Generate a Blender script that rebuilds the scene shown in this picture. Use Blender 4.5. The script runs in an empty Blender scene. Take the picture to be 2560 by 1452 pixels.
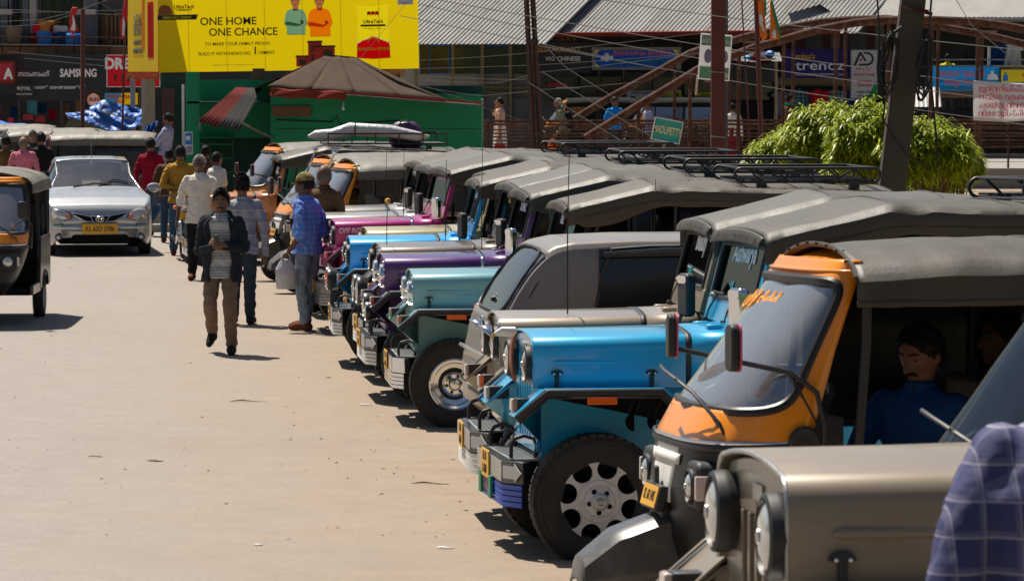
import bpy, bmesh, math, random
from mathutils import Vector, Matrix, noise, Euler
R = math.radians
S = bpy.context.scene
C = S.collection
# ---------------------------------------------------------------- camera, sky, sun, exposure
H, F = 2.8, 9000.0                      # eye height above the far road, focal length in photo pixels (2560 wide)
PITCH = math.atan(536 / F)
cam_d = bpy.data.cameras.new('camera'); cam = bpy.data.objects.new('camera', cam_d); C.objects.link(cam)
cam.location = (0, 0, H); cam.rotation_euler = (math.pi/2 - PITCH, 0, 0)
cam_d.sensor_width = 36; cam_d.lens = 36 * F / 2560; cam_d.clip_start = .1; cam_d.clip_end = 2000
cam_d.dof.use_dof = True; cam_d.dof.focus_distance = 33; cam_d.dof.aperture_fstop = 16
S.camera = cam
SUN_EL, SUN_AZ = 61, 32                 # sun stands behind the row, high, a little to the left
w = bpy.data.worlds.new('World'); S.world = w; w.use_nodes = True
nt = w.node_tree; bg = nt.nodes['Background']
sky = nt.nodes.new('ShaderNodeTexSky'); sky.sky_type = 'NISHITA'; sky.sun_disc = False
sky.sun_elevation = R(SUN_EL); sky.sun_rotation = R(-SUN_AZ); sky.dust_density = 1.5; sky.air_density = 1.0; sky.ozone_density = 1
nt.links.new(sky.outputs[0], bg.inputs[0]); bg.inputs[1].default_value = .052
sd = bpy.data.lights.new('sun', 'SUN'); sun = bpy.data.objects.new('sun', sd); C.objects.link(sun)
sd.energy = 5.0; sd.angle = R(.5); sd.color = (1, .93, .82)
# light travels towards the camera, down, and a little to the right
sv = Vector((math.sin(R(SUN_AZ))*math.cos(R(SUN_EL)), -math.cos(R(SUN_AZ))*math.cos(R(SUN_EL)), -math.sin(R(SUN_EL))))
sun.rotation_euler = sv.to_track_quat('-Z', 'Y').to_euler()
S.view_settings.view_transform = 'Standard'; S.view_settings.look = 'None'
S.view_settings.exposure = .5; S.view_settings.gamma = 1; S.view_settings.use_curve_mapping = False
S.cycles.max_bounces = 6; S.cycles.glossy_bounces = 3; S.cycles.transmission_bounces = 4; S.cycles.transparent_max_bounces = 8
S.cycles.caustics_reflective = False; S.cycles.caustics_refractive = False; S.cycles.use_denoising = True

def gz(y):
    """ground height: the street climbs towards the photographer"""
    return 1.15 * (max(0, 30 - y) / 30) ** 1.6
def at(u, v, Y):
    """world point on the depth Y that the photo shows at (u, v)"""
    a, b = (u - 1280) / F, (726 - v) / F
    c, s = math.cos(PITCH), math.sin(PITCH)
    dx, dy, dz = a, c + b * s, -s + b * c
    return Vector((dx * Y / dy, Y, H + dz * Y / dy))

# ---------------------------------------------------------------- mesh helper
class MB:
    def __init__(s): s.v = []; s.f = []; s.m = []; s.mi = 0
    def add(s, vs, fs):
        o = len(s.v); s.v += [tuple(p) for p in vs]; s.f += [tuple(i + o for i in f) for f in fs]; s.m += [s.mi] * len(fs); return s
    def box(s, x0, x1, y0, y1, z0, z1, M=None):
        vs = [(x, y, z) for x in (x0, x1) for y in (y0, y1) for z in (z0, z1)]
        if M is not None: vs = [M @ Vector(p) for p in vs]
        return s.add(vs, [(0,1,3,2),(4,6,7,5),(0,4,5,1),(2,3,7,6),(0,2,6,4),(1,5,7,3)])
    def prism(s, pts, y0, y1, ax='y'):
        n = len(pts)
        def P(a, b, t): return (a, t, b) if ax == 'y' else (t, a, b) if ax == 'x' else (a, b, t)
        vs = [P(a, b, y0) for a, b in pts] + [P(a, b, y1) for a, b in pts]
        return s.add(vs, [tuple(range(n))[::-1], tuple(range(n, 2*n))] + [(i, (i+1) % n, n + (i+1) % n, n + i) for i in range(n)])
    def sheet(s, pts, y0, y1, t, ax='y'):
        """open polyline in the plane extruded across, with thickness t (offset down/inward)"""
        n = len(pts); q = []
        for i, p in enumerate(pts):
            a = Vector(pts[max(i-1, 0)]); b = Vector(pts[min(i+1, n-1)]); d = (b - a).normalized()
            q.append((p[0] + d.y * t, p[1] - d.x * t))
        return s.prism(list(pts) + q[::-1], y0, y1, ax)
    def tube(s, path, r, n=8, close=False, cap=True):
        P = [Vector(p) for p in path]; k = len(P); rs = r if isinstance(r, (list, tuple)) else [r] * k
        vs = []; prev = None
        for i in range(k):
            if close: t = (P[(i+1) % k] - P[i-1]).normalized()
            else: t = (P[min(i+1, k-1)] - P[max(i-1, 0)]).normalized()
            if prev is None:
                a = Vector((0, 0, 1)) if abs(t.z) < .9 else Vector((1, 0, 0)); u = t.cross(a).normalized()
            else: u = (prev - t * prev.dot(t)).normalized()
            prev = u; w_ = t.cross(u)
            vs += [P[i] + (u * math.cos(2*math.pi*j/n) + w_ * math.sin(2*math.pi*j/n)) * rs[i] for j in range(n)]
        fs = []
        for i in range(k if close else k - 1):
            for j in range(n):
                a, b = i*n + j, i*n + (j+1) % n; c, d = ((i+1) % k)*n + (j+1) % n, ((i+1) % k)*n + j
                fs.append((a, b, c, d))
        if cap and not close: fs += [tuple(range(n))[::-1], tuple((k-1)*n + j for j in range(n))]
        return s.add(vs, fs)
    def lathe(s, prof, c=(0,0,0), ax='x', n=20, sc=(1, 1), cap=True):
        """prof: (along, radius)"""
        vs = []; c = Vector(c)
        for a, r in prof:
            for j in range(n):
                q = 2*math.pi*j/n; p, q2 = r*math.cos(q)*sc[0], r*math.sin(q)*sc[1]
                vs.append(c + Vector((a, p, q2) if ax == 'x' else (q2, a, p) if ax == 'y' else (p, q2, a)))
        k = len(prof); fs = [(i*n+j, i*n+(j+1) % n, (i+1)*n+(j+1) % n, (i+1)*n+j) for i in range(k-1) for j in range(n)]
        if cap and prof[0][1] > 1e-5: fs.append(tuple(range(n))[::-1])
        if cap and prof[-1][1] > 1e-5: fs.append(tuple((k-1)*n+j for j in range(n)))
        return s.add(vs, fs)
    def grid(s, fn, nu, nv, keep=None, flip=False):
        """surface fn(i/nu, j/nv); keep(u, v) picks cells by their middle"""
        vs = [fn(i/nu, j/nv) for i in range(nu+1) for j in range(nv+1)]
        fs = []
        for i in range(nu):
            for j in range(nv):
                if keep and not keep((i+.5)/nu, (j+.5)/nv): continue
                q = (i*(nv+1)+j, (i+1)*(nv+1)+j, (i+1)*(nv+1)+j+1, i*(nv+1)+j+1)
                fs.append(q[::-1] if flip else q)
        return s.add(vs, fs)
    def mesh(s, name, angle=35):
        me = bpy.data.meshes.new(name); me.from_pydata(s.v, [], s.f)
        bm = bmesh.new(); bm.from_mesh(me); 
        for f, m in zip(bm.faces, s.m): f.material_index = m
        loose = [v for v in bm.verts if not v.link_faces]; bmesh.ops.delete(bm, geom=loose, context='VERTS')
        bmesh.ops.recalc_face_normals(bm, faces=bm.faces) if not getattr(s, 'raw', False) else None
        bm.to_mesh(me); bm.free()
        me.polygons.foreach_set('use_smooth', [True] * len(me.polygons))
        if angle: me.set_sharp_from_angle(angle=R(angle))
        me.update(); return me

def link(name, me, m=None, parent=None, loc=None, rot=None, sc=None, bevel=0, solid=0, sub=0, seg=2):
    o = bpy.data.objects.new(name, me); C.objects.link(o)
    ms = m if isinstance(m, (list, tuple)) else [m]
    if m is not None and hasattr(me, 'materials'):
        while len(me.materials) < len(ms): me.materials.append(None)
        for i, x in enumerate(ms): o.material_slots[i].link = 'OBJECT'; o.material_slots[i].material = x
    if parent: o.parent = parent
    if loc is not None: o.location = loc
    if rot is not None: o.rotation_euler = rot
    if sc is not None: o.scale = sc if isinstance(sc, (tuple, list)) else (sc,) * 3
    if solid: md = o.modifiers.new('solid', 'SOLIDIFY'); md.thickness = solid; md.offset = 0
    if bevel: md = o.modifiers.new('bevel', 'BEVEL'); md.width = bevel; md.segments = seg; md.limit_method = 'ANGLE'; md.angle_limit = R(35)
    if sub: md = o.modifiers.new('sub', 'SUBSURF'); md.levels = sub; md.render_levels = sub
    return o
CACHE = {}
def cached(key, fn):
    if key not in CACHE: CACHE[key] = fn().mesh(key)
    return CACHE[key]
SPLIT = {'shading_curtain', 'canopy_post', 'side_glass', 'seat', 'bench_seat', 'front_fork', 'roof_post', 'eyes', 'eyebrows', 'wiper', 'side_wall', 'occupant', 'mud_flap', 'side_panel', 'pillar', 'window_bar', 'purlin', 'vent_hole', 'channel', 'bolt_or_hole_disc', 'ear', 'stem', 'back_frame', 'tie_wire', 'loose_cable', 'rear_arch', 'clamp', 'loose'}
def islands(mb):
    par = list(range(len(mb.v)))
    def find(a):
        while par[a] != a: par[a] = par[par[a]]; a = par[a]
        return a
    for f in mb.f:
        for a in f[1:]: par[find(a)] = find(f[0])
    out = {}
    for f in mb.f: out.setdefault(find(f[0]), []).append(f)
    for fs in out.values():
        ids = sorted({i for f in fs for i in f}); mp = {a: k for k, a in enumerate(ids)}; q = MB(); q.add([mb.v[i] for i in ids], [tuple(mp[i] for i in f) for f in fs]); yield q
def part(name, mb, m, parent, **k):
    if isinstance(mb, MB) and name in SPLIT:
        L_ = list(islands(mb))
        if 1 < len(L_) < 40:
            s_ = {'eyes': 'eye', 'eyebrows': 'eyebrow'}.get(name, name)
            return [link(s_, q.mesh(s_), m, parent, **k) for q in L_][0]
    me = mb.mesh(name) if isinstance(mb, MB) else mb
    return link(name, me, m, parent, **k)
def thing(name, label, cat, loc=(0,0,0), rz=0, group=None, tilt=None):
    o = bpy.data.objects.new(name, None); C.objects.link(o); o.empty_display_size = .1
    M = Matrix.Rotation(rz, 4, 'Z')
    if tilt: M = Matrix.Rotation(tilt, 4, 'X') @ M
    o.matrix_world = Matrix.Translation(loc) @ M
    o['label'] = label; o['category'] = cat
    if group: o['group'] = group
    return o
def tag(o, label, cat, group=None, kind=None):
    if label: o['label'] = label
    if cat: o['category'] = cat
    if group: o['group'] = group
    if kind: o['kind'] = kind
    return o
def struct(o, kind='structure'): o['kind'] = kind; return o
def text(name, s, size, m, parent, loc, rot, sx=1, ext=.002, align='CENTER', shear=0, bold=0):
    cu = bpy.data.curves.new(name, 'FONT'); cu.body = s; cu.size = size; cu.extrude = ext; cu.align_x = align; cu.align_y = 'CENTER'
    cu.shear = shear; cu.offset = bold; cu.resolution_u = 3
    cu.materials.append(m)
    o = bpy.data.objects.new(name, cu); C.objects.link(o); o.parent = parent; o.location = loc; o.rotation_euler = rot; o.scale = (sx, 1, 1)
    return o

# ---------------------------------------------------------------- materials
MATS = {}
def mat(name, col, rough=.5, metal=0, coat=0, var=0, vs=3, bump=0, bs=40, dirt=0, dcol=(.25,.2,.14), alpha=1, spec=.5, emit=None, wave=None):
    if name in MATS: return MATS[name]
    m = bpy.data.materials.new(name); m.use_nodes = True; MATS[name] = m
    n = m.node_tree.nodes; L = m.node_tree.links; b = n['Principled BSDF']
    c4 = (*col, 1); b.inputs['Base Color'].default_value = c4; b.inputs['Roughness'].default_value = rough; b.inputs['Metallic'].default_value = metal
    b.inputs['Coat Weight'].default_value = coat; b.inputs['Coat Roughness'].default_value = .11; b.inputs['Specular IOR Level'].default_value = spec
    m.diffuse_color = c4
    if rough >= .85: b.inputs['Specular IOR Level'].default_value = min(spec, .15)
    if alpha < 1: b.inputs['Alpha'].default_value = alpha
    tc = n.new('ShaderNodeTexCoord'); out = None
    if var or dirt:
        nz = n.new('ShaderNodeTexNoise'); nz.inputs['Scale'].default_value = vs; nz.inputs['Detail'].default_value = 6; L.new(tc.outputs['Object'], nz.inputs['Vector'])
        mr = n.new('ShaderNodeMapRange'); mr.inputs[1].default_value = .3; mr.inputs[2].default_value = .7; L.new(nz.outputs[0], mr.inputs[0])
        mx = n.new('ShaderNodeMix'); mx.data_type = 'RGBA'; L.new(mr.outputs[0], mx.inputs[0])
        mx.inputs[6].default_value = (*[x*(1-var) for x in col], 1); mx.inputs[7].default_value = (*[min(1, x*(1+var)) for x in col], 1); out = mx.outputs[2]
        if dirt:
            n2 = n.new('ShaderNodeTexNoise'); n2.inputs['Scale'].default_value = vs*2.7; n2.inputs['Detail'].default_value = 8; n2.inputs['Roughness'].default_value = .7; L.new(tc.outputs['Object'], n2.inputs['Vector'])
            m2 = n.new('ShaderNodeMapRange'); m2.inputs[1].default_value = .5; m2.inputs[2].default_value = .72; m2.inputs[4].default_value = dirt; L.new(n2.outputs[0], m2.inputs[0])
            x2 = n.new('ShaderNodeMix'); x2.data_type = 'RGBA'; L.new(m2.outputs[0], x2.inputs[0]); L.new(out, x2.inputs[6]); x2.inputs[7].default_value = (*dcol, 1); out = x2.outputs[2]
            ad = n.new('ShaderNodeMath'); ad.operation = 'MULTIPLY_ADD'; L.new(m2.outputs[0], ad.inputs[0]); ad.inputs[1].default_value = .4; ad.inputs[2].default_value = rough; L.new(ad.outputs[0], b.inputs['Roughness'])
        L.new(out, b.inputs['Base Color'])
    if bump:
        n3 = n.new('ShaderNodeTexNoise'); n3.inputs['Scale'].default_value = bs; n3.inputs['Detail'].default_value = 5; L.new(tc.outputs['Object'], n3.inputs['Vector'])
        bp = n.new('ShaderNodeBump'); bp.inputs['Strength'].default_value = bump; bp.inputs['Distance'].default_value = .02; L.new(n3.outputs[0], bp.inputs['Height']); L.new(bp.outputs[0], b.inputs['Normal'])
    if emit: b.inputs['Emission Color'].default_value = (*emit, 1); b.inputs['Emission Strength'].default_value = 1
    return m
def paint(name, col, metal=.25): return mat('paint_' + name, col, .38, metal*.45, 1.0, var=.05, vs=2, dirt=.15, dcol=(.22,.18,.13))
def stripes(name, cols, sc, ax=2, rough=.8, bump=.25, base=None):
    """plaid or striped cloth: thin lines on one or two axes"""
    m = mat(name, base or cols[0], rough, bump=bump, bs=9); n = m.node_tree.nodes; L = m.node_tree.links; b = n['Principled BSDF']
    tc = n['Texture Coordinate']; sp = n.new('ShaderNodeSeparateXYZ'); L.new(tc.outputs['Object'], sp.inputs[0]); prev = None
    for (a, wd, col, s) in sc:
        mu = n.new('ShaderNodeMath'); mu.operation = 'MULTIPLY'; mu.inputs[1].default_value = s; L.new(sp.outputs[a], mu.inputs[0])
        fr = n.new('ShaderNodeMath'); fr.operation = 'FRACT'; L.new(mu.outputs[0], fr.inputs[0])
        lt = n.new('ShaderNodeMath'); lt.operation = 'LESS_THAN'; lt.inputs[1].default_value = wd; L.new(fr.outputs[0], lt.inputs[0])
        ml = n.new('ShaderNodeMath'); ml.operation = 'MULTIPLY'; ml.inputs[1].default_value = .75; L.new(lt.outputs[0], ml.inputs[0])
        mx = n.new('ShaderNodeMix'); mx.data_type = 'RGBA'; L.new(ml.outputs[0], mx.inputs[0])
        if prev: L.new(prev, mx.inputs[6])
        else: mx.inputs[6].default_value = (*(base or cols[0]), 1)
        mx.inputs[7].default_value = (*col, 1); prev = mx.outputs[2]
    L.new(prev, b.inputs['Base Color']); return m

M_ = {}
M_['black'] = mat('black_paint', (.012,.012,.013), .35, 0, .4, var=.2, dirt=.2, dcol=(.1,.08,.06))
M_['plastic'] = mat('black_plastic', (.02,.02,.022), .5, var=.2, dirt=.25, dcol=(.08,.07,.055))
M_['rubber'] = mat('tyre_rubber', (.024,.022,.021), .8, var=.2, vs=8, dirt=.4, dcol=(.06,.05,.04), bump=.3, bs=60)
M_['under'] = mat('underbody', (.008,.008,.008), .9)
M_['chrome'] = mat('chrome', (.75,.75,.76), .12, 1)
M_['steel'] = mat('worn_steel', (.42,.41,.4), .35, .9, var=.2, bump=.2, bs=30)
M_['silver'] = mat('silver_wheel_paint', (.60,.60,.61), .45, .3, var=.08, dirt=.4, dcol=(.2,.17,.13))
M_['lens'] = mat('lamp_glass', (.62,.62,.6), .12, .55, coat=1)
M_['orange_lens'] = mat('orange_lens', (.75,.12,.01), .2, coat=.8)
M_['clear_lens'] = mat('clear_lens', (.6,.5,.45), .2, coat=.8)
M_['red_lens'] = mat('red_lens', (.45,.01,.01), .2, coat=.8)
def canvas(name, col, dust):
    m = mat(name, col, .55, var=.12, vs=1.7, dirt=.4, dcol=dust, spec=.55); n = m.node_tree.nodes; L = m.node_tree.links; b = n['Principled BSDF']; tc = n['Texture Coordinate']; h = None
    for sc, st, w_ in (((1.2, 9, 9), 6, .6), ((7, 2, 5), 8, .5), ((60, 60, 60), 3, .12)):
        mp = n.new('ShaderNodeMapping'); mp.inputs['Scale'].default_value = sc; L.new(tc.outputs['Object'], mp.inputs[0]); z = n.new('ShaderNodeTexNoise'); z.inputs['Scale'].default_value = 1.0; z.inputs['Detail'].default_value = st; z.inputs['Distortion'].default_value = .6; L.new(mp.outputs[0], z.inputs['Vector'])
        ml = n.new('ShaderNodeMath'); ml.operation = 'MULTIPLY_ADD'; ml.inputs[1].default_value = w_; L.new(z.outputs[0], ml.inputs[0])
        if h: L.new(h, ml.inputs[2])
        else: ml.inputs[2].default_value = 0
        h = ml.outputs[0]
    bp = n.new('ShaderNodeBump'); bp.inputs['Strength'].default_value = .22; bp.inputs['Distance'].default_value = .03; L.new(h, bp.inputs['Height']); L.new(bp.outputs[0], b.inputs['Normal']); return m
M_['canvas_brown'] = canvas('brownish_canvas', (.058,.044,.028), (.10,.078,.048)); M_['canvas_grey'] = canvas('greyed_canvas', (.062,.056,.047), (.12,.108,.085)); M_['canvas'] = canvas('dusty_black_canvas', (.046,.038,.027), (.085,.068,.045))
M_['vinyl'] = mat('black_vinyl', (.012,.012,.014), .45, bump=.3, bs=5, var=.2)
M_['seat'] = mat('seat_cover', (.02,.017,.016), .7, bump=.2)
M_['plate_yellow'] = mat('yellow_plate', (.75,.38,.02), .45, var=.05, dirt=.2)
M_['plate_white'] = mat('white_plate', (.7,.7,.66), .45, var=.05, dirt=.3)
M_['ink'] = mat('black_ink', (.01,.01,.01), .6)
M_['white'] = mat('white_paint', (.75,.74,.7), .5, var=.05, dirt=.2)
M_['orange'] = mat('orange_enamel', (.85,.27,.0), .32, 0, .6, var=.04, dirt=.12, dcol=(.4,.15,.02))
def glass(nm='tinted_glass', tint=(.70,.74,.74), base=.09, k=1.0, dust=0):
    m = bpy.data.materials.new(nm); m.use_nodes = True; n = m.node_tree.nodes; L = m.node_tree.links
    n.remove(n['Principled BSDF']); o = n['Material Output']; t = n.new('ShaderNodeBsdfTransparent'); t.inputs[0].default_value = (*tint, 1)
    g = n.new('ShaderNodeBsdfGlossy'); g.inputs['Roughness'].default_value = .03; g.inputs[0].default_value = (.9,.95,1,1)
    fr = n.new('ShaderNodeFresnel'); fr.inputs[0].default_value = 1.5; ad = n.new('ShaderNodeMath'); ad.operation = 'MULTIPLY_ADD'; ad.inputs[1].default_value = k; ad.inputs[2].default_value = base; L.new(fr.outputs[0], ad.inputs[0])
    x = n.new('ShaderNodeMixShader'); L.new(ad.outputs[0], x.inputs[0]); L.new(t.outputs[0], x.inputs[1]); L.new(g.outputs[0], x.inputs[2]); y = n.new('ShaderNodeMixShader'); df = n.new('ShaderNodeBsdfDiffuse'); df.inputs[0].default_value = (.55,.56,.58,1); y.inputs[0].default_value = dust; L.new(x.outputs[0], y.inputs[1]); L.new(df.outputs[0], y.inputs[2]); L.new(y.outputs[0], o.inputs[0]); return m
M_['glass'] = glass(); M_['glass_bright'] = glass('dusty_sheen_windscreen_glass', (.78,.80,.80), .22, 1.0, .17); M_['glass_tint'] = glass('dark_film_glass', (.22,.25,.24), .03, .45)  # bright glass: pale haze paints sky reflection into it along with dust
M_['dark_glass'] = mat('dark_tinted_glass', (.02,.022,.028), .08, 0, 0, spec=.5)
# ================================================================ open four-wheel drives
def nz(x, y, z=0, s=1): return noise.noise(Vector((x*s, y*s, z*s)))
def hood_sec(hw, top, bot, rr=.075, n=7):
    """half-rounded bonnet section, from the left lower edge over the top to the right"""
    pts = [(hw, bot)]
    for i in range(n+1):
        q = math.pi/2*i/n; pts.append((hw - rr + rr*math.cos(q), top - .026 - rr + rr*math.sin(q)))
    for i in range(1, 6):
        y = (hw - rr)*(1 - i/5); pts.append((y, top - .026*(y/(hw-rr))**2))
    return pts + [(-y, z) for y, z in pts[-2::-1]]
def loft(mb, secs, close=False):
    n = len(secs[0]); vs = [p for s_ in secs for p in s_]; fs = []
    for i in range(len(secs)-1):
        for j in range(n if close else n-1): fs.append((i*n+j, i*n+(j+1) % n, (i+1)*n+(j+1) % n, (i+1)*n+j))
    return mb.add(vs, fs)
def tyre_mb(r=.36, w_=.19, rim=.215):
    m = MB(); h = w_/2
    m.lathe([(-h*.8, rim-.015), (-h*.95, rim+.01), (-h*1.04, (r+rim)/2), (-h*.98, r-.045), (-h*.86, r-.012), (-h*.4, r), (h*.4, r), (h*.86, r-.012), (h*.98, r-.045), (h*1.04, (r+rim)/2), (h*.95, rim+.01), (h*.8, rim-.015)], ax='y', n=44, cap=False)
    for k in range(44):                      # shoulder blocks of the tread
        q = 2*math.pi*k/44
        for sy in (-1, 1):
            M = Matrix.Rotation(q, 4, 'Y') @ Matrix.Translation((0, sy*h*.62, r - .003))
            m.box(-.019, .019, -h*.32, h*.32, -.012, .0015, M)
    for k in (-1, 1): m.lathe([(k*h*1.045, (r+rim)/2+.03), (k*h*1.08, (r+rim)/2+.034), (k*h*1.045, (r+rim)/2+.04)], ax='y', n=44, cap=False)
    return m
def star_rim(r=.21, lobes=8):
    """pressed alloy with scalloped edge: a disc cut by round bites, on the +y side"""
    m = MB(); out = []; R_ = r*.99; r0, rho = r*.845, r*.262; al = math.acos((R_*R_ - r0*r0 - rho*rho)/(2*r0*rho)); ho = math.asin(rho*math.sin(al)/R_)
    for k in range(lobes):
        b0 = 2*math.pi*k/lobes                       # middle of a bite
        for i in range(13):
            a_ = al + (2*math.pi - 2*al)*i/12; x, y = r0 + rho*math.cos(a_), rho*math.sin(a_); c_, s_ = math.cos(-b0), math.sin(-b0); out.append((x*c_ - y*s_, x*s_ + y*c_))
        for i in range(1, 5):
            q = -b0 - ho - (2*math.pi/lobes - 2*ho)*i/5; out.append((R_*math.cos(q), R_*math.sin(q)))
    m.prism([(p[0], p[1]) for p in out], .03, .055)
    m.lathe([(.054, .118), (.060, .114), (.060, .086), (.067, .082), (.067, .075), (.072, .05), (.09, .035), (.092, .012), (.085, 0)], ax='y', n=28, cap=False)
    return m
def steel_rim(r=.205):
    m = MB(); m.lathe([(.08, r), (.085, r-.012), (.05, r-.02), (.045, r-.04), (.01, r-.05), (.0, .13)], ax='y', n=32, cap=False); return m
def wheel(parent, x, y, z, r=.36, kind='star', w_=.19, side=1, detail=True):
    rim_r = r*.595
    k = 'tyre_%d_%d' % (r*1000, w_*1000)
    wh = link('wheel', cached(k, lambda: tyre_mb(r, w_, rim_r)), M_['rubber'], parent, loc=(x, y, z), rot=(0, random.uniform(0, 6), 0 if side > 0 else math.pi))
    dk = MB(); dk.lathe([(w_*.2, rim_r), (w_*.16, rim_r*.9), (-.02, rim_r*.86), (-.02, 0)], ax='y', n=28, cap=False)
    link('rim_barrel', cached(k+'b', lambda: dk), M_['under'] if kind == 'star' else M_['plastic'], wh)
    if kind == 'star':
        link('rim', cached('star%d' % (r*1000), lambda: star_rim(rim_r-.004)), M_['silver'], wh, loc=(0, w_*.14, 0))
        if detail:
            hb = MB()
            for j in range(5):
                q = 2*math.pi*j/5 + .3; hb.lathe([(.0, .014), (.004, .014), (.004, 0)], c=(.060*math.sin(q), w_*.14+.0685, .056*math.cos(q)), ax='y', n=12)  # raised dark discs stand for the shade inside five hub holes
            for j in range(8):
                q = 2*math.pi*j/8; hb.lathe([(0, .009), (.004, .009), (.004, 0)], c=((rim_r-.018)*math.sin(q), w_*.14+.045, (rim_r-.018)*math.cos(q)), ax='y', n=8)
            part('bolt_or_hole_disc', hb, M_['under'], wh)
            hc = MB(); hc.lathe([(0, .026), (.01, .024), (.014, .012), (.02, .01), (.02, 0)], c=(0, w_*.14+.088, 0), ax='y', n=16)
            link('hub_cap', cached('hub%d' % (r*1000), lambda: hc), M_['steel'], wh)
    elif kind == 'chrome':
        link('rim', cached('steel%d' % (r*1000), lambda: steel_rim(rim_r)), M_['chrome'], wh)
        hb = MB(); hb.lathe([(-.02, .1), (.03, .1), (.05, .08), (.055, .05), (.04, .045), (.06, .04), (.062, 0)], ax='y', n=24)
        link('hub_cap', cached('chub', lambda: hb), M_['chrome'], wh)
        nb = MB()
        for j in range(6): q = 2*math.pi*j/6; nb.lathe([(.04, .014), (.056, .014), (.056, 0)], c=(.066*math.sin(q), 0, .066*math.cos(q)), ax='y', n=8)
        link('bolt_or_hole_disc', cached('cnuts', lambda: nb), M_['plastic'], wh)
    elif kind == 'spoke':
        sp = MB(); sp.lathe([(.0, rim_r), (w_*.28, rim_r-.005), (w_*.28, rim_r-.02), (0, rim_r-.025)], ax='y', n=32, cap=False)
        for j in range(8):
            q = 2*math.pi*j/8; M = Matrix.Rotation(q, 4, 'Y'); sp.box(-.006, .006, .0, w_*.25, .02, rim_r-.01, M)
        sp.lathe([(0, .05), (w_*.3, .045), (w_*.33, .02), (w_*.33, 0)], ax='y', n=16)
        link('rim', cached('spoke%d' % (r*1000), lambda: sp), M_['silver'], wh)
    elif kind == 'disc':
        sp = MB(); sp.lathe([(.05, rim_r), (.055, rim_r-.01), (.01, rim_r-.03), (.0, .07), (.04, .055), (.045, 0)], ax='y', n=24, cap=False)
        link('rim', cached('disc%d' % (r*1000), lambda: sp), M_['silver'], wh)
    return wh
def roundrect(w_, h, r, n=4):
    out = []
    for cx, cy, a0 in ((w_/2-r, h/2-r, 0), (-w_/2+r, h/2-r, 1), (-w_/2+r, -h/2+r, 2), (w_/2-r, -h/2+r, 3)):
        for i in range(n+1): q = math.pi/2*(a0 + i/n); out.append((cx + r*math.cos(q), cy + r*math.sin(q)))
    return out
def headlight(parent, x, y, z, r=.088, housing='plastic', depth=.07, ring=1.22, tint='lens', name='headlight', hood=False):
    hb = MB(); R_ = r*ring
    hb.lathe([(-depth, R_*.8), (-depth*.2, R_), (.0, R_*1.0), (.022, R_*.97), (.028, r*1.04), (.016, r)], n=32)
    h = link(name, cached('hl%d_%d_%d' % (r*1000, depth*1000, ring*100), lambda: hb), M_[housing], parent, loc=(x, y, z))
    gb = MB(); gb.lathe([(.014, r*1.0), (.024, r*.8), (.034, r*.5), (.038, 0)], n=32)
    g = link('headlight_glass', cached('hg%d' % (r*1000), lambda: gb), M_[tint], h)
    bb = MB(); bb.lathe([(.036, r*.22), (.041, r*.2), (.043, 0)], n=12); link('bulb_cap', cached('hbc%d' % (r*1000), lambda: bb), M_['steel'], h)
    if hood:
        vz = MB(); vz.grid(lambda u, v: (.02 + v*(.09*math.sin(math.pi*u)**.7), math.cos(math.pi*(.1+.8*u))*R_, math.sin(math.pi*(.1+.8*u))*R_ + .004), 14, 2)
        link('lamp_visor', cached('visor%d' % (r*1000), lambda: vz), M_['chrome'], h, solid=.004)
    return h
def rack(parent, x0, x1, y, z, m='plastic', style='loop'):
    mb = MB(); r = .0115; z += .055; yy = y
    def rail(zz, yy, xa, xb):
        return [(xa, -yy, zz), (xb, -yy, zz), (xb+.0, yy, zz), (xa, yy, zz)]
    if style == 'loop':
        for sy in (-1, 1):     # long race-track loops lying on their side along each edge
            a, b = x0, x1; h = .055; pts = []
            for i in range(9): q = -math.pi/2 - math.pi*i/8; pts.append((a + h*math.cos(q)*1.0, sy*yy, z + h + h*math.sin(q)))
            for i in range(9): q = math.pi/2 - math.pi*i/8; pts.append((b + h*math.cos(q), sy*yy, z + h + h*math.sin(q)))
            mb.tube(pts, r, 8, close=True)
            for i in range(5):
                xx = a + (b-a)*(i+.5)/5; mb.tube([(xx-.06, sy*yy, z), (xx+.06, sy*yy, z + 2*h)], r*.8, 6)
            mb.tube([(a+.15, sy*(yy-.1), z+.10), (a+.25, sy*(yy-.1), z+.04), (b-.3, sy*(yy-.1), z+.04), (b-.2, sy*(yy-.1), z+.10)], r*.8, 6)
        for i in range(6): xx = x0 + (x1-x0)*i/5; mb.tube([(xx, -yy, z), (xx, yy, z)], r*.8, 6)
        for i in range(7): yk = -yy + 2*yy*i/6; mb.tube([(x0, yk, z+.02), (x1, yk, z+.02)], r*.6, 6)
        for xx in (x0, x1):
            mb.tube([(xx, -yy, z+2*h), (xx, yy, z+2*h)], r, 6)
    else:
        for zz in (z+.02, z+.17): mb.tube([(x0,-yy,zz),(x1,-yy,zz),(x1,yy,zz),(x0,yy,zz)], .013, 6, close=True)
        for i in range(6):
            xx = x0 + (x1-x0)*i/5
            for sy in (-1, 1): mb.tube([(xx, sy*yy, z+.02), (xx, sy*yy, z+.17)], .011, 6)
            mb.tube([(xx, -yy, z+.02), (xx, yy, z+.02)], .01, 6)
        for i in range(12): yk = -yy + 2*yy*i/11; mb.tube([(x0, yk, z+.025), (x1, yk, z+.025)], .006, 5)
    for xx in (x0+.15*(x1-x0), x1-.15*(x1-x0)):
        for sy in (-1, 1): mb.box(xx-.04, xx+.04, sy*yy-.03, sy*yy+.03, z-.06, z)
    o = part('roof_rack', mb, M_[m], parent); return o

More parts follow.
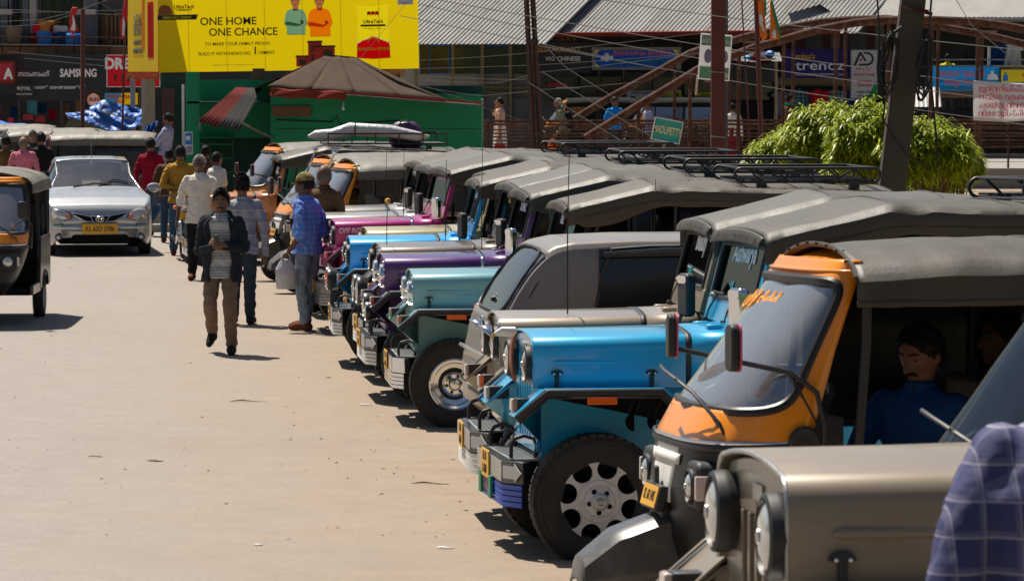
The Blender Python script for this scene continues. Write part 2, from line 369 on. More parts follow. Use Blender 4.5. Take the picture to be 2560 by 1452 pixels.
def jeep(name, label, u, v, Y, yaw, col, zref=1.16, rim='star', rack_k=None, top='canvas', txt=None, bumper='black', spots=None,
         band='plastic', ws=None, front_only=False, mirrors='plastic', hl='plastic', peak=1.925, tyre_r=.36, eagle=False, visors=False, gap=0, sx=1.0, plate='KL 68 A 2210', curt=True, extra=None, latchx=(.19, -.33), antenna=(), roof_len=2.64, lower=None, hoodtxt=None):
    """u, v: where the photo shows the front near corner of the bonnet, at depth Y"""
    a = R(yaw); f = Vector((-math.cos(a), -math.sin(a), 0)); l = Vector((math.sin(a), -math.cos(a), 0))
    P = at(u, v, Y); base = P - f*.31*sx - l*.45; g = gz(base.y)
    base.z = P.z - zref - gap; slope = (gz(base.y+.5) - gz(base.y-.5))
    t = thing(name, label, 'jeep', base, math.pi + a, 'jeeps parked side by side along the street', tilt=slope*.7)
    t.location = base; pm = M_[col]; B = .006
    # bonnet
    hs = [(.31, .445, 1.20), (-.1, .46, 1.205), (-.52, .475, 1.215)]
    m = MB(); loft(m, [[(x, y, z) for y, z in hood_sec(hw, top_, .905)] for x, hw, top_ in hs])
    hood = part('bonnet', m, pm, t, solid=.014, bevel=.004)
    m = MB(); m.tube([(.312, y, z) for y, z in hood_sec(.445, 1.20, .905)], .007, 6); part('bonnet_edge', m, M_['steel'] if col in ('j_tan', 'j_dull') else pm, hood)
    for sy in (1, -1):
        st = MB(); st.lathe([(-.37, 0), (-.365, .006), (-.35, .011), (.3, .011), (.315, .006), (.32, 0)], ax='x', n=10, sc=(.7, 1.15)); part('raised_strip', st, pm, hood, loc=(-.11, sy*.462, 1.045))
        for lx in latchx:
            lm = MB(); lm.prism([(-.034, 0), (-.028, .012), (-.012, .02), (.012, .02), (.028, .012), (.034, 0), (.012, -.004), (.009, -.085), (-.009, -.085), (-.012, -.004)], -.009, .009)
            lm.box(-.014, .014, -.012, .012, -.095, -.08)
            lt = part('bonnet_latch', lm, M_['plastic'], hood, loc=(lx, sy*.478, .985), bevel=.002)
            bt = MB()
            for q in (-.017, .017): bt.lathe([(.0, .006), (.006, .005), (.008, 0)], c=(q, sy*.008, .002), ax='y', n=8, sc=(1, 1))
            if sy > 0: part('latch_bolt', bt, M_['chrome'], lt)
    # cowl behind the bonnet, strap in the gap
    m = MB(); loft(m, [[(x, y, z) for y, z in hood_sec(hw, top_, .60)] for x, hw, top_ in ((-.545, .478, 1.217), (-.72, .50, 1.225), (-.86, .54, 1.235))]); cowl = part('cowl', m, pm, t, solid=.012)
    m = MB(); loft(m, [[(x, y*1.006, z+.004) for y, z in hood_sec(.477, 1.217, .90)] for x in (-.516, -.55)]); part('bonnet_band', m, M_[band], t, solid=.008)
    for q in (-.06, .3):
        k = MB(); k.box(-.03, .06, -.045, .045, 0, .035); part('wiper_pivot', k, pm, cowl, loc=(-.72, q, 1.205), bevel=.012)
    m = MB(); m.tube([(-.86, -.45, 1.22), (-.86, -.3, 1.25), (-.86, 0, 1.262), (-.86, .3, 1.25), (-.86, .45, 1.22)], .012, 8); part('cowl_trim', m, M_['chrome'], cowl)
    # grille: arched plate with slots
    gp = MB(); gh = hood_sec(.435, 1.185, 1.045)
    gp.prism([(y, z) for y, z in gh], .272, .292, 'x')
    slots = 6; wd = .46; z0, z1 = .62, 1.0452
    for sy in (-1, 1): gp.box(.272, .2921, sy*.435 if sy < 0 else wd/2, -wd/2 if sy < 0 else .435, z0, z1)
    for i in range(slots):
        yy = -wd/2 + wd*i/(slots-1); gp.box(.272, .294, yy-.0125, yy+.0125, z0+.002, z1+.001)
    gp.box(.272, .296, -.435, .435, .56, z0+.0005)
    gr = part('grille', gp, pm, t, bevel=.004)
    rb = MB(); rb.box(.20, .262, -.36, .36, .56, 1.06); part('radiator', rb, M_['under'], gr)
    nb = MB(); nb.box(.294, .298, -.06, .06, 1.085, 1.125); part('badge', nb, M_['steel'], gr)
    for sy in (1, -1):
        headlight(t, .325, sy*.345, 1.03, housing=hl, ring=1.2, depth=.06, hood=visors)
    # fenders with rubber flare
    prof = [(.44, .76), (.29, .895), (-.34, .895), (-.50, .73), (-.60, .50)]
    for sy in (1, -1):
        m = MB(); m.sheet(prof, sy*.455, sy*.735, .014); m.sheet(prof, sy*.735, sy*.752, .03); fe = part('fender', m, pm, t, bevel=.004)
        m = MB(); m.sheet([(.430, .738), (.278, .872), (-.330, .872), (-.483, .712), (-.58, .50)], sy*.722, sy*.762, .05); part('fender_flare', m, M_['plastic'], fe, bevel=.012)
        m = MB(); m.sheet([(.428, .735), (.276, .868), (-.328, .868), (-.48, .71)], sy*.735, sy*.768, .012); part('flare_lip', m, M_['plastic'], fe, bevel=.005)
        # webs under the headlights carry the indicators
        m = MB(); m.add([(.44, sy*.735, .76), (.28, sy*.44, .89), (.28, sy*.44, .62), (.29, sy*.735, .895), (.44, sy*.45, .765)], [(0, 1, 2), (0, 3, 1), (0, 4, 1)]); part('fender_web', m, pm, fe, solid=.006)
        m = MB(); m.box(-.05, .055, -.045, .045, -.036, .036); ind = part('indicator', m, M_['plastic'], t, loc=(.37, sy*.52, .825), bevel=.006)
        m = MB(); m.box(.055, .078, -.042, .042, -.034, .034); part('indicator_lens', m, M_['clear_lens'], ind, bevel=.006)
        m = MB(); m.box(.048, .068, sy*.0422 if sy > 0 else -.0462, .0462 if sy > 0 else -.0422, -.034, .034); part('side_lens', m, M_['orange_lens'], ind)
        m = MB(); m.box(-.08, .08, -.008, .012, -.02, .02); part('side_marker', m, M_['orange_lens'], t, loc=(-.01, sy*.765, .858), rot=(0, 0, 0 if sy > 0 else math.pi), bevel=.004)
        # inner wheel-house panel
        m = MB(); m.box(-.56, .27, sy*.425, sy*.44, .50, .903); m.box(-.86, -.565, sy*.50, sy*.515, .45, .903)
        ip = part('inner_panel', m, M_[lower] if lower else pm, t)
        if sy > 0:
            m = MB()
            for cx in (-.36, -.24): m.prism([(cx + .05*math.sin(q*math.pi/8), .72 - .05*math.cos(q*math.pi/8)) for q in range(9)], .44, .443)
            part('vent_hole', m, M_['under'], ip)
        wheel(t, 0, sy*.655, tyre_r-.04, tyre_r, rim, side=sy)
        wheel(t, -2.37, sy*.655, tyre_r-.04, tyre_r, rim, side=sy, detail=False)
    # chassis
    m = MB(); 
    for sy in (-1, 1): m.box(-3.4, .48, sy*.36-.03, sy*.36+.03, .37, .47)
    m.tube([(0, -.6, .33), (0, .6, .33)], .035, 8); m.tube([(-2.37, -.6, .33), (-2.37, .6, .33)], .035, 8); m.box(-1.6, .2, -.2, .2, .25, .6); m.box(-.55, .2, -.3, .3, .56, .9)
    part('chassis', m, M_['under'], t)
    # bumper
    bm_ = {'black': 'black', 'chrome': 'chrome', 'steel': 'steel'}[bumper]; fm = {'black': 'white', 'chrome': 'chrome', 'steel': 'steel'}[bumper]
    pts = [(.40, -.66), (.49, -.50), (.49, .50), (.40, .66)]
    m = MB(); m.sheet(pts, .405, .525, -.05, 'z'); bp = part('bumper', m, M_[bm_], t, bevel=.004)
    m = MB(); m.box(.4905, .4945, -.495, .495, .412, .518); part('bumper_face', m, M_[fm] if bumper != 'black' else mat('bumper_sunlit_tone', (.45,.42,.38), .4, .3, var=.3, dirt=.6, dcol=(.2,.17,.14)), bp)  # pale tone paints sunlight onto the front face of black bumpers
    m = MB(); m.box(.17, .44, -.44, .44, .515, .527)
    for i in range(9):
        for j in range(18):
            q = ((i+j) % 2)*.6 - .3; m.box(-.012, .012, -.003, .003, 0, .005, Matrix.Translation((.2+.027*i, -.4+.047*j, .526)) @ Matrix.Rotation(q*2, 4, 'Z'))
    part('step_plate', m, M_['step'], bp)
    for sy in (-1, 1):
        m = MB(); m.tube([(.30, sy*.42, .53)] + [(.36 + .07*math.cos(q), sy*.42, .60 + .05*math.sin(q)) for q in (math.pi, 2.4, 1.57, .8, 0)] + [(.43, sy*.42, .53)], .011, 8); part('tow_hoop', m, M_['plastic'], bp)
    for k in range(4):
        zz = .385 - k*.031; m = MB(); m.sheet([(.405, -.64), (.488, -.49), (.488, .49), (.405, .64)], zz-.0125, zz+.0125, -.006, 'z'); part('bumper_slat', m, M_['blue_slat'] if extra == 'slats' and k >= 0 else M_[fm], bp)
    if extra == 'slats':
        for q in (-.28, .12):
            m = MB(); m.prism([(q-.04, .41), (q+.04, .41), (q+.05, .29), (q-.05, .29)], .496, .51, 'x'); part('mud_flap', m, M_['green_flap'], bp)
        m = MB(); m.prism([(-.2, .41), (.06, .41), (.06, .32), (-.2, .32)], .494, .497, 'x'); part('mud_flap', m, M_['wine_flap'], bp)
    m = MB(); m.prism([(.3, .43), (.44, .43), (.44, .415), (.5, .465), (.44, .515), (.44, .50), (.3, .50)], .4966, .4985, 'x')
    if bumper == 'black':
        ar = MB(); ar.prism([(0, -.033), (.1, -.033), (.1, -.05), (.16, 0), (.1, .05), (.1, .033), (0, .033)], -.002, .002, 'z')
        part('arrow', ar, M_['white'], bp, loc=(.488, .52, .465), rot=(math.pi/2, 0, math.pi/2 + math.atan2(.09, .16)))
    pb = MB(); pb.prism(roundrect(.30, .15, .01), -.004, .004, 'x'); pl = part('number_plate', pb, M_['plate_yellow'], t, loc=(.502, -.1, .465))
    w1 = plate.split(); text('plate_lettering', plate if len(w1) < 3 else ' '.join(w1[:2]) + '\n' + ' '.join(w1[2:]), .07, M_['ink'], pl, (.005, 0, .003), (math.pi/2, 0, math.pi/2), .8, .001)
    # windscreen frame, leaning back
    wf = thing('windscreen', '', '', (0,0,0)); del wf['label']; del wf['category']; wf.parent = t; wf.location = (-.845, 0, 1.222); wf.rotation_euler = (0, R(-14), 0)
    hh, hw = .50, .665                      # height and half width
    m = MB()
    m.box(-.03, .012, -hw, hw, .0, .135)
    for sy in (-1, 1): m.box(-.034, .010, sy*hw if sy < 0 else hw-.075, -hw+.075 if sy < 0 else hw, .1352, hh)
    m.box(-.03, .008, -hw+.0755, hw-.0755, hh-.04, hh-.002)
    wfr = part('windscreen_frame', m, pm, wf, bevel=.006)
    m = MB(); rr = [(0, y, z + (.135+hh-.04)/2) for y, z in roundrect(2*hw-.17, hh-.19, .035)]; m.tube([(.011, p[1], p[2]) for p in rr], .014, 6, close=True); part('rubber_seal', m, M_['plastic'], wf)
    m = MB(); m.prism([(p[1], p[2]) for p in rr], -.008, -.004, 'x'); part('windscreen_glass', m, M_['glass_tint'], wf)
    m = MB(); m.prism(roundrect(.13, .04, .008), .012, .018, 'x'); part('badge', m, M_['steel'], wf, loc=(0, 0, .07))
    for yy, sw in ((.02, .33), (-.5, .30)):
        m = MB(); m.tube([(.03, yy, -.0), (.035, yy+.04, .06), (.026, yy+.14, .16)], .005, 5); m.tube([(.024, yy+.0, .168), (.024, yy+.14, .163), (.024, yy+.3, .165)], .006, 5); m.lathe([(0, .018), (.03, .014), (.034, 0)], c=(.02, yy, .0), n=8); part('wiper', m, M_['plastic'], wf)
    for tt in (txt or []):
        s_, size, cm, yy, zz, bold = tt
        text('windscreen_lettering', s_, size, M_[cm] if cm in M_ else MATS[cm], wf, (.0, yy, zz), (math.pi/2, 0, math.pi/2), .95, .001, bold=bold)
    # tub, seats
    m = MB(); m.box(-3.55, -.87, -.62, .62, .47, .50)
    for sy in (-1, 1): m.box(-1.75, -.87, sy*.63-.012, sy*.63+.012, .45, .70); m.box(-3.58, -1.75, sy*.66-.012, sy*.66+.012, .45, .98)
    m.box(-3.6, -3.575, -.65, .65, .45, .98)
    part('tub', m, pm, t, bevel=.005)
    if not front_only:
        m = MB(); m.box(-1.0, -.90, -.6, .6, .98, 1.17); part('dashboard', m, M_['vinyl'], t, bevel=.02)
        m = MB()
        for sy in (-1, 1): m.box(-1.75, -1.3, sy*.33-.24, sy*.33+.24, .70, .85); m.box(-1.86, -1.72, sy*.33-.23, sy*.33+.23, .80, 1.38)
        part('seat', m, M_['seat'], t, bevel=.04)
        m = MB()
        for sy in (-1, 1): m.box(-3.4, -2.0, sy*.5-.13, sy*.5+.13, .75, .9); m.box(-3.4, -2.0, sy*.6-.03, sy*.6+.03, .9, 1.3)
        part('bench_seat', m, M_['seat'], t, bevel=.03)
        m = MB(); m.tube([(-1.12 + .06*math.cos(q)*.4, -.33 + .17*math.cos(q), 1.2 + .17*math.sin(q)) for q in [i*math.pi/8 for i in range(16)]], .012, 6, close=True); part('steering_wheel', m, M_['plastic'], t)
    # canopy
    x0, x1 = -.905, -.905 - roof_len
    sd_ = random.Random(hash(name) % 999 + int(u)); ph = sd_.uniform(0, 50)
    def zc(x):                                # height of the ridge and of the side crease
        t_ = (x0 - x)/.68
        return (1.755 + (peak - 1.755)*min(1, t_)**.9 - .012*max(0, t_-1)**1.3, 1.722 + (peak - .045 - 1.722)*min(1, t_)**.9 - .012*max(0, t_-1)**1.3)
    def can(u_, v_):
        x = x0 + (x1-x0)*u_; r_, c_ = zc(x); hw_ = .70 + .015*min(1, (x0-x)/.7)
        bow = abs(((x0-x) % .68)/.68 - .5)*2    # 1 on a hoop
        sag = .012*(1-bow)
        bot = c_ - .15 if x > -1.0 else c_ - .15 - .07*math.exp(-((x+1.25)/.28)**2) - .03*(x > -1.0)
        if v_ < .22:   q = v_/.22; y = hw_ + .02*q*(1-q) + .004; z = bot + (c_-.035-bot)*q
        elif v_ > .78: q = (1-v_)/.22; y = -(hw_ + .02*q*(1-q) + .004); z = bot + (c_-.035-bot)*q
        else:
            q = (v_-.22)/.56*2 - 1; y = -q*hw_; aq = abs(q); z = r_ - (r_-c_)*aq**2.0 - (.03 if aq > .95 else 0)*((aq-.95)/.05 if aq > .95 else 0)**1.5 - sag*(1-aq**4)
        wr = .005*nz(x*2+ph, y*2, z*2, 1.6) + .0035*nz(x*9+ph + y*5, y*4, z*9, 1.2)*(1 if abs(y) > .55 else .3)
        if x < -1.4: wr += .008*math.exp(-((x+1.75)/.18)**2)*math.sin((x*18 + abs(z)*26))*(abs(y) > .45)
        return (x, y*(1+wr*.5), z + wr)
    m = MB(); m.grid(can, 66, 50); cn = part('canopy', m, M_[top], t, solid=.006)
    m = MB()
    def fr(u_, v_):                            # rolled front hem of gathered cloth
        q = v_*2-1; y = -q*.69; r_, c_ = zc(x0); zt = r_ - (r_-c_)*abs(q)**2.0 - .006*abs(q)**8
        d = .072*(1 - .25*abs(q)**3); cr = .007*math.sin(y*95 + 2*nz(y*8, ph))*math.sin(u_*math.pi)
        return (x0 + .004 + .022*math.sin(u_*math.pi*.55) + cr, y*(1-.01*u_), zt - d*u_)
    m.grid(fr, 6, 60); part('canopy_hem', m, M_[top], cn, solid=.01)
    m = MB()
    for k in range(5):
        x = x0 - .68*k - .02
        if x < x1: break
        r_, c_ = zc(x); pts = [(x, -.70 + 1.40*i/14, r_ + .006 - (r_-c_)*abs(i/7-1)**2.0 - (.022 if i in (0, 14) else 0)) for i in range(15)]
        if k: m.tube(pts, .0065, 5)
    for sy in (-1, 1): m.tube([(x0 - .06 + (x1-x0+.08)*i/20, sy*.728, zc(x0+(x1-x0)*i/20)[1] - .10 + .0*i) for i in range(21)], .004, 4)
    part('canopy_seam', m, M_[top], cn)
    r_, c_ = zc(x1); m = MB(); m.prism([(.70, .98), (.70, c_-.05), (.4, r_-.03), (-.4, r_-.03), (-.70, c_-.05), (-.70, .98)], x1+.02, x1+.03, 'x'); part('rear_curtain', m, M_['vinyl'], cn)
    if curt:  # vinyl sides added to keep the cabin black inside
        m = MB()
        for sy in (-1, 1): m.grid(lambda u_, v_: (-1.8 + (x1+1.82)*u_, sy*(.685 + .008*math.sin(u_*40)), .97 + (c_-.12-.97)*v_), 24, 3)
        part('shading_curtain', m, M_['vinyl'], cn, solid=.004)
    m = MB()
    for x in (-1.78, -1.05):
        for sy in (-1, 1): m.tube([(x, sy*.655, .5 if x < -1.5 else 1.2), (x - (.0 if x < -1.5 else .14), sy*.66, zc(x)[1]-.03)], .018, 6)
    part('canopy_post', m, M_['plastic'], cn)
    for sy in (1,) if mirrors else ():
        m = MB(); m.prism(roundrect(.15, .25, .035), -.03, .03, 'x'); mr = part('side_mirror', m, M_[mirrors], t, loc=(-.74, sy*.80, 1.33), rot=(0, 0, sy*.25), bevel=.014)
        m = MB(); m.tube([(0, -.06*sy, -.1), (-.02, -.16*sy, -.16)], .012, 6); part('mirror_arm', m, M_['chrome'], mr)
        m = MB(); m.prism(roundrect(.13, .045, .02), .031, .033, 'x'); part('mirror_trim', m, M_['chrome'], mr, loc=(0, 0, .09))
    for k in (spots or ()):
        sx_, sy_, sz_, sr, st = k; s_ = headlight(t, sx_, sy_, sz_, sr, 'black', .08, 1.12, st, name='spot_lamp')
        m = MB(); m.tube([(-.03, 0, -sr), (-.03, 0, -sz_+.52)], .012, 6); part('lamp_bracket', m, M_['plastic'], s_)
    for ax, ay, az, ah, kd in antenna:
        m = MB(); m.tube([(0, 0, 0), (.0, 0, ah*.5), (-.01, .0, ah)], [.0045, .004, .0025], 5)
        for i in range(4) if kd == 'coil' else (): m.lathe([(ah*.28 + i*.022, .006), (ah*.28+.006 + i*.022, .018), (ah*.28+.012 + i*.022, .006)], ax='z', n=8)
        an = part('antenna', m, M_['plastic'], t, loc=(ax, ay, az))
        if kd == 'ball': b_ = MB(); b_.lathe([(-.028, 0), (-.02, .02), (0, .028), (.02, .02), (.028, 0)], c=(-.01, 0, ah), ax='z', n=12); part('antenna_ball', b_, M_['plate_yellow'], an)
    if eagle:
        m = MB(); m.grid(lambda u_, v_: (.40 + .02*math.sin(v_*3), .35 + (.5-u_)*.13*(1-.35*v_), 1.20 - .25*v_ + .012*math.sin(u_*20+v_*6)), 10, 10); eg = part('eagle_ornament', m, mat('brown_feather', (.22,.07,.03), .8, var=.5, vs=20), t, solid=.01)
        m = MB(); chain_ = [(.40, .36, 1.205), (.47, .35, 1.21), (.51, .345, 1.195)]; m.tube(chain_, [.03, .026, .01], 8); part('eagle_head', m, M_['white'], eg)
        m = MB(); m.tube([(.51, .345, 1.195), (.535, .345, 1.17)], [.012, .003], 6); part('eagle_beak', m, M_['plate_yellow'], eg)
    if rack_k: rack(t, x1+.14, x1+rack_k[1]-.08, .56, peak-.06, style=rack_k[0])
    if hoodtxt: text('bonnet_lettering', hoodtxt, .075, M_['white'], hood, (-.08, .470, 1.085), (math.pi/2, 0, math.pi), .95, .002, bold=.003, shear=.2)
    return t
M_['step'] = mat('tread_plate', (.6,.6,.6), .3, .8, dirt=.3); M_['blue_slat'] = mat('blue_slat', (.005,.07,.5), .4, dirt=.2); M_['green_flap'] = mat('green_flap', (.0,.22,.12), .5, dirt=.2); M_['wine_flap'] = mat('wine_flap', (.12,.01,.06), .5, dirt=.2)
M_['j_blue'] = paint('sky_blue', (.0,.38,.68)); M_['j_tan'] = paint('bronze', (.36,.285,.20), .3); M_['j_dull'] = mat('dull_bronze_paint', (.24,.19,.135), .42, .12, .35, var=.05, vs=2, dirt=.25, dcol=(.2,.165,.12)); M_['j_grey'] = paint('taupe', (.23,.19,.15), .4)
M_['j_turq'] = paint('turquoise', (.19,.42,.46)); M_['j_purple'] = paint('purple', (.09,.012,.15)); M_['j_magenta'] = paint('magenta', (.42,.004,.17))
M_['j_silver'] = paint('silver', (.42,.4,.37), .5); M_['j_cream'] = paint('cream', (.5,.42,.2), .3); M_['j_orange'] = paint('copper', (.5,.17,.04), .4); M_['j_cyan'] = paint('azure', (.0,.42,.88))
for n_, c_ in (('orange', (.8,.3,.02)), ('cream', (.75,.68,.4)), ('white', (.8,.8,.8)), ('red', (.6,.02,.03)), ('cyan', (.0,.35,.4)), ('yellow', (.7,.6,.0))): M_['ink_'+n_] = mat('ink_'+n_, c_, .6)
# ================================================================ three-wheeled autos
def auto(name, label, loc, rz, col='orange', lower='black', top='canvas', canopy_len=2.0, plate='KL 68 5460', side='black', curt=False, wheel_k='spoke', txt=None, mirrors=True, cage=False, farcurt=False, tilt=None, accent='white', detail=True):
    t = thing(name, label, 'auto rickshaw', loc, rz, 'three wheeled auto rickshaws', tilt=tilt); om, lm = M_[col], M_[lower]
    Z = [.36, .50, .70, .86, .92, 1.04, 1.10, 1.30, 1.52, 1.62, 1.66]
    XF = [-.02, .02, .03, .0, -.01, -.08, -.12, -.28, -.46, -.54, -.57]     # nose
    XB = [-.42, -.42, -.43, -.44, -.45, -.48, -.50, -.56, -.64, -.68, -.69]
    W = [.34, .46, .55, .60, .61, .61, .605, .585, .555, .54, .53]
    def it(T, z):
        for i in range(len(Z)-1):
            if z <= Z[i+1]: q = (z-Z[i])/(Z[i+1]-Z[i]); return T[i] + (T[i+1]-T[i])*q
        return T[-1]
    def shell(off=0):
        def fn(u, v):
            z = Z[0] + (Z[-1]-Z[0])*v; a = math.pi*(u-.5); xf, xb, w_ = it(XF, z)+off, it(XB, z), it(W, z)+off
            ca, sa = max(0, math.cos(a)), math.sin(a)
            return (xb + (xf-xb)*ca**.55, w_*math.copysign(abs(sa)**.62, sa), z)
        return fn
    zv = lambda v: Z[0] + (Z[-1]-Z[0])*v
    HU, ZC, HZ, PW = .462, 1.312, .265, 9
    def win(u, v): return (abs(u-.5)/HU)**PW + (abs(zv(v)-ZC)/HZ)**PW < 1
    m = MB(); m.grid(shell(), 110, 110, lambda u, v: zv(v) >= .905 and not win(u, v)); body = part('nose_panel', m, om, t, solid=.014)
    m = MB(); m.grid(shell(), 56, 60, lambda u, v: zv(v) < .905); part('lower_nose', m, M_['lower_black'] if lower == 'black' else lm, body, solid=.012)
    if detail:
        m = MB(); m.grid(shell(.006), 40, 40, lambda u, v: .56 < zv(v) < .9 and abs(u-.5) < .05 - .02*(zv(v) < .66)); part('apron_panel', m, M_['white'] if accent == 'white' else M_[accent], body, solid=.006)
        m = MB(); m.grid(shell(.012), 40, 60, lambda u, v: .82 < zv(v) < .85 and abs(u-.5) < .07); part('trim_strip', m, M_['white'], body, solid=.006)
        m = MB(); m.prism(roundrect(.06, .11, .02), 0, .02, 'x'); part('badge', m, M_['plastic'], body, loc=(.045, 0, .74), bevel=.006)
    g = MB(); g.grid(shell(-.010), 110, 110, win); part('windscreen_glass', g, M_['glass_bright'], t)
    # rubber bead round the glass and round the waist
    f = shell(.004); P = []
    for i in range(96):
        q = 2*math.pi*i/96; c_, s_ = math.cos(q), math.sin(q); P.append(f(.5 + HU*math.copysign(abs(c_)**(2/PW), c_), (ZC + HZ*math.copysign(abs(s_)**(2/PW), s_) - Z[0])/(Z[-1]-Z[0])))
    P = [Vector(p) for p in P]
    Q_ = [P[0]]
    for p in P[1:]:
        if (p - Q_[-1]).length > .012: Q_.append(p)
    P = Q_
    m = MB(); m.tube(P, .021, 8, close=True); part('windscreen_seal', m, M_['rubber_seal'], t)
    m = MB(); m.tube([f(i/30, (.90-Z[0])/(Z[-1]-Z[0])) for i in range(31)], .02, 8); part('waist_bead', m, M_['plastic'], body)
    m = MB(); m.tube([Vector(f(i/30, (.915-Z[0])/(Z[-1]-Z[0]))) + Vector((.014,0,.008)) for i in range(31)], .008, 6); part('waist_trim', m, M_['chrome'], body)
    # domed cap with a visor lip
    def cap(u, v):
        a = math.pi*(u-.5); ca, sa = max(0, math.cos(a)), math.sin(a); r_ = 1 - v*v*.0 ; x = -.74 + (.18 + .02*(v < .1))*ca**.55*(1-v); y = .545*math.copysign(abs(sa)**.62, sa)*(1-v); return (x - .12*v, y, 1.625 + .088*math.sin(v*math.pi/2))
    m = MB(); m.grid(cap, 40, 10); part('roof_cap', m, om, t, solid=.012)
    m = MB(); m.grid(lambda u, v: tuple(Vector(cap(u, 0)) + Vector(((.045*math.cos(math.pi*(u-.5)))*v - .01, .035*math.sin(math.pi*(u-.5))*v, -.012*v+.002))), 40, 3); part('visor_lip', m, om, t, solid=.008)
    # mudguard and front wheel
    pr = [(.40, .33), (.38, .42), (.24, .53), (.04, .60), (-.20, .60), (-.34, .50)]
    m = MB()
    def mg(u, v):
        k = u*(len(pr)-1); i = min(int(k), len(pr)-2); q = k-i; x = pr[i][0]*(1-q)+pr[i+1][0]*q; z = pr[i][1]*(1-q)+pr[i+1][1]*q
        w_ = .10 + .06*min(1, u*2.2); s_ = v*2-1; a_ = abs(s_)
        if a_ < .45: return (x, s_/.45*w_*.6, z - .01*a_)
        if a_ < .6: return (x, math.copysign(w_*(.6+.4*(a_-.45)/.15), s_), z - .006 - .03*(a_-.45)/.15)
        return (x*(1 if True else 0), math.copysign(w_*(1+.08*(a_-.6)/.4), s_), z - .036 - (z-.036-(.31 if x > -.2 else .33))*(a_-.6)/.4)
    m.grid(mg, 20, 20); part('front_mudguard', m, mat('grey_black_plastic', (.055,.053,.052), .38, coat=.3, dirt=.3), t, solid=.008)
    wheel(t, .02, 0, .225, .225, wheel_k, w_=.11)
    m = MB(); m.tube([(.02, .085, .225), (-.1, .085, .45), (-.22, .05, .62)], .022, 8); m.tube([(.02, -.085, .225), (-.1, -.085, .45), (-.22, -.05, .62)], .022, 8)
    part('front_fork', m, M_['plastic'], t)
    m = MB(); m.box(-.02, .02, -.15, .15, -.055, .055); m.box(-.1, -.02, -.12, .12, -.08, .05); ph = part('plate_holder', m, M_['plastic'], t, loc=(.06, 0, .665), rot=(0, -.25, 0), bevel=.008)
    m = MB(); m.box(.020, .024, -.135, .135, -.045, .045); pp = part('number_plate', m, M_['plate_yellow'], ph)
    text('plate_lettering', plate, .062, M_['ink'], pp, (.0245, 0, 0), (math.pi/2, 0, math.pi/2), .72, .001)
    for sy in (1, -1):
        hb = MB(); hb.prism(roundrect(.21, .21, .05), -.10, .04, 'x'); h = part('headlight_housing', hb, M_['plastic'], t, loc=(-.04, sy*.42, .74), bevel=.02)
        headlight(h, .028, 0, 0, .062, 'plastic', .02, 1.2)
        m = MB(); m.box(-.04, .02, -.014, .014, -.05, .05); part('indicator', m, M_['clear_lens'], h, loc=(.03, sy*.115, .0), bevel=.006)
    # rear body
    m = MB(); m.box(-2.62, -.60, -.60, .60, .33, .37); part('floor', m, M_['under'], t)
    for sy in (1, -1):
        m = MB(); m.prism([(-2.66, .36), (-2.70, .95), (-1.55, .95), (-1.42, .42), (-1.42, .36), (-1.70, .36), (-1.78, .46), (-2.0, .54), (-2.22, .46), (-2.30, .36)], sy*.60, sy*.645); sp_ = part('side_panel', m, M_[side], t, bevel=.01)
        m = MB(); m.box(-1.5, -.62, sy*.60, sy*.64, .33, .44); part('door_sill', m, M_[side], t, bevel=.01)
        m = MB(); m.tube([(-.66, sy*.58, .9), (-.69, sy*.585, 1.3), (-.70, sy*.57, 1.62)], .02, 6); m.tube([(-1.5, sy*.62, .9), (-1.52, sy*.6, 1.6)], .018, 6); m.tube([(-2.65, sy*.6, .9), (-2.62, sy*.6, 1.6)], .018, 6); part('roof_post', m, M_['plastic'], t)
        wheel(t, -2.0, sy*.575, .225, .225, 'disc', w_=.12, side=sy, detail=False)
        m = MB(); m.sheet([(-1.72, .36), (-1.8, .48), (-2.0, .54), (-2.2, .48), (-2.28, .36)], sy*.5, sy*.66, .012); part('rear_arch', m, M_['plastic'], t)
    m = MB(); m.box(-2.72, -2.66, -.62, .62, .36, 1.0); part('rear_panel', m, M_[side], t, bevel=.01)
    m = MB(); m.box(-1.35, -1.0, -.45, .45, .62, .74); m.box(-1.42, -1.33, -.45, .45, .74, 1.15); m.box(-2.5, -1.9, -.58, .58, .62, .76); m.box(-2.62, -2.5, -.58, .58, .76, 1.3); part('seat', m, M_['seat'], t, bevel=.03)
    m = MB(); m.box(-.62, -.5, -.5, .5, .9, 1.02); m.tube([(-.62, -.3, 1.1), (-.7, 0, 1.12), (-.62, .3, 1.1)], .018, 6); m.tube([(-.55, 0, .5), (-.68, 0, 1.1)], .03, 6); part('dashboard', m, M_['plastic'], t)
    x0, x1 = -.64, -.64 - canopy_len
    ph = random.uniform(0, 60)
    def can(u, v):
        x = x0 + (x1-x0)*u; hw = .625 + .02*math.sin(min(1, u*4)*math.pi/2); zt = 1.712 + .03*math.sin(min(1, u*3)*math.pi/2) - .05*max(0, (u-.8)/.2)**2; zcr = zt - .10
        bot = 1.475
        if v < .2: q = v/.2; y, z = hw + .01, bot + (zcr - .03 - bot)*q
        elif v > .8: q = (1-v)/.2; y, z = -hw - .01, bot + (zcr - .03 - bot)*q
        else: q = (v-.2)/.6*2-1; y = -q*hw; z = zt - .10*abs(q)**2.4 - .03*max(0, (abs(q)-.92)/.08)**1.5
        wr = .006*nz(x*3+ph, y*2, z*2, 1.8) + .003*nz(x*8+ph, y*6, z*8, 1.3)
        return (x, y*(1+wr), z + wr)
    m = MB(); m.grid(can, 50, 44); cn = part('canopy', m, M_[top], t, solid=.006)
    P = [Vector(can(.004, i/40)) + Vector((.012, 0, .01)) for i in range(8, 33)]; m = MB(); m.tube(P, .010, 6)
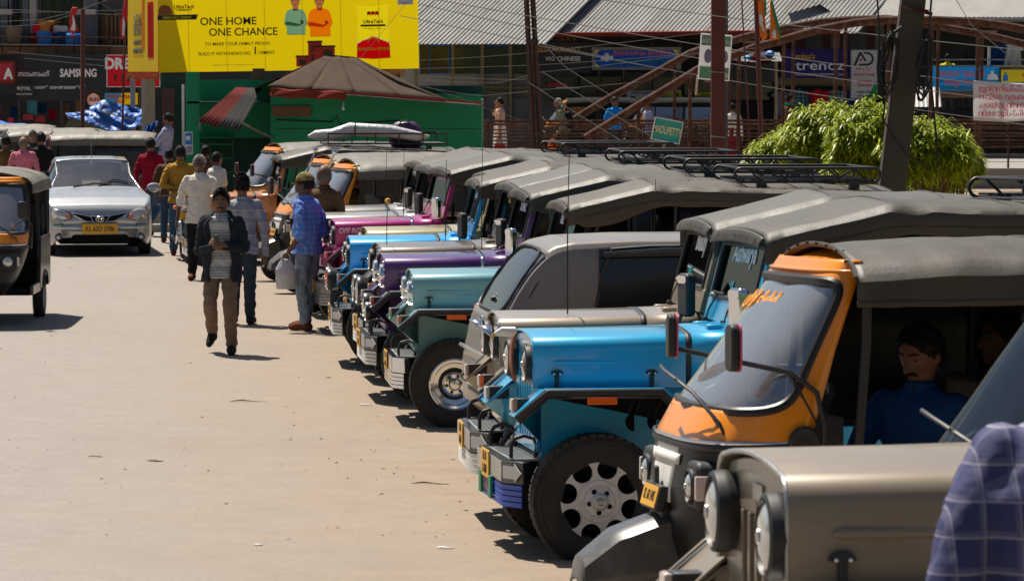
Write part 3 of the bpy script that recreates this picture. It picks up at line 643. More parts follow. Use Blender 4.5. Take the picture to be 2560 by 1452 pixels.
    for i in range(2, 24, 3): p = P[i]; m.box(-.02, .022, -.005, .005, -.004, .006, Matrix.Translation(p))
    part('canopy_rope', m, M_['canvas'], cn)
    m = MB(); 
    for sy in (-1, 1): m.tube([Vector(can(i/20, .015 if sy > 0 else .985)) + Vector((0, 0, .012)) for i in range(21)], .009, 5)
    for k in (.45, .97): m.tube([Vector(can(k, i/30)) + Vector((0, 0, .004)) for i in range(31)], .006, 5)
    part('canopy_seam', m, M_[top], cn)
    m = MB(); m.grid(lambda u, v: (x1 + .01 - .06*math.sin(v*3.1)*0, -.63+1.26*u, .95 + .72*v), 10, 4); part('rear_curtain', m, M_['vinyl'], cn, solid=.006)
    if curt or farcurt:  # far side alone: sheet added to shut daylight out of the cabin
        for sy in ((-1,) if farcurt and not curt else (-1, 1)): m = MB(); xa = -.74 if farcurt else -1.5; m.grid(lambda u, v: (xa + (x1-xa)*u, sy*(.628 + .008*math.sin(u*30)), .93 + .6*v), 20, 3); part('shading_curtain', m, M_['vinyl'], cn, solid=.005)
    for sy in (1, -1) if mirrors else ():
        m = MB(); m.tube([(-.50, sy*.63, .90), (-.50, sy*.64, 1.0), (-.47, sy*.64, 1.13), (-.37, sy*.60, 1.21), (-.18, sy*.56, 1.25), (-.12, sy*.56, 1.26)], .011, 8); m.tube([(-.37, sy*.60, 1.20), (-.49, sy*.62, .98)], .006, 6); ar = part('mirror_arm', m, M_['plastic'], t)
        m = MB(); m.prism(roundrect(.10, .19, .035), -.022, .012, 'x'); mi = part('side_mirror', m, M_['plastic'], ar, loc=(-.13, sy*.57, 1.31), rot=(0, 0, sy*.08), bevel=.008)
        m = MB(); m.prism(roundrect(.104, .195, .037), -.032, -.023, 'x'); part('mirror_rim', m, mat('pink_trim', (.55,.10,.16), .5), mi)
    m = MB(); m.tube([(-.14, .53, .90), (-.10, .5, 1.0), (-.02, .36, 1.12), (.045, .1, 1.20), (.03, -.02, 1.21)], .008, 6); m.tube([(-.13, .52, .92), (-.06, .4, 1.08), (.02, .22, 1.17)], .005, 5); part('wiper', m, M_['plastic'], t)
    m = MB(); m.lathe([(-.03, .03), (-.01, .062), (.02, .066), (.03, .055), (.025, .03), (.03, 0)], ax='y', n=20); part('horn', m, M_['plastic'], t, loc=(-.42, .62, .93))
    for s_, sz_, cm, y, z in (txt or ()):
        text('windscreen_lettering', s_, sz_, M_[cm], t, (it(XF, z) - .012, y, z), (Matrix.Rotation(-.62, 3, 'Y') @ Euler((math.pi/2, 0, math.pi/2)).to_matrix()).to_euler(), .9, .001, bold=.003)
    if cage:
        m = MB()
        for sy in (-1, 1):
            m.tube([(.02, sy*.45, .95), (-.12, sy*.56, 1.3), (-.34, sy*.60, 1.80)], .014, 8)
            m.lathe([(-.04, 0), (-.028, .028), (0, .04), (.028, .028), (.04, 0)], c=(-.345, sy*.60, 1.83), ax='z', n=14)
        part('flag_pole', m, M_['chrome'], t)
    return t
def heading(deg_left, back=False): return math.pi + R(deg_left)
def slope_at(y): return (gz(y+.5) - gz(y-.5))
def cyc(col, lab, u, v, Y, yaw, zref=.0, **k):
    P = at(u, v, Y); P.z = gz(Y)
    return auto('auto_rickshaw', lab, P, math.pi + R(yaw), col, tilt=slope_at(Y)*.7, **k)
M_['lower_black'] = mat('satin_black_paint', (.010,.010,.011), .38, spec=.35)
M_['rubber_seal'] = mat('black_rubber_seal', (.008,.008,.008), .45)
M_['brown_side'] = paint('brown_side', (.12,.03,.01)); M_['red'] = paint('red', (.35,.01,.01)); M_['lime'] = paint('lime', (.5,.5,.03))
M_['pale_canvas'] = canvas('pale_dusty_canvas', (.13,.115,.09), (.22,.195,.15))
# ================================================================ closed cars
def interp(T, x):
    if x <= T[0][0]: return T[0][1]
    for (a, p), (b, q) in zip(T, T[1:]):
        if x <= b: t = (x-a)/(b-a); return p + (q-p)*t
    return T[-1][1]
def car(name, label, loc, rz, col, L, zt, wt, belt, cabin, wr, glass_q, side_q, rear_q, wheel_q, cat='car', dark='dark_glass', zb=.2, tilt=None, front_glass='glass'):
    """q runs back from the end the camera sees; the car's +x points to that end"""
    t = thing(name, label, cat, loc, rz, None, tilt=tilt); cm = M_[col]
    K = [0, .10, .22, .34, .46, .52, .62, .74, .80, .90, 1.0]
    def sec(q, h):
        z = interp(zt, q); w_ = interp(wt, q); lo = zb + .12*max(0, 1-q/.15) ; up = z - belt; cab = min(1, max(0, up/.35))
        wt_ = wr*w_/interp(wt, L/2)
        bz = min(belt, z-.02)
        pts = [(w_*.93, lo), (w_*.99, lo+.12), (w_, lo + (bz-lo)*.55), (w_*.992, lo + (bz-lo)*.8), (w_*.975, bz-.02), (w_*.95 - .01*cab, bz+.004*cab)]
        a = (w_*.95*(1-cab) + wt_*cab); tz = z - .035
        pts += [((w_*.94+a*1.0)/2 if cab > 0 else w_*.9, bz + max(.003, (tz-bz))*.5), (a, max(bz+.006, tz-.03)), (a*.95, max(bz+.008, z-.022)), (a*.55, max(bz+.01, z-.004)), (0, max(bz+.012, z))]
        k = h*(len(pts)-1); i = min(int(k), len(pts)-2); f_ = k-i
        return pts[i][0]*(1-f_)+pts[i+1][0]*f_, pts[i][1]*(1-f_)+pts[i+1][1]*f_
    N = 110
    def fn(u, v, off=0):
        q = L*(u**1.25 if u < .5 else u**1.25); h = 1 - abs(v*2-1); y, z = sec(q, h); return (-q - off*0, math.copysign(y + off*(h < .75), v-.5) if h < 1 else 0, z + off*(h >= .75))
    def wheelcut(q, h):
        if h > .34: return False
        y, z = sec(q, h); return any((q-wq)**2 + (z-.3)**2 < .335**2 for wq in wheel_q)
    def sel(u, v):
        q = L*u**1.25; h = 1-abs(v*2-1)
        if wheelcut(q, h): return 'cut'
        for a, b in (glass_q, rear_q):
            if a < q < b and h > .735: return 'screen' if (a, b) == glass_q else 'rear'
        for a, b in side_q:
            sk = (h-.6)*.1
            if a + sk < q < b - sk and .515 < h < .695: return 'side'
        return 'body'
    nv = 80
    mk = lambda k, off=0: MB().grid(lambda u, v: fn(u, v, off), N, nv, lambda u, v: sel(u, v) == k)
    mb = mk('body'); mb.add([fn(0, j/nv) for j in range(nv+1)], [tuple(range(nv+1))]); bd = part('body_shell', mb, cm, t, angle=0) if False else link('body_shell', mb.mesh('body_shell', 50), cm, t, solid=.012)
    part('windscreen_glass', mk('screen', -.008), M_[front_glass], t); part('rear_glass', mk('rear', -.008), M_[dark], t); part('side_glass', mk('side', -.01), M_[dark], t)
    for wq in wheel_q:
        for sy in (-1, 1): wheel(t, -wq, sy*(interp(wt, wq)-.10), .29, .29, 'disc', w_=.17, side=sy, detail=False)
    m = MB(); m.box(-L+.2, -.25, -.6, .6, .18, .3); m.box(-L+.4, -1.2, -.55, .55, .3, .75); part('underbody', m, M_['under'], t)
    return t, fn, sec
def lampshape(parent, name, pts, x, m, depth=.03, ax='x', **k):
    mb = MB(); mb.prism(pts, x, x+depth, ax); return part(name, mb, M_[m], parent, **k)
M_['car_grey'] = mat('grey_metallic_paint', (.42,.43,.44), .3, .5, 1.0, var=.04, dirt=.12, dcol=(.2,.17,.13))
M_['car_taupe'] = mat('taupe_metallic_paint', (.23,.20,.175), .40, .15, .5, var=.04, dirt=.25, dcol=(.22,.19,.15))
def sedan(loc, rz):
    zt = [(0,.50),(.02,.62),(.06,.72),(.14,.80),(.4,.90),(.8,.985),(1.05,1.03),(1.12,1.05),(1.5,1.25),(1.85,1.41),(2.05,1.47),(2.6,1.50),(3.1,1.47),(3.35,1.40),(3.7,1.12),(3.95,.98),(4.2,.9),(4.26,.6)]
    wt = [(0,.60),(.04,.68),(.12,.76),(.3,.825),(.6,.845),(3.6,.845),(4.1,.74),(4.26,.6)]
    t, fn, sec = car('sedan', 'grey sedan with bright bonnet facing the camera beside the black and orange auto', loc, rz, 'car_grey', 4.26, zt, wt, .93, None, .585, (1.14, 2.0), [(1.45, 2.3), (2.4, 3.3)], (3.3, 3.75), (.78, 3.3), zb=.17)
    # radiator mouth with the chrome V, lower grille, lamps, plate
    def fp(y, z, off=0):       # point on the nose at (y, z)
        q = .0
        while q < .6:
            if interp(zt, q) >= z and interp(wt, q) >= abs(y)*1.02: break
            q += .005
        return -q + off
    def patch(name, pts, m, off=.012, parent=t, sol=.012, mirror=False):
        for sy in ((1, -1) if mirror else (1,)):
            c = (sum(p[0] for p in pts)/len(pts), sum(p[1] for p in pts)/len(pts)); n_ = 6; mb = MB(); k = len(pts); vs = []
            for r_ in range(n_+1):
                for p in pts:
                    y = c[0]+(p[0]-c[0])*r_/n_; z = c[1]+(p[1]-c[1])*r_/n_; vs.append((fp(y, z, off), y*sy, z))
            mb.add(vs, [(r_*k+i, r_*k+(i+1) % k, (r_+1)*k+(i+1) % k, (r_+1)*k+i) for r_ in range(n_) for i in range(k)]); o = part(name, mb, M_[m], parent, solid=sol)
        return o
    patch('headlight', [(.44,.60),(.52,.57),(.72,.585),(.76,.66),(.72,.735),(.60,.72),(.47,.66)], 'lens', .02, mirror=True)
    patch('headlight_rim', [(.42,.595),(.52,.555),(.73,.57),(.775,.66),(.73,.75),(.59,.735),(.45,.675)], 'plastic', .012, mirror=True)
    patch('headlight_indicator', [(.45,.605),(.52,.585),(.53,.63),(.47,.65)], 'orange_lens', .028, mirror=True)
    patch('grille', [(-.42,.66),(-.2,.54),(.2,.54),(.42,.66),(.3,.64),(.12,.60),(-.12,.60),(-.3,.64)], 'under', .014)
    for a, b in (((.44,.685),(.16,.625)), ((.16,.625),(.09,.525)), ((-.44,.685),(-.16,.625)), ((-.16,.625),(-.09,.525)), ((.09,.525),(-.09,.525)), ((.40,.64),(.22,.545)), ((-.40,.64),(-.22,.545)), ((.22,.545),(.09,.53)), ((-.22,.545),(-.09,.53)), ((.16,.625),(-.16,.625))):
        m = MB(); m.tube([(fp(a[0]+(b[0]-a[0])*i/6, a[1]+(b[1]-a[1])*i/6, .03), a[0]+(b[0]-a[0])*i/6, a[1]+(b[1]-a[1])*i/6) for i in range(7)], .009, 6); part('grille_trim', m, M_['chrome'], t)
    m = MB(); m.tube([(.045, .062*math.cos(q), .578+.042*math.sin(q)) for q in [i*math.pi/10 for i in range(20)]], .006, 6, close=True); m.tube([(.045, .03*math.cos(q), .578+.04*math.sin(q)) for q in [i*math.pi/8 for i in range(16)]], .005, 6, close=True); m.tube([(.047, .05*math.cos(q), .595+.018*math.sin(q)) for q in [i*math.pi/8 for i in range(16)]], .005, 6, close=True)
    part('badge', m, M_['chrome'], t)
    patch('lower_grille', [(-.50,.21),(-.42,.33),(.42,.33),(.50,.21),(.4,.19),(-.4,.19)], 'under', .016)
    for sy in (1, -1):
        headlight(t, fp(.62, .30, .03), sy*.64, .30, .042, 'plastic', .04, 1.35, name='fog_lamp')
        m = MB(); m.tube([(fp(y, .44, .03), sy*y, .44 + .02*(y-.35)) for y in (.32, .42, .52, .62, .70)], .016, 6); part('bumper_strip', m, M_['white'], t)
        m = MB(); m.tube([(fp(y, .49, .035), sy*y, .49) for y in (.56, .64, .72)], .012, 6); part('reflector_tape', m, mat('teal_tape', (.01,.15,.22), .3), t)
        m = MB(); m.lathe([(-.06, 0), (-.05, .07), (0, .10), (.05, .085), (.07, .05), (.075, 0)], ax='x', n=16, sc=(1.2, .75)); mi = part('door_mirror', m, M_['car_grey'], t, loc=(-1.42, sy*.95, 1.02)); m = MB(); m.tube([(0, 0, -.03), (0, -sy*.14, -.06)], .025, 6); part('mirror_arm', m, M_['plastic'], mi)
    m = MB(); m.box(0, .012, -.26, .26, -.065, .065); m.box(-.02, .006, -.275, .275, -.08, .08); pl = part('number_plate', m, M_['plate_yellow'], t, loc=(.03, 0, .425)); text('plate_lettering', 'KL 63D 3786', .105, M_['ink'], pl, (.0125, 0, -.002), (math.pi/2, 0, math.pi/2), .78, .001, bold=.002)
    m = MB(); m.tube([(-1.1, .05, 1.05), (-1.3, .30, 1.155), (-1.22, .6, 1.1)], .01, 5); m.tube([(-1.08, -.35, 1.05), (-1.22, .0, 1.10), (-1.16, .25, 1.08)], .01, 5); part('wiper', m, M_['plastic'], t)
    m = MB(); m.tube([(-2.05, .0, 1.47), (-2.25, .0, 1.75)], .006, 5); part('antenna', m, M_['plastic'], t)
    m = MB(); m.box(-2.3, -2.15, .15, .6, .7, 1.28); m.box(-2.3, -2.15, -.6, -.15, .7, 1.28); m.box(-1.35, -1.1, -.6, .6, .8, .98); part('seat', m, M_['seat'], t, bevel=.05)
    m = MB(); m.lathe([(-.1, .04), (.0, .1), (.1, .09), (.16, 0)], ax='z', n=12, c=(-2.0, -.38, 1.17)); m.lathe([(-.25, .2), (0, .2), (.08, .08)], ax='z', n=12, c=(-2.0, -.38, 1.0)); part('occupant_silhouette', m, M_['seat'], t) if False else None
    m = MB(); m.tube([(-1.95, -.25, 1.37), (-1.95, .05, 1.37)], .025, 6); part('inner_mirror', m, M_['lens'], t)
    return t
def hatch(loc, rz, tilt=None):
    zt = [(0,.78),(.02,.86),(.04,.92),(.06,1.02),(.09,1.13),(.20,1.32),(.30,1.46),(.38,1.545),(.46,1.595),(.58,1.62),(1.0,1.635),(2.0,1.635),(2.3,1.60),(2.45,1.5),(2.75,1.27),(2.95,1.10),(3.2,1.0),(3.45,.85),(3.52,.6)]
    wt = [(0,.62),(.03,.69),(.10,.745),(.2,.762),(3.0,.762),(3.3,.7),(3.52,.6)]
    t, fn, sec = car('hatchback', 'taupe grey hatchback parked nose in between two jeeps, its tailgate to the street', loc, rz, 'car_taupe', 3.52, zt, wt, 1.04, None, .63, (.10, .39), [(.74, 1.50), (1.60, 2.45)], (2.42, 2.95), (.62, 3.0), cat='car', front_glass='dark_glass', zb=.36)
    m = MB()
    m.box(-.03, .02, -.27, .27, -.06, .06); pl = part('number_plate', m, M_['plate_white'], t, loc=(.0, .05, .66), rot=(0, -.1, 0)); text('plate_lettering', 'KL 17C 6240', .1, M_['ink'], pl, (.0205, 0, 0), (math.pi/2, 0, math.pi/2), .78, .001)
    m = MB(); m.box(-.03, .01, -.33, .33, -.1, .09); part('plate_recess', m, M_['plastic'], t, loc=(-.005, .05, .66), rot=(0, -.1, 0))
    for sy in (1, -1):
        m = MB(); m.grid(lambda u, v: (-.10 - .10*v - .0*u, sy*(.70 + .062*min(1, v*1.5) - .02*v*0 + .01), .86 + .26*u), 8, 8); part('tail_light', m, M_['red_lens'], t, solid=.03)
        # sill moulding, window visor and seams
        m = MB(); m.tube([(-.78, sy*.675, 1.53), (-1.2, sy*.67, 1.545), (-2.4, sy*.67, 1.54)], [.02, .03, .02], 6); part('window_visor', m, M_['plastic'], t)
        m = MB(); m.tube([fnp(fn, q, .012, sy) for q in (.12,.2,.3,.4,.5,.58)], .006, 5) if False else None
        P = []
        for q, h in ((.12, .46), (.16, .54), (.24, .62), (.36, .68), (.48, .73), (.54, .80), (.57, .88), (.58, 1.0)):
            y, z = sec(q, h); P.append((-q-.02, sy*(y+.002), z+.002))
        m = MB(); m.tube(P, .007, 5); part('hatch_seam', m, M_['under'], t)
        P = []
        for q, h in ((.70, .42), (.71, .5), (.73, .56), (.77, .64), (.84, .70), (1.1, .725), (1.7, .73), (2.3, .73)):
            y, z = sec(q, h); P.append((-q, sy*(y+.003), z))
        m = MB(); m.tube(P, .012, 5); part('window_seal', m, M_['plastic'], t)
    P = []
    for i in range(25):
        a = 2*math.pi*i/24; q = .345 + .19*math.sin(a); yy = (.47 - .12*(q-.15))*math.cos(a)*(1.0); 
        sx_ = abs(math.cos(a))**.35*math.copysign(1, math.cos(a)); q = .245 + .155*abs(math.sin(a))**.45*math.copysign(1, math.sin(a)); P.append((-q+.006, sx_*(.58 - .25*(q-.10)), interp(zt, q)+.004 - .03*abs(sx_)**4))
    m = MB(); m.tube(P[:-1], .010, 6, close=True); part('glass_seal', m, M_['plastic'], t)
    m = MB(); m.tube([(.012, -.66, .84), (.03, -.3, .85), (.035, 0, .85), (.03, .3, .85), (.012, .66, .84)], .014, 6); part('bumper_lip', m, M_['car_taupe'], t)
    m = MB(); m.tube([(-.15, .0, 1.22), (-.24, -.25, 1.33)], .008, 5); m.lathe([(0, .02), (.03, .015), (.03, 0)], c=(-.14, 0, 1.20)); part('wiper', m, M_['plastic'], t)
    m = MB(); m.prism(roundrect(.08, .05, .02), .0, .012, 'x'); part('badge', m, M_['chrome'], t, loc=(-.07, -.2, 1.05))
    m = MB(); m.box(-3.0, -1.0, -.62, .62, .6, .95); m.box(-1.3, -1.2, -.6, .6, .8, 1.3); part('seat', m, M_['seat'], t, bevel=.05)
    return t
# ================================================================ people
def skin(name, c): return mat(name, c, .6, var=.12, vs=12, bump=.08, bs=60)
M_['skin_dark'] = skin('dark_brown_skin', (.17,.075,.042)); M_['skin_mid'] = skin('brown_skin', (.28,.13,.075)); M_['skin_deep'] = skin('deep_brown_skin', (.11,.048,.028))
M_['hair'] = mat('black_hair', (.010,.008,.007), .65, spec=.25); M_['grey_hair'] = mat('grey_hair', (.30,.29,.27), .8, spec=.2); M_['salt_hair'] = mat('greying_hair', (.12,.11,.10), .8, spec=.2)
M_['eye'] = mat('dark_eye', (.012,.01,.01), .2)
def cloth(name, c, **k): M_[name] = mat(name, c, .85, var=.1, vs=6, bump=.5, bs=11, spec=.2, **k); return M_[name]
for n_, c_ in dict(jacket=(.022,.026,.032), khaki=(.19,.125,.085), black_cloth=(.012,.011,.012), white_cloth=(.66,.62,.55), mustard=(.36,.21,.03), brown_cloth=(.11,.06,.03), maroon=(.24,.004,.02), denim=(.04,.085,.15), dark_denim=(.03,.045,.06), pale_denim=(.20,.25,.32),
    pink_cloth=(.55,.16,.22), olive=(.13,.08,.03), teal_cloth=(.07,.26,.33), lilac=(.30,.30,.45), navy_blue=(.008,.05,.16), peach=(.62,.36,.26), khaki_green=(.17,.18,.12), blue_polo=(.01,.22,.62), yellow_cloth=(.65,.6,.02), orange_cloth=(.8,.16,.02), red_cloth=(.6,.02,.03), green_cloth=(.02,.3,.16), dhoti=(.72,.68,.64), leather=(.11,.035,.015), shoe_dark=(.02,.02,.015), charcoal=(.05,.045,.045)).items(): cloth(n_, c_)
M_['blue_check'] = stripes('blue_checked_shirt', [(.07,.20,.62)], [(2, .10, (.35,.28,.55), 18), (1, .10, (.30,.25,.55), 18), (0, .08, (.2,.4,.7), 24)])
M_['grey_check'] = stripes('grey_checked_shirt', [(.30,.31,.33)], [(2, .42, (.17,.19,.26), 7), (1, .42, (.20,.22,.30), 7), (2, .08, (.5,.44,.4), 7)])
M_['striped'] = stripes('striped_shirt', [(.40,.40,.40)], [(2, .55, (.16,.17,.20), 34), (2, .35, (.55,.53,.50), 5.5)])
M_['plaid'] = stripes('blue_plaid_shirt', [(.022,.028,.11)], [(2, .5, (.03,.035,.12), 15), (1, .5, (.03,.035,.12), 16), (0, .5, (.03,.035,.12), 16), (2, .2, (.10,.10,.19), 15), (1, .18, (.09,.09,.18), 16), (0, .18, (.09,.09,.18), 16), (2, .05, (.30,.29,.36), 15), (1, .04, (.27,.26,.34), 16)])
def ell(mb, c, r, n=12, m_=8):
    vs = []; c = Vector(c)
    pr = [(r[2]*math.sin(-math.pi/2 + math.pi*i/m_), math.cos(-math.pi/2 + math.pi*i/m_)) for i in range(m_+1)]
    for a, k in pr:
        for j in range(n): q = 2*math.pi*j/n; vs.append(c + Vector((r[0]*k*math.cos(q), r[1]*k*math.sin(q), a)))
    fs = [(i*n+j, i*n+(j+1) % n, (i+1)*n+(j+1) % n, (i+1)*n+j) for i in range(m_) for j in range(n)]
    return mb.add(vs, fs)
def chain(mb, pts, rs):
    """rounded limb through the joints"""
    P = [Vector(p) for p in pts]; Q = []; r_ = []
    for i in range(len(P)-1):
        for k in range(4): t = k/4; Q.append(P[i].lerp(P[i+1], t)); r_.append(rs[i]*(1-t) + rs[i+1]*t)
    Q.append(P[-1]); r_.append(rs[-1])
    mb.tube(Q, r_, 12)
    for p, r in zip(P, rs): ell(mb, p, (r, r, r), 10, 8)
def oval(mb, secs, n=20):
    """closed body of elliptical sections (centre, half x, half y)"""
    vs = []
    for c, a, b in secs:
        for j in range(n): q = 2*math.pi*j/n; vs.append((c[0] + a*math.cos(q), c[1] + b*math.copysign(abs(math.sin(q))**.85, math.sin(q)), c[2]))
    k = len(secs); fs = [(i*n+j, i*n+(j+1) % n, (i+1)*n+(j+1) % n, (i+1)*n+j) for i in range(k-1) for j in range(n)] + [tuple(range(n))[::-1], tuple((k-1)*n+j for j in range(n))]
    return mb.add(vs, fs)
TEX = bpy.data.textures.new('cloth_folds', 'CLOUDS'); TEX.noise_scale = .07; TEX.noise_depth = 3
def fleshy(name, mb, m, parent, vox, smooth=4, fold=0):
    mb.raw = True; me = mb.mesh(name, 0); o = link(name, me, m, parent)
    r = o.modifiers.new('remesh', 'REMESH'); r.mode = 'VOXEL'; r.voxel_size = vox; r.use_smooth_shade = True
    s_ = o.modifiers.new('smooth', 'SMOOTH'); s_.factor = .6; s_.iterations = smooth
    if fold: d = o.modifiers.new('folds', 'DISPLACE'); d.texture = TEX; d.strength = fold; d.mid_level = .5; d.texture_coords = 'GLOBAL'
    return o
def hand(mb, w_, d, n, s=1, curl=.5, side=1):
    """palm and five bent fingers; d along the hand, n out of the back of the hand"""
    d = Vector(d).normalized(); n = Vector(n); n = (n - d*n.dot(d)).normalized(); u = d.cross(n)*side; w_ = Vector(w_)
    for k in (-1, -.33, .33, 1): chain(mb, [w_ + u*.012*k, w_ + d*.075*s + u*.028*k*s], [.016*s, .013*s])
    for k, L in ((-1, .058), (-.33, .072), (.33, .078), (1, .070)):
        p = w_ + d*.08*s + u*.030*k*s; c1 = (d*math.cos(curl) - n*math.sin(curl)); c2 = (d*math.cos(curl*2.2) - n*math.sin(curl*2.2)); c3 = (d*math.cos(curl*3) - n*math.sin(curl*3))
        chain(mb, [p, p + c1*L*.45*s, p + c1*L*.45*s + c2*L*.33*s, p + c1*L*.45*s + c2*L*.33*s + c3*L*.25*s], [.0105*s, .0098*s, .009*s, .008*s])
    p = w_ + d*.02*s + u*.026*s; t1 = (d*.7 + u*.7 - n*.25).normalized(); t2 = (d*.9 + u*.25 - n*.35).normalized()
    chain(mb, [p, p + t1*.04*s, p + t1*.04*s + t2*.03*s], [.015*s, .0115*s, .0095*s])
def person(label, loc, rz, pose=None, sk='skin_dark', shirt='white_cloth', trousers='khaki', shoes='shoe_dark', hair='hair', sleeve='long', tuck=False, h=1.0, hem=.80, head=(0, 0), vox=.012, moustache=False, group=None, jacket=None, legs='trousers', bald=False, cap_m=None, belly=0, lean=(0, 0), bare=False, hairlen=1.0, foldk=1.0, wide=1.0):
    t = thing('person', label, 'person', loc, rz, group); t.scale = (h,)*3
    P = dict(lh=(.02, .27, .78), le=(-.03, .26, 1.08), rh=(.02, -.27, .78), re=(-.03, -.26, 1.08), lk=(.02, .10, .48), rk=(.02, -.10, .48), la=(-.02, .11, .09), ra=(-.02, -.11, .09), lt=None, rt=None, lhd=None, rhd=None, lhn=None, rhn=None, pel=(0, 0, .92))
    P.update(pose or {}); pel = Vector(P['pel']); dz = pel.z - .92
    lx, ly = lean; sp = lambda z: Vector((pel.x + lx*(z-.92)/.5, pel.y + ly*(z-.92)/.5, z + dz))
    sh = {1: sp(1.375) + Vector((0, .175, 0)), -1: sp(1.375) + Vector((0, -.175, 0))}
    hp = {1: pel + Vector((0, .09, -.02)), -1: pel + Vector((0, -.09, -.02))}
    V = lambda k: Vector(P[k])
    hc = sp(1.562); hr, ht = head
    HM = Matrix.Translation(hc) @ Matrix.Rotation(hr, 4, 'Z') @ Matrix.Rotation(ht, 4, 'Y')
    # ---- one continuous body
    b = MB(); hb = MB()
    vs = []; N1, N2 = 28, 22
    for i in range(N2+1):
        a = -math.pi/2 + math.pi*i/N2
        for j in range(N1):
            q = 2*math.pi*j/N1; x, y, z = math.cos(a)*math.cos(q), math.cos(a)*math.sin(q), math.sin(a)
            X, Y_, Z_ = x*.095, y*.081, z*.117
            if z < 0: Y_ *= 1 - .28*(-z)**1.3; X = X*(1 - .18*(-z)) + .018*(-z)*(x > -.3)
            if x > .5 and -.2 < z < .1: X += .004
            vs.append((X, Y_, Z_))
    hb.add(vs, [(i*N1+j, i*N1+(j+1) % N1, (i+1)*N1+(j+1) % N1, (i+1)*N1+j) for i in range(N2) for j in range(N1)])
    chain(hb, [(.088, 0, .012), (.103, 0, -.014), (.112, 0, -.032)], [.009, .012, .016]); ell(hb, (.10, .014, -.036), (.012, .010, .009)); ell(hb, (.10, -.014, -.036), (.012, .010, .009))
    for sy in (-1, 1):
        ell(hb, (-.004, sy*.082, -.012), (.02, .010, .032)); ell(hb, (.074, sy*.032, .022), (.014, .022, .007)); ell(hb, (.062, sy*.040, -.022), (.02, .016, .016))
    ell(hb, (.086, 0, -.066), (.013, .024, .006)); ell(hb, (.084, 0, -.077), (.013, .020, .006)); ell(hb, (.076, 0, -.102), (.016, .018, .014))
    b.add([HM @ Vector(v) for v in hb.v], hb.f)
    chain(b, [sp(1.36), sp(1.44), hc + Vector((-.012, 0, -.07))], [.07, .056, .055])
    oval(b, [(sp(z), a, c) for z, a, c in ((.86, .08, .13), (.98, .08, .12), (1.12, .085, .125), (1.26, .09, .135), (1.35, .075, .125), (1.40, .055, .08))])
    for k, s_ in (('l', 1), ('r', -1)):
        e, w_ = V(k+'e'), V(k+'h'); chain(b, [sh[s_] + Vector((0, -.014*s_, -.035)), e, w_], [.036, .034, .025])
        d = P[k+'hd'] or (w_ - e); n = P[k+'hn'] or Vector((0, s_*1.0, 0)); hand(b, w_ + Vector(d).normalized()*.01, d, n, 1, P.get('curl', .42), -s_)
        kn, an = V(k+'k'), V(k+'a'); chain(b, [hp[s_], kn, an], [.08, .055, .038])
        toe = P[k+'t'] or tuple(an + Vector((.17, .01*s_, -.055))); chain(b, [an + Vector((-.03, 0, -.045)), an + Vector((.05, 0, -.04)), toe], [.032, .036, .026])
    body = fleshy('body', b, M_[sk], t, vox*.8, 2)
    # ---- face details
    def inh(mb): mb.v = [tuple(HM @ Vector(v)) for v in mb.v]; return mb
    m = MB()
    for sy in (-1, 1): ell(m, (.080, sy*.032, .003), (.009, .014, .0065), 8, 6)
    part('eyes', inh(m), M_['eye'], body)
    if hair != 'salt_hair' or True:
        m = MB()
        for sy in (-1, 1): chain(m, [(.090, sy*.014, .025), (.086, sy*.034, .031), (.074, sy*.052, .024)], [.003, .0045, .003])
        part('eyebrows', inh(m), M_[hair], body)
    if moustache:
        m = MB(); chain(m, [(.088, .034, -.064), (.101, .012, -.052), (.101, -.012, -.052), (.088, -.034, -.064)], [.004, .007, .007, .004]); part('moustache', inh(m), M_[hair], body)
    # hair cap with an uneven hairline
    m = MB(); so = random.uniform(0, 99)
    def hf(u, v):
        q = 2*math.pi*u; fr = max(0, math.cos(q)); lim = -.42 + (.42 + .46)*fr**.8 + .14*fr**3 + .02*math.sin(q*9+so)
        if bald: lim = -.35 + .0*fr; 
        a = math.pi/2 - v*(math.pi/2 - math.asin(max(-.9, min(.95, lim)))); x, y, z = math.cos(a)*math.cos(q), math.cos(a)*math.sin(q), math.sin(a)
        k = 1.045 + .035*nz(x*3+so, y*3, z*3, 1.5)*hairlen + .06*(z > .3)*(hairlen-.6) + .012*nz(x*12, y*12+so, z*12); k = 1 + (k-1)*min(1, (1-v)*5 + .25)
        return (x*.096*k - .004, y*.085*k, z*.119*k)
    if not bald:
        m.grid(hf, 40, 14); hp_ = random.Random(int(so*99)); nT = 1300 if vox < .0115 else 380
        if not cap_m:
            for _ in range(nT):
                uu, vv = hp_.random(), hp_.random()**.8; p_ = Vector(hf(uu, vv)); nn = Vector((p_.x, p_.y, p_.z)).normalized(); front = max(0, nn.x)
                dd = (nn*.55 + Vector((.5*front*hairlen, .25*hp_.uniform(-1, 1), -.75*(1-max(0, nn.z)) + .2*hp_.uniform(-1, 1))) + Vector((-.3*(1-front), 0, 0))).normalized()
                sd = nn.cross(dd).normalized()*.0045; m.add([p_ - sd - nn*.004, p_ + sd - nn*.004, p_ + dd*(.006 + .009*hp_.random())*hairlen], [(0, 1, 2)])
            m.raw = True
        part('hair', inh(m), M_[hair], body)
    else:
        m.grid(lambda u, v: (lambda q, z: (math.cos(q)*.0975*math.sqrt(1-z*z) - .002, math.sin(q)*.0845*math.sqrt(1-z*z), z*.119))(math.pi*.36 + u*math.pi*1.28, -.5 + (.75 + .08*math.sin(u*23))*v), 24, 6); part('hair', inh(m), M_['salt_hair'], body)
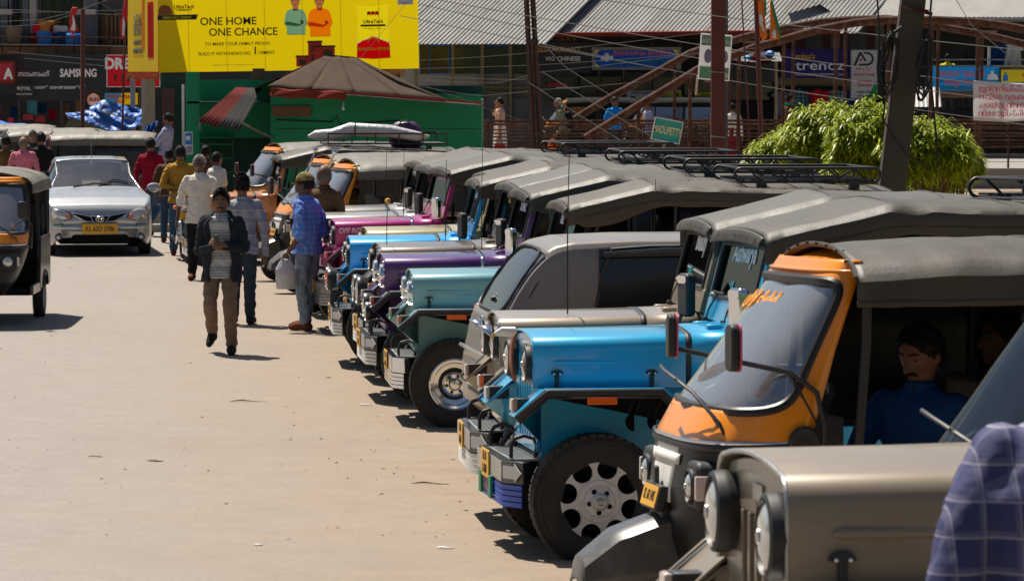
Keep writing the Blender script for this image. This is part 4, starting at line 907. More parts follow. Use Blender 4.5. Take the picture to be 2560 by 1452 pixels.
    if cap_m:
        m = MB()
        def cf(u, v): q = 2*math.pi*u; a = math.pi/2*(1-v*.92) + .05; return (math.cos(a)*math.cos(q)*.108, math.cos(a)*math.sin(q)*.090, .02 + math.sin(a)*.115)
        m.grid(cf, 24, 8); m.grid(lambda u, v: (.085 + .075*v*math.sin(math.pi*(.12+.76*u)), (u-.5)*.15*(1-.15*v), .045 - .025*v), 10, 4); part('cap', inh(m), cap_m, body, solid=.006)
    # ---- clothes
    if legs == 'trousers':
        m = MB(); oval(m, [(pel + Vector((0, 0, z)), a, c) for z, a, c in ((-.12, .10, .15), (-.04, .115, .17), (.06, .108, .16), (.12, .10, .15))])
        for k, s_ in (('l', 1), ('r', -1)):
            kn, an = V(k+'k'), V(k+'a'); chain(m, [hp[s_], hp[s_].lerp(kn, .5), kn, kn.lerp(an, .5), an.lerp(kn, .06)], [.088, .084, .072, .066, .060])
        fleshy('trousers', m, M_[trousers], body, vox, 3, .036)
    else:
        m = MB(); m.grid(lambda u, v: (pel.x + (.12 + .07*v + .014*math.sin(u*38+v*3))*math.cos(2*math.pi*u), pel.y + (.17 + .05*v + .016*math.sin(u*38+v*4))*math.sin(2*math.pi*u), pel.z + .1 - v*(.1 + pel.z - .14)), 60, 14); part('dhoti', m, M_[trousers], body, solid=.012)
    for k, s_ in (('l', 1), ('r', -1)):
        if shoes is None: break
        an = V(k+'a'); toe = Vector(P[k+'t'] or tuple(an + Vector((.17, .01*s_, -.055)))); m = MB(); d = (toe-an)
        chain(m, [an + Vector((-.035, 0, -.045)), an + Vector((.05, 0, -.035)), an + d*.75 + Vector((0, 0, -.005)), toe], [.046, .050, .043, .034]); chain(m, [an + Vector((-.01, 0, .01)), an + Vector((0, 0, -.03))], [.046, .05]); 
        so_ = MB(); dn = Vector((d.x, d.y, 0)).normalized(); pitch = math.atan2(-(d.z+.055), .17)
        o = fleshy('shoe', m, M_[shoes], body, vox*.8, 2)
    m = MB(); zt = hem if not tuck else .95; bl = belly
    secs = [(zt, .140 + bl*.3, .200), (.90, .128 + bl*.5, .180), (.97, .115 + bl*.7, .162), (1.06, .112 + bl, .152), (1.16, .115 + bl*.6, .160), (1.27, .120, .180), (1.345, .112, .188), (1.385, .092, .160), (1.412, .072, .095), (1.428, .060, .066)]
    oval(m, [(sp(z) if z > .92 else Vector((pel.x, pel.y, z + dz)), a, c*(wide if z < 1.33 else 1)) for z, a, c in secs if z >= zt], 24)
    for k, s_ in (('l', 1), ('r', -1)):
        e, w_ = V(k+'e'), V(k+'h')
        if sleeve == 'long': chain(m, [sh[s_] + Vector((0, -.012*s_, -.030)), sh[s_].lerp(e, .5), e, e.lerp(w_, .5), w_.lerp(e, .06)], ([.064, .060, .051, .045, .040] if not jacket else [.056, .05, .045, .04, .034]))
        elif sleeve == 'rolled': chain(m, [sh[s_] + Vector((0, -.012*s_, -.030)), sh[s_].lerp(e, .5), e, e.lerp(w_, .22)], [.064, .062, .056, .053])
        else: chain(m, [sh[s_] + Vector((0, -.012*s_, -.030)), sh[s_].lerp(e, .5), sh[s_].lerp(e, .8)], [.064, .063, .062])
    shirt_o = fleshy('shirt', m, M_[shirt], body, vox, 3, .034*foldk)
    m = MB()                                      # collar
    for s_ in (1, -1):
        m.grid(lambda u, v: tuple(sp(1.415) + Vector((.064*math.cos(math.pi*u) + .012*v*math.cos(math.pi*u), s_*(.060 + .016*v)*math.sin(math.pi*u) + s_*.012*v*(u < .2), .035*(1-v) - .012*u*0 - .03*v*max(0, math.cos(math.pi*u))))), 12, 3)
    part('collar', m, M_[shirt], shirt_o, solid=.005)
    if jacket:
        m = MB()
        def jf(u, v):
            a = .62 + u*(2*math.pi - 1.24); z = 1.40 - v*(1.40-.74); c_ = sp(z) if z > .92 else Vector((pel.x, pel.y, z+dz)); w1 = interp([(.74, .200), (1.0, .185), (1.3, .195), (1.36, .178), (1.40, .12)], z); d1 = interp([(.74, .16), (1.0, .15), (1.3, .145), (1.40, .09)], z)
            return (c_.x + d1*math.cos(a) + .010*math.sin(a*13 + v*5), c_.y + w1*math.sin(a) + .010*math.sin(v*17+a*4), c_.z)
        m.grid(jf, 48, 24); j = part('jacket', m, M_[jacket], body, solid=.02)
        m = MB()
        for k, s_ in (('l', 1), ('r', -1)):
            e, w_ = V(k+'e'), V(k+'h'); chain(m, [sh[s_] + Vector((0, -.02*s_, -.022)), sh[s_].lerp(e, .5), e, e.lerp(w_, .5), w_.lerp(e, .10)], [.078, .070, .062, .056, .046])
        fleshy('jacket_sleeve', m, M_[jacket], j, vox, 3, .048)
        m = MB(); m.tube([(sp(1.42).x - .07 + .0, y, 1.425+dz - .0) for y in (-.09, -.05, 0, .05, .09)], .03, 8); chain(m, [sp(1.40) + Vector((.03, .11, 0)), sp(1.43) + Vector((-.05, .08, .01)), sp(1.43) + Vector((-.08, 0, .01)), sp(1.43) + Vector((-.05, -.08, .01)), sp(1.40) + Vector((.03, -.11, 0))], [.018, .032, .036, .032, .018]); fleshy('jacket_collar', m, M_[jacket], j, vox, 2)
    return t, body
WALK = dict(lk=(.16, .09, .50), la=(.22, .10, .09), rk=(-.02, -.10, .49), ra=(-.26, -.10, .16), rt=(-.13, -.10, .05))
def stand(u, v, Y, z=None):
    P = at(u, v, Y); P.z = gz(Y) if z is None else z; return P
# ================================================================ buildings, boards, poles and wires behind the vehicles
def W(u, v, Y): p = at(u, v, Y); return (p.x, p.y, p.z)
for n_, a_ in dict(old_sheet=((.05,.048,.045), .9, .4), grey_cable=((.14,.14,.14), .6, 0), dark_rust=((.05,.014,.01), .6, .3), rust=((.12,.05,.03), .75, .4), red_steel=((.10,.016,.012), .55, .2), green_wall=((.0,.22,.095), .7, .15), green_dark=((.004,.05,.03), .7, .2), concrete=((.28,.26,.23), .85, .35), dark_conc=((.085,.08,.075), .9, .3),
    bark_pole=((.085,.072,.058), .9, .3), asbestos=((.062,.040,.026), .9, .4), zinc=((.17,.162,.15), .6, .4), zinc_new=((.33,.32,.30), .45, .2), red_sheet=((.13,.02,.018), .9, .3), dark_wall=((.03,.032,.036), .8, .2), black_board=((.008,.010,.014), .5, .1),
    grey_panel=((.20,.195,.19), .6, .2), ochre=((.26,.20,.10), .6, .3), slate=((.10,.11,.135), .6, .15), yellow_board=((.80,.62,.0), .5, .05), red_board=((.42,.01,.04), .5, .1), blue_board=((.01,.18,.62), .5, .1), purple_board=((.05,.025,.24), .45, .1),
    teal_board=((.03,.36,.30), .6, .35), sky_board=((.02,.33,.58), .6, .15), white_board=((.68,.68,.70), .6, .1), tarp=((.01,.085,.40), .4, .12), bamboo=((.28,.20,.12), .8, .3), wood=((.14,.075,.035), .75, .3), thatch=((.28,.14,.055), .95, .3), tent=((.22,.20,.13), .8, .2),
    tile_grey=((.33,.32,.30), .8, .2), cream_wall=((.45,.43,.40), .8, .2), maroon_sheet=((.10,.03,.03), .6, .3), cable=((.012,.012,.012), .6, 0), wire=((.26,.26,.26), .35, 0), orange_box=((.45,.17,.02), .6, .2), print_green=((.30,.42,.33), .7, 0), print_orange=((.72,.30,.02), .7, 0),
    print_skin=((.55,.32,.2), .7, 0), print_grey=((.16,.16,.17), .7, 0), bag_yellow=((.72,.62,.03), .5, 0), bag_red=((.5,.01,.02), .5, 0), flag_red=((.55,.015,.02), .7, .05), flag_orange=((.8,.17,.015), .7, .05), flag_green=((.02,.25,.07), .7, 0), print_brick=((.22,.06,.06), .7, 0),
    ink_brown=((.06,.05,.0), .6, 0), ink_gold=((.65,.32,.02), .6, 0), ink_pink=((.6,.12,.2), .6, 0), ink_green=((.0,.25,.15), .6, 0), awning=((.20,.03,.02), .9, .25)).items():
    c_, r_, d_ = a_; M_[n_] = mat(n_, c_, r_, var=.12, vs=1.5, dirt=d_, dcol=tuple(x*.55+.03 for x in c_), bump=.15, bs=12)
M_['rust'] = mat('flaking_rusty_pipe', (.085,.036,.022), .8, spec=.15, var=.4, vs=3, dirt=.7, dcol=(.20,.17,.14), bump=.6, bs=25)
M_['window_pane'] = mat('dark_window_glass', (.012,.015,.022), .08, 0, .6)
M_['tarp'] = mat('crumpled_blue_tarp', (.03,.14,.48), .5, var=.3, vs=2, bump=.5, bs=6)
def translucent(name, col, k=.55):
    m = mat(name, col, .55, var=.05, vs=1, bump=.1, bs=3); n = m.node_tree.nodes; L_ = m.node_tree.links; tr = n.new('ShaderNodeBsdfTranslucent'); tr.inputs[0].default_value = (*col, 1); ms = n.new('ShaderNodeMixShader'); ms.inputs[0].default_value = k
    o = n['Material Output']; L_.new(n['Principled BSDF'].outputs[0], ms.inputs[1]); L_.new(tr.outputs[0], ms.inputs[2]); L_.new(ms.outputs[0], o.inputs[0]); M_[name] = m
for n_, c_ in (('flex_yellow', (.78,.60,.0)), ('flex_white', (.8,.79,.8)), ('flex_sky', (.02,.40,.70)), ('flex_red', (.6,.01,.04)), ('flex_purple', (.06,.03,.30)), ('flex_blue', (.01,.20,.70)), ('print_green', (.38,.55,.42)), ('print_orange', (.85,.40,.03)), ('print_skin', (.62,.36,.22)), ('print_grey', (.42,.42,.44)), ('bag_yellow', (.85,.78,.06)), ('bag_red', (.65,.01,.03)), ('print_brick', (.34,.10,.09)), ('pale_print', (.36,.55,.42))): translucent(n_, c_, .82 if 'print' in n_ or 'bag' in n_ else .55)
UP = (math.pi/2, 0, 0)
def board(name, label, cat, u0, v0, u1, v1, Y, m, th=.06, group=None, rot=0, frame=None, holes=None):
    s = F/Y; c = at((u0+u1)/2, (v0+v1)/2, Y); t = thing(name, label, cat, c, 0, group); hw, hh = (u1-u0)/2/s, (v1-v0)/2/s
    if rot: t.rotation_euler = (0, R(rot), 0)
    mb = MB()
    if holes:
        from mathutils.geometry import tessellate_polygon
        loops = [[Vector((-hw, 0, -hh)), Vector((hw, 0, -hh)), Vector((hw, 0, hh)), Vector((-hw, 0, hh))]] + [[Vector(((u-(u0+u1)/2)/s, 0, -(v-(v0+v1)/2)/s)) for u, v in h_] for h_ in holes]
        L2 = [[Vector((q.x, q.z, 0)) for q in l_] for l_ in loops]; tr = tessellate_polygon(L2); mb.add([q for l_ in loops for q in l_], [tuple(t3) for t3 in tr])
    else: mb.box(-hw, hw, 0, th, -hh, hh)
    part('board', mb, M_[m], t)
    if frame:
        mb = MB(); f = frame[1]/s
        for a in ((-hw-.0, hw+.0, hh-f, hh+.003), (-hw, hw, -hh-.003, -hh+f)): mb.box(a[0]-.003, a[1]+.003, -.03, th-.002, a[2], a[3])
        for a in ((-hw-.003, -hw+f), (hw-f, hw+.003)): mb.box(a[0], a[1], -.028, th-.004, -hh+f+.001, hh-f-.001)
        part('frame', mb, M_[frame[0]], t)
    def T(txt, u, v, px, m, sx=1, align='CENTER', bold=.0, shear=0, name='lettering', rz=0):
        return text(name, txt, px/.70/s, M_[m], t, ((u-(u0+u1)/2)/s, -.006, -(v-(v0+v1)/2)/s), UP, sx, .003, align, shear, bold*px/s)
    def Q(nm, pts, m, d=-.008):
        mb = MB(); mb.prism([((u-(u0+u1)/2)/s, -(v-(v0+v1)/2)/s) for u, v in pts], d, d+.006); return part(nm, mb, M_[m], t)
    t_ = dict(t=t, T=T, Q=Q, s=s); return t_
def box_px(mb, u0, v0, u1, v1, Y, dy): a, b = at(u0, v0, Y), at(u1, v1, Y); mb.box(min(a.x, b.x), max(a.x, b.x), Y, Y+dy, min(a.z, b.z), max(a.z, b.z)); return mb
def simple(name, label, cat, mb, m, **k): o = part(name, mb, M_[m], None); return tag(o, label, cat, **k)
def corr(o, ux, up, n, amp, seg=6):
    """corrugated sheet from corner o, ux along the eave, up the rib direction"""
    mb = MB(); o, ux, up = Vector(o), Vector(ux), Vector(up); nn = ux.cross(up).normalized()
    if nn.z < 0: nn = -nn
    k = n*4; prof = (0, 0, 0, 1)
    def fn(u, v): i = round(u*k); return tuple(o + ux*u + up*v + nn*amp*prof[i % 4])
    mb.grid(fn, k, seg); return mb
# ---- raised walkway with railings in front of the shops
mb = MB(); mb.box(-1.2, 40, 89.6, 100, -.2, .50); d = link('walkway', mb.mesh('walkway'), M_['concrete']); struct(d)
mb = MB(); mb.box(-60, 60, 100, 150, -.2, .45); d = link('far_road', mb.mesh('far_road'), M_['concrete']); struct(d)
rl = thing('pipe_railing', 'long rusty pipe railing along the raised walkway', 'railing', (6, 90, .5))
for k, (v, r) in enumerate(((303, .035), (312, .035), (325, .02), (334, .02), (343, .02), (352, .02), (361, .02), (368, .03))):
    y = .25 if k == 0 else 0
    mb = MB(); z = at(1280, v, 90 + y).z - .5; mb.tube([(-6.8, y, z), (8, y, z+.02), (24, y, z+.03)], r, 6); part('rail', mb, M_['rust'], rl)
for i in range(24):
    x = -6.6 + 1.3*i; mb = MB(); mb.tube([(x, 0, -.3), (x, 0, 1.12)], .028, 6); part('rail_post', mb, M_['rust'], rl)
r2 = thing('pipe_railing', 'second rusty pipe railing on the far side of the walkway', 'railing', (6, 97, .5))
for k in range(6): mb = MB(); mb.tube([(-6.8, 0, .2+.18*k), (24, 0, .2+.18*k)], .022, 6); part('rail', mb, M_['rust'], r2)
for i in range(16): mb = MB(); mb.tube([(-6+2*i, 0, -.2), (-6+2*i, 0, 1.12)], .028, 6); part('rail_post', mb, M_['rust'], r2)
# ---- twin rusty arches of the footbridge
near = [(1464,346),(1503,322),(1600,262),(1680,215),(1751,171),(1825,143),(1890,118),(1943,105),(2000,88),(2053,74),(2135,58),(2218,51),(2315,50),(2433,55),(2500,63),(2580,78)]
far = [(1436,299),(1480,272),(1530,242),(1590,210),(1641,182),(1723,135),(1780,115),(1833,102),(1860,94),(1954,73),(2053,55),(2122,50),(2218,47),(2342,66),(2433,82),(2500,96),(2580,116)]
for lab, pts, Y, posts in (('nearer rusty pipe arch of the footbridge, peeling paint', near, 89.0, (1594, 1723, 1845, 1956, 2087, 2218, 2325, 2441)), ('farther rusty pipe arch of the footbridge, patched white', far, 98.0, (1540, 1685, 1822, 1981, 2111, 2240, 2342, 2452))):
    t = thing('bridge_arch', lab, 'arch', (at(1940, 380, Y).x, Y, .5), 0, 'pipe arches of the footbridge')
    P = [Vector(W(u, v, Y)) - t.location for u, v in pts]
    for a in range(0, len(P)-1, 3):
        seg_ = P[a:a+4]
        if len(seg_) > 1: mb = MB(); mb.tube(seg_, .105, 14); mb.lathe([(-.02, .12), (.02, .12)], c=(0, 0, 0)) if False else None; part('arch_pipe', mb, M_['rust'], t)
    for u in posts:
        for (a, b), (c, d_) in zip(pts, pts[1:]):
            if a <= u <= c: v = b + (d_-b)*(u-a)/(c-a)
        x = at(u, 200, Y).x - t.location.x; zt_ = at(u, v, Y).z - .5
        mb = MB(); mb.tube([(x, 0, -.1), (x+.03, 0, zt_)], .048, 8); part('arch_hanger', mb, M_['rust'], t)
for (u0, v0, u1, v1) in ((1740,260-20,1745,180),(1858,107,1960,104),(1980,77,2075,75),(2450,80,2490,80),(1760,204,1800,203)):
    mb = MB(); mb.tube([W(u0, v0, 90), W(u1, v1, 97)], .035, 6); simple('cross_pipe', None, 'pipe', mb, 'rust', group='cross pipes between the bridge arches')['label'] = 'rusty cross pipe joining the bridge arches %s' % {1740: 'beside the red steel pole', 1858: 'behind the party flags', 1980: 'over the purple sign', 2450: 'above the cloth banner', 1760: 'just under the torn poster'}[u0]
# ---- shop building with the big corrugated roof
hall = thing('market_hall', 'long shop building under a big weathered corrugated roof', 'building', (at(1500, 300, 104).x, 104, 0.45))
def addp(name, mb, m, T, **k): o = part(name, mb, M_[m], None, **k); o.parent = T; o.location = (-T.location.x, -T.location.y, -T.location.z); return o
Yr = 103
x0 = at(1030, 110, Yr).x; x1 = at(1335, 110, Yr).x; x2 = at(2100, 84, Yr+1).x
z1 = at(1200, 111, Yr).z; z2 = at(1600, 84, Yr+1).z
up = Vector((3.2, 6, 3.2))
xx = x0 - 3.4
while xx < x2:
    low = xx < x1 - .2; wd = .9; zb = z1 if low else z2; yb = Yr if low else Yr+1
    st = Vector((xx, yb, zb)); 
    addp('roof_sheet', corr(st + Vector((0, 0, .004*((int(xx*7)) % 3))), (wd+.02, 0, 0), up, 7, .022, 3), random.choice(('zinc', 'zinc', 'zinc', 'grey_panel')), hall); xx += wd
mb = MB(); mb.tube([(x1+.1, Yr+.9, z2-.05), (x2, Yr+.9, z2+.05)], .07, 8); addp('gutter', mb, 'awning', hall)
mb = MB()
for i in range(34):
    u = 1360 + i*15; p, q = W(u, 91, 104.4), W(u+15, 104, 104.4); a, b = W(u, 104, 104.4), W(u+15, 91, 104.4); mb.tube([p, q], .012, 4); mb.tube([a, b], .012, 4)
mb.tube([W(1355, 90, 104.4), W(1880, 84, 104.4)], .02, 5); mb.tube([W(1355, 105, 104.4), W(1880, 105, 104.4)], .025, 5); addp('lattice_truss', mb, 'cable', hall)
mb = box_px(MB(), 1000, 108, 1345, 420, 106, .3); mb.mi = 0; addp('wall', mb, 'cream_wall', hall)
mb = box_px(MB(), 1345, 84, 1990, 420, 108.5, .3); addp('back_wall', mb, 'dark_wall', hall)
mb = box_px(MB(), 600, -200, 2700, -100, 118, .3); 
mb = box_px(MB(), 1000, 240, 1345, 420, 105.9, .08); addp('plinth', mb, 'tile_grey', hall)
for k, (a, b) in enumerate(((1052, 1072), (1074, 1122), (1128, 1200), (1204, 1272), (1278, 1330))):
    mb = box_px(MB(), a, 114, b, 184, 105.8, .05); w_ = addp('window', mb, 'window_pane', hall)
    mb = MB()
    for e in (a, b): box_px(mb, e-1.5, 113, e+1.5, 186, 105.7, .08)
    box_px(mb, a, 112, b, 115, 105.7, .08); box_px(mb, a, 183, b, 186, 105.7, .08); f_ = part('window_frame', mb, M_['blue_board' if k % 2 else 'slate'], w_)
for u in (1132, 1206, 1276, 1328, 1040):
    mb = box_px(MB(), u-4, 110, u+4, 420, 105.5, .2); addp('pillar', mb, 'ochre', hall)
for (a, b, c, e) in ((1210,188,1270,215),(1210,222,1270,228),(1210,232,1270,300),(1282,188,1326,240),(1282,246,1326,300)):
    mb = box_px(MB(), a, b, c, e, 105.75, .06); addp('wall_panel', mb, 'grey_panel', hall)
for v in (186, 217, 230): mb = box_px(MB(), 1205, v, 1335, v+4, 105.6, .1); addp('trim', mb, 'ochre', hall)
# shop bays under the truss
for k, (a, b, m) in enumerate(((1350, 1440, 'slate'), (1445, 1560, 'dark_wall'), (1565, 1700, 'slate'), (1705, 1800, 'green_dark'), (1805, 1950, 'dark_wall'))):
    mb = box_px(MB(), a, 182, b, 300, 107.6, .1); addp('shop_front', mb, m, hall)
    mb = box_px(MB(), a+6, 192, b-6, 250, 107.4, .05); w_ = addp('shop_window', mb, 'window_pane', hall)
for u in (1345, 1442, 1562, 1702, 1802, 1400, 1500, 1630):
    mb = box_px(MB(), u-3, 84, u+3, 420, 107.2, .15); addp('pillar', mb, 'dark_conc', hall)
b = board('restaurant_sign', 'dark restaurant signboard with yellow and white capital letters', 'sign', 1345, 96, 1476, 182, 104.6, 'black_board'); b['T']('SAI DARBAR', 1405, 100, 9, 'ink_gold', 1); b['T']('RESTAURANT', 1396, 125, 13, 'ink_gold', .98); b['T']('VEG', 1375, 148, 10, 'ink_white', .9); b['T']('CHINESE', 1422, 148, 11, 'ink_white', .95, bold=.02)
b = board('bakery_sign', 'blue bakery signboard with yellow corners and a white cross shaped cake emblem', 'sign', 1480, 119, 1702, 175, 104.4, 'flex_blue', .02, frame=('grey_panel', 7)); b['T']('SARAVANA BAKERY', 1605, 134, 11, 'ink_pink', 1.02, bold=.04); b['T']('சரவணா பேக்கரி', 1605, 154, 10, 'ink_green', 1.15, bold=.03)
for q in (((1487,126),(1500,126),(1487,138)), ((1695,126),(1682,126),(1695,138)), ((1487,168),(1500,168),(1487,156)), ((1695,168),(1682,168),(1695,156))): b['Q']('corner', q, 'yellow_board')
b['Q']('emblem', ((1502,140),(1512,140),(1512,134),(1522,134),(1522,140),(1533,140),(1533,150),(1522,150),(1522,154),(1512,154),(1512,150),(1502,150)), 'white_board')
b = board('tiffin_sign', 'cream and yellow food stall sign with tiffin corner lettering', 'sign', 1568, 227, 1704, 262, 106, 'white_board'); b['T']('TIFFIN CORNER', 1607, 233, 6, 'ink', 1); b['Q']('yellow_field', ((1568,252),(1640,240),(1704,228),(1704,262),(1568,262)), 'yellow_board'); b['Q']('food_picture', [(1581+9*math.cos(i), 246+5*math.sin(i)) for i in [k*.63 for k in range(10)]], 'print_brick'); b['Q']('food_picture', [(1690+7*math.cos(i), 238+6*math.sin(i)) for i in [k*.63 for k in range(10)]], 'print_skin')
b = board('main_gate_sign', 'yellow sign reading Munnar main gate beside the red steel pole', 'sign', 1741, 232, 1812, 250, 106.2, 'yellow_board'); b['T']('MUNNAR', 1770, 238, 6, 'ink', 1); b['T']('MAIN GATE', 1770, 247, 5, 'ink', 1)
b = board('red_board', 'red fascia strip above the dim shop bay', 'sign', 1368, 208, 1418, 217, 105.5, 'red_board'); b['Q']('white_strip', ((1390,218),(1450,218),(1450,222),(1390,222)), 'white_board')
mb = box_px(MB(), 1430, 246, 1462, 282, 104, .4); simple('stall_cabinet', 'orange brown wooden cabinet beside the stooping man', 'cabinet', mb, 'orange_box')
# far autos waiting by the shops
for u, lab in ((1662, 'auto with yellow windscreen frame seen head on beyond the walkway'), (1760, 'auto with pale canopy edge beyond the walkway behind the red pole')):
    P = at(u, 320, 103.0); P.z = .45; auto('auto_rickshaw', lab, P, R(-92), detail=False, mirrors=False, top='under', plate='KL 68')
P = at(1360, 320, 102); P.z = .45; auto('auto_rickshaw', 'auto with orange front corner behind the rusty lattice pole', P, R(178), detail=False, mirrors=False, top='under')
P = at(1570, 320, 101.5); P.z = .45; auto('auto_rickshaw', 'auto with orange roof glimpsed behind the blue polo man', P, R(170), detail=False, mirrors=False, top='under')
# ---- gabled building on the right
gb = thing('gabled_building', 'two storey shop building with pale corrugated gable roof on the right', 'building', (at(2250, 300, 108).x, 108, .45))
xx = at(2095, 40, 105).x; xe = at(2640, 40, 105).x
while xx < xe: addp('roof_sheet', corr((xx, 105, at(2300, 44, 105).z + .002*(int(xx*5) % 3)), (.92, 0, 0), (-3.2, 6, 3.4), 7, .022, 3), 'zinc_new', gb); xx += .9
mb = MB(); mb.add([W(2100, 44, 105.2), W(1940, -60, 105.2), W(1940, -60, 105.6), W(2100, 44, 105.6)], [(0,1,2,3)]); mb.tube([W(2105, 48, 105), W(2640, 50, 105)], .07, 6); addp('eave_pipe', mb, 'grey_panel', gb)
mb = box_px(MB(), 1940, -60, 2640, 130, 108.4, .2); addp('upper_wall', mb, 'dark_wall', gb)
for i, u in enumerate(range(1990, 2210, 22)):
    m = corr(W(u, 126, 107.6), (22/86, 0, 0), (0, 0, at(2000, 45 if u > 2080 else 30, 107.6).z - at(2000, 126, 107.6).z), 3, .02, 2); addp('wall_sheet', m, ('maroon_sheet', 'slate', 'slate', 'maroon_sheet', 'grey_panel')[i % 5], gb)
for v in (12, 24, 38): mb = MB(); mb.tube([W(1950 + v, v, 106.8), W(2080, v, 106.8)], .03, 5); addp('purlin', mb, 'dark_wall', gb)
mb = MB(); a, b_, c = W(1990, -5, 106.5), W(1935, 42, 106.5), W(1995, 42, 106.5); mb.add([a, b_, c], [(0, 1, 2)]); addp('soffit', mb, 'slate', gb)
mb = box_px(MB(), 1940, 195, 2240, 215, 106.6, .2); addp('lintel', mb, 'ochre', gb)
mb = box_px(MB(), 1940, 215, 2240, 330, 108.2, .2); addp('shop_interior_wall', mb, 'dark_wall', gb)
for a, b_ in ((1940, 1948), (2120, 2128), (2228, 2236)): mb = box_px(MB(), a, 195, b_, 420, 106.8, .2); addp('pillar', mb, 'ochre', gb)
mb = box_px(MB(), 2236, 60, 2640, 420, 109.5, .2); addp('back_wall', mb, 'dark_wall', gb)
mb = box_px(MB(), 2325, 166, 2640, 172, 103.8, 3); addp('balcony_slab', mb, 'dark_conc', gb)
mb = MB(); mb.tube([W(2325, 166, 103.6), W(2640, 166, 103.6)], .03, 6); mb.tube([W(2325, 150, 103.6), W(2640, 150, 103.6)], .02, 6); addp('balcony_rail', mb, 'zinc', gb)
mb = box_px(MB(), 2320, 225, 2640, 245, 103.4, .1); addp('shade_board', mb, 'wood', gb)
mb = box_px(MB(), 2470, 118, 2476, 190, 103.6, .08); addp('balcony_post', mb, 'cream_wall', gb)
m = corr(W(2265, 268, 101), (1.0, 0, 0), (.1, 1.4, .55), 8, .02, 2); addp('lean_to_sheet', m, 'zinc_new', gb)
b = board('clothes_shop_sign', 'purple clothes shop sign with yellow script over big white letters', 'sign', 1961, 123, 2127, 196, 105.2, 'flex_purple', .01); b['T']("asokaa's", 2010, 142, 14, 'ink_gold', .85, bold=.03); b['T']('trendz', 2050, 165, 24, 'ink_white', 1.35, bold=.01); b['T']('MENS & WOMENS READYMADE SHOP', 2050, 187, 6, 'ink_white', .93)
b = board('homestay_sign', 'white homestay signboard with black angular letters and phone numbers', 'sign', 2126, 125, 2195, 248, 104.8, 'flex_white', .01, frame=('zinc', 2)); b['Q']('logo_stroke', ((2133,165),(2148,131),(2153,131),(2167,154),(2161,154),(2151,138),(2140,165)), 'black_board'); b['Q']('logo_stroke', ((2158,131),(2172,131),(2181,137),(2185,148),(2181,159),(2172,165),(2146,165),(2148,160),(2170,160),(2176,156),(2180,148),(2176,140),(2170,136),(2161,136)), 'black_board'); b['Q']('logo_stroke', ((2148,153),(2152,145),(2156,153)), 'red_board')
b['T']('Home Stay', 2159, 172, 7, 'ink_red', .85, bold=.03); b['T']('BUDGET ROOMS', 2161, 188, 6, 'ink_red', .78, bold=.03); b['T']('&', 2160, 196, 4, 'ink_red', 1); b['T']('JEEP SAFARI', 2161, 204, 6, 'ink_red', .8, bold=.03); b['T']('AVAILABLE', 2161, 214, 6, 'ink_red', .85, bold=.03); b['T']('94959 29544', 2163, 231, 5.5, 'ink', .95, bold=.03); b['T']('97781 99232', 2163, 241, 5.5, 'ink', .95, bold=.03)
b['Q']('green_corner', ((2194,205),(2194,247),(2165,247),(2178,228),(2186,208)), 'flag_green', -.004)
b = board('tailor_banner', 'sky blue tailor banner with pink letters hung under the balcony', 'banner', 2322, 168, 2498, 227, 103.3, 'flex_sky', .01); b['T']('GOLD TAILOR', 2406, 186, 13, 'ink_pink', .95, bold=.05); b['T']('गोल्ड टेलर', 2400, 208, 14, 'ink_pink', 1.0, bold=.03); b['Q']('printed_man', ((2468,200),(2470,188),(2477,184),(2476,178),(2484,178),(2483,184),(2492,188),(2496,200)), 'white_board')
b = board('orange_banner', 'orange yellow banner with a small printed man at the right edge', 'banner', 2503, 175, 2600, 206, 103.3, 'yellow_board', .02); b['T']('TRENDY', 2580, 191, 10, 'ink_red', .9, bold=.05); b['Q']('printed_man', ((2507,203),(2508,190),(2512,186),(2511,181),(2516,181),(2515,186),(2520,190),(2520,203)), 'blue_board')
# hand painted cloth banner tied to the hangers
P = [W(2433, 201, 88.2), W(2640, 210, 88.2), W(2640, 290, 88.2), W(2433, 301, 88.2)]
cb = thing('cloth_banner', 'white cloth banner hand painted in red Malayalam lettering', 'banner', P[0]); mb = MB(); q = [Vector(p) - Vector(P[0]) for p in P]
mb.grid(lambda u, v: tuple((q[0]*(1-u) + q[1]*u)*(1-v) + (q[3]*(1-u) + q[2]*u)*v + Vector((0, .05*math.sin(u*9)*math.sin(v*4), -.06*math.sin(u*3.14)*(.4+v)))), 24, 8); part('cloth', mb, M_['flex_white'], cb, solid=.004)
for i, s_ in enumerate(('മുന്നറിയിപ്പ് റോഡ് നമ്മുടെ', 'ഇവിടെ വാഹനങ്ങൾ പാർക്ക്', 'ചെയ്യുന്നത് കർശനമായി', 'നിരോധിച്ചിരിക്കുന്നു')):
    text('lettering', s_, .19, M_['ink_red'], cb, (.12, -.08, -.22 - .20*i), UP, .9, .002, 'LEFT', bold=.002)
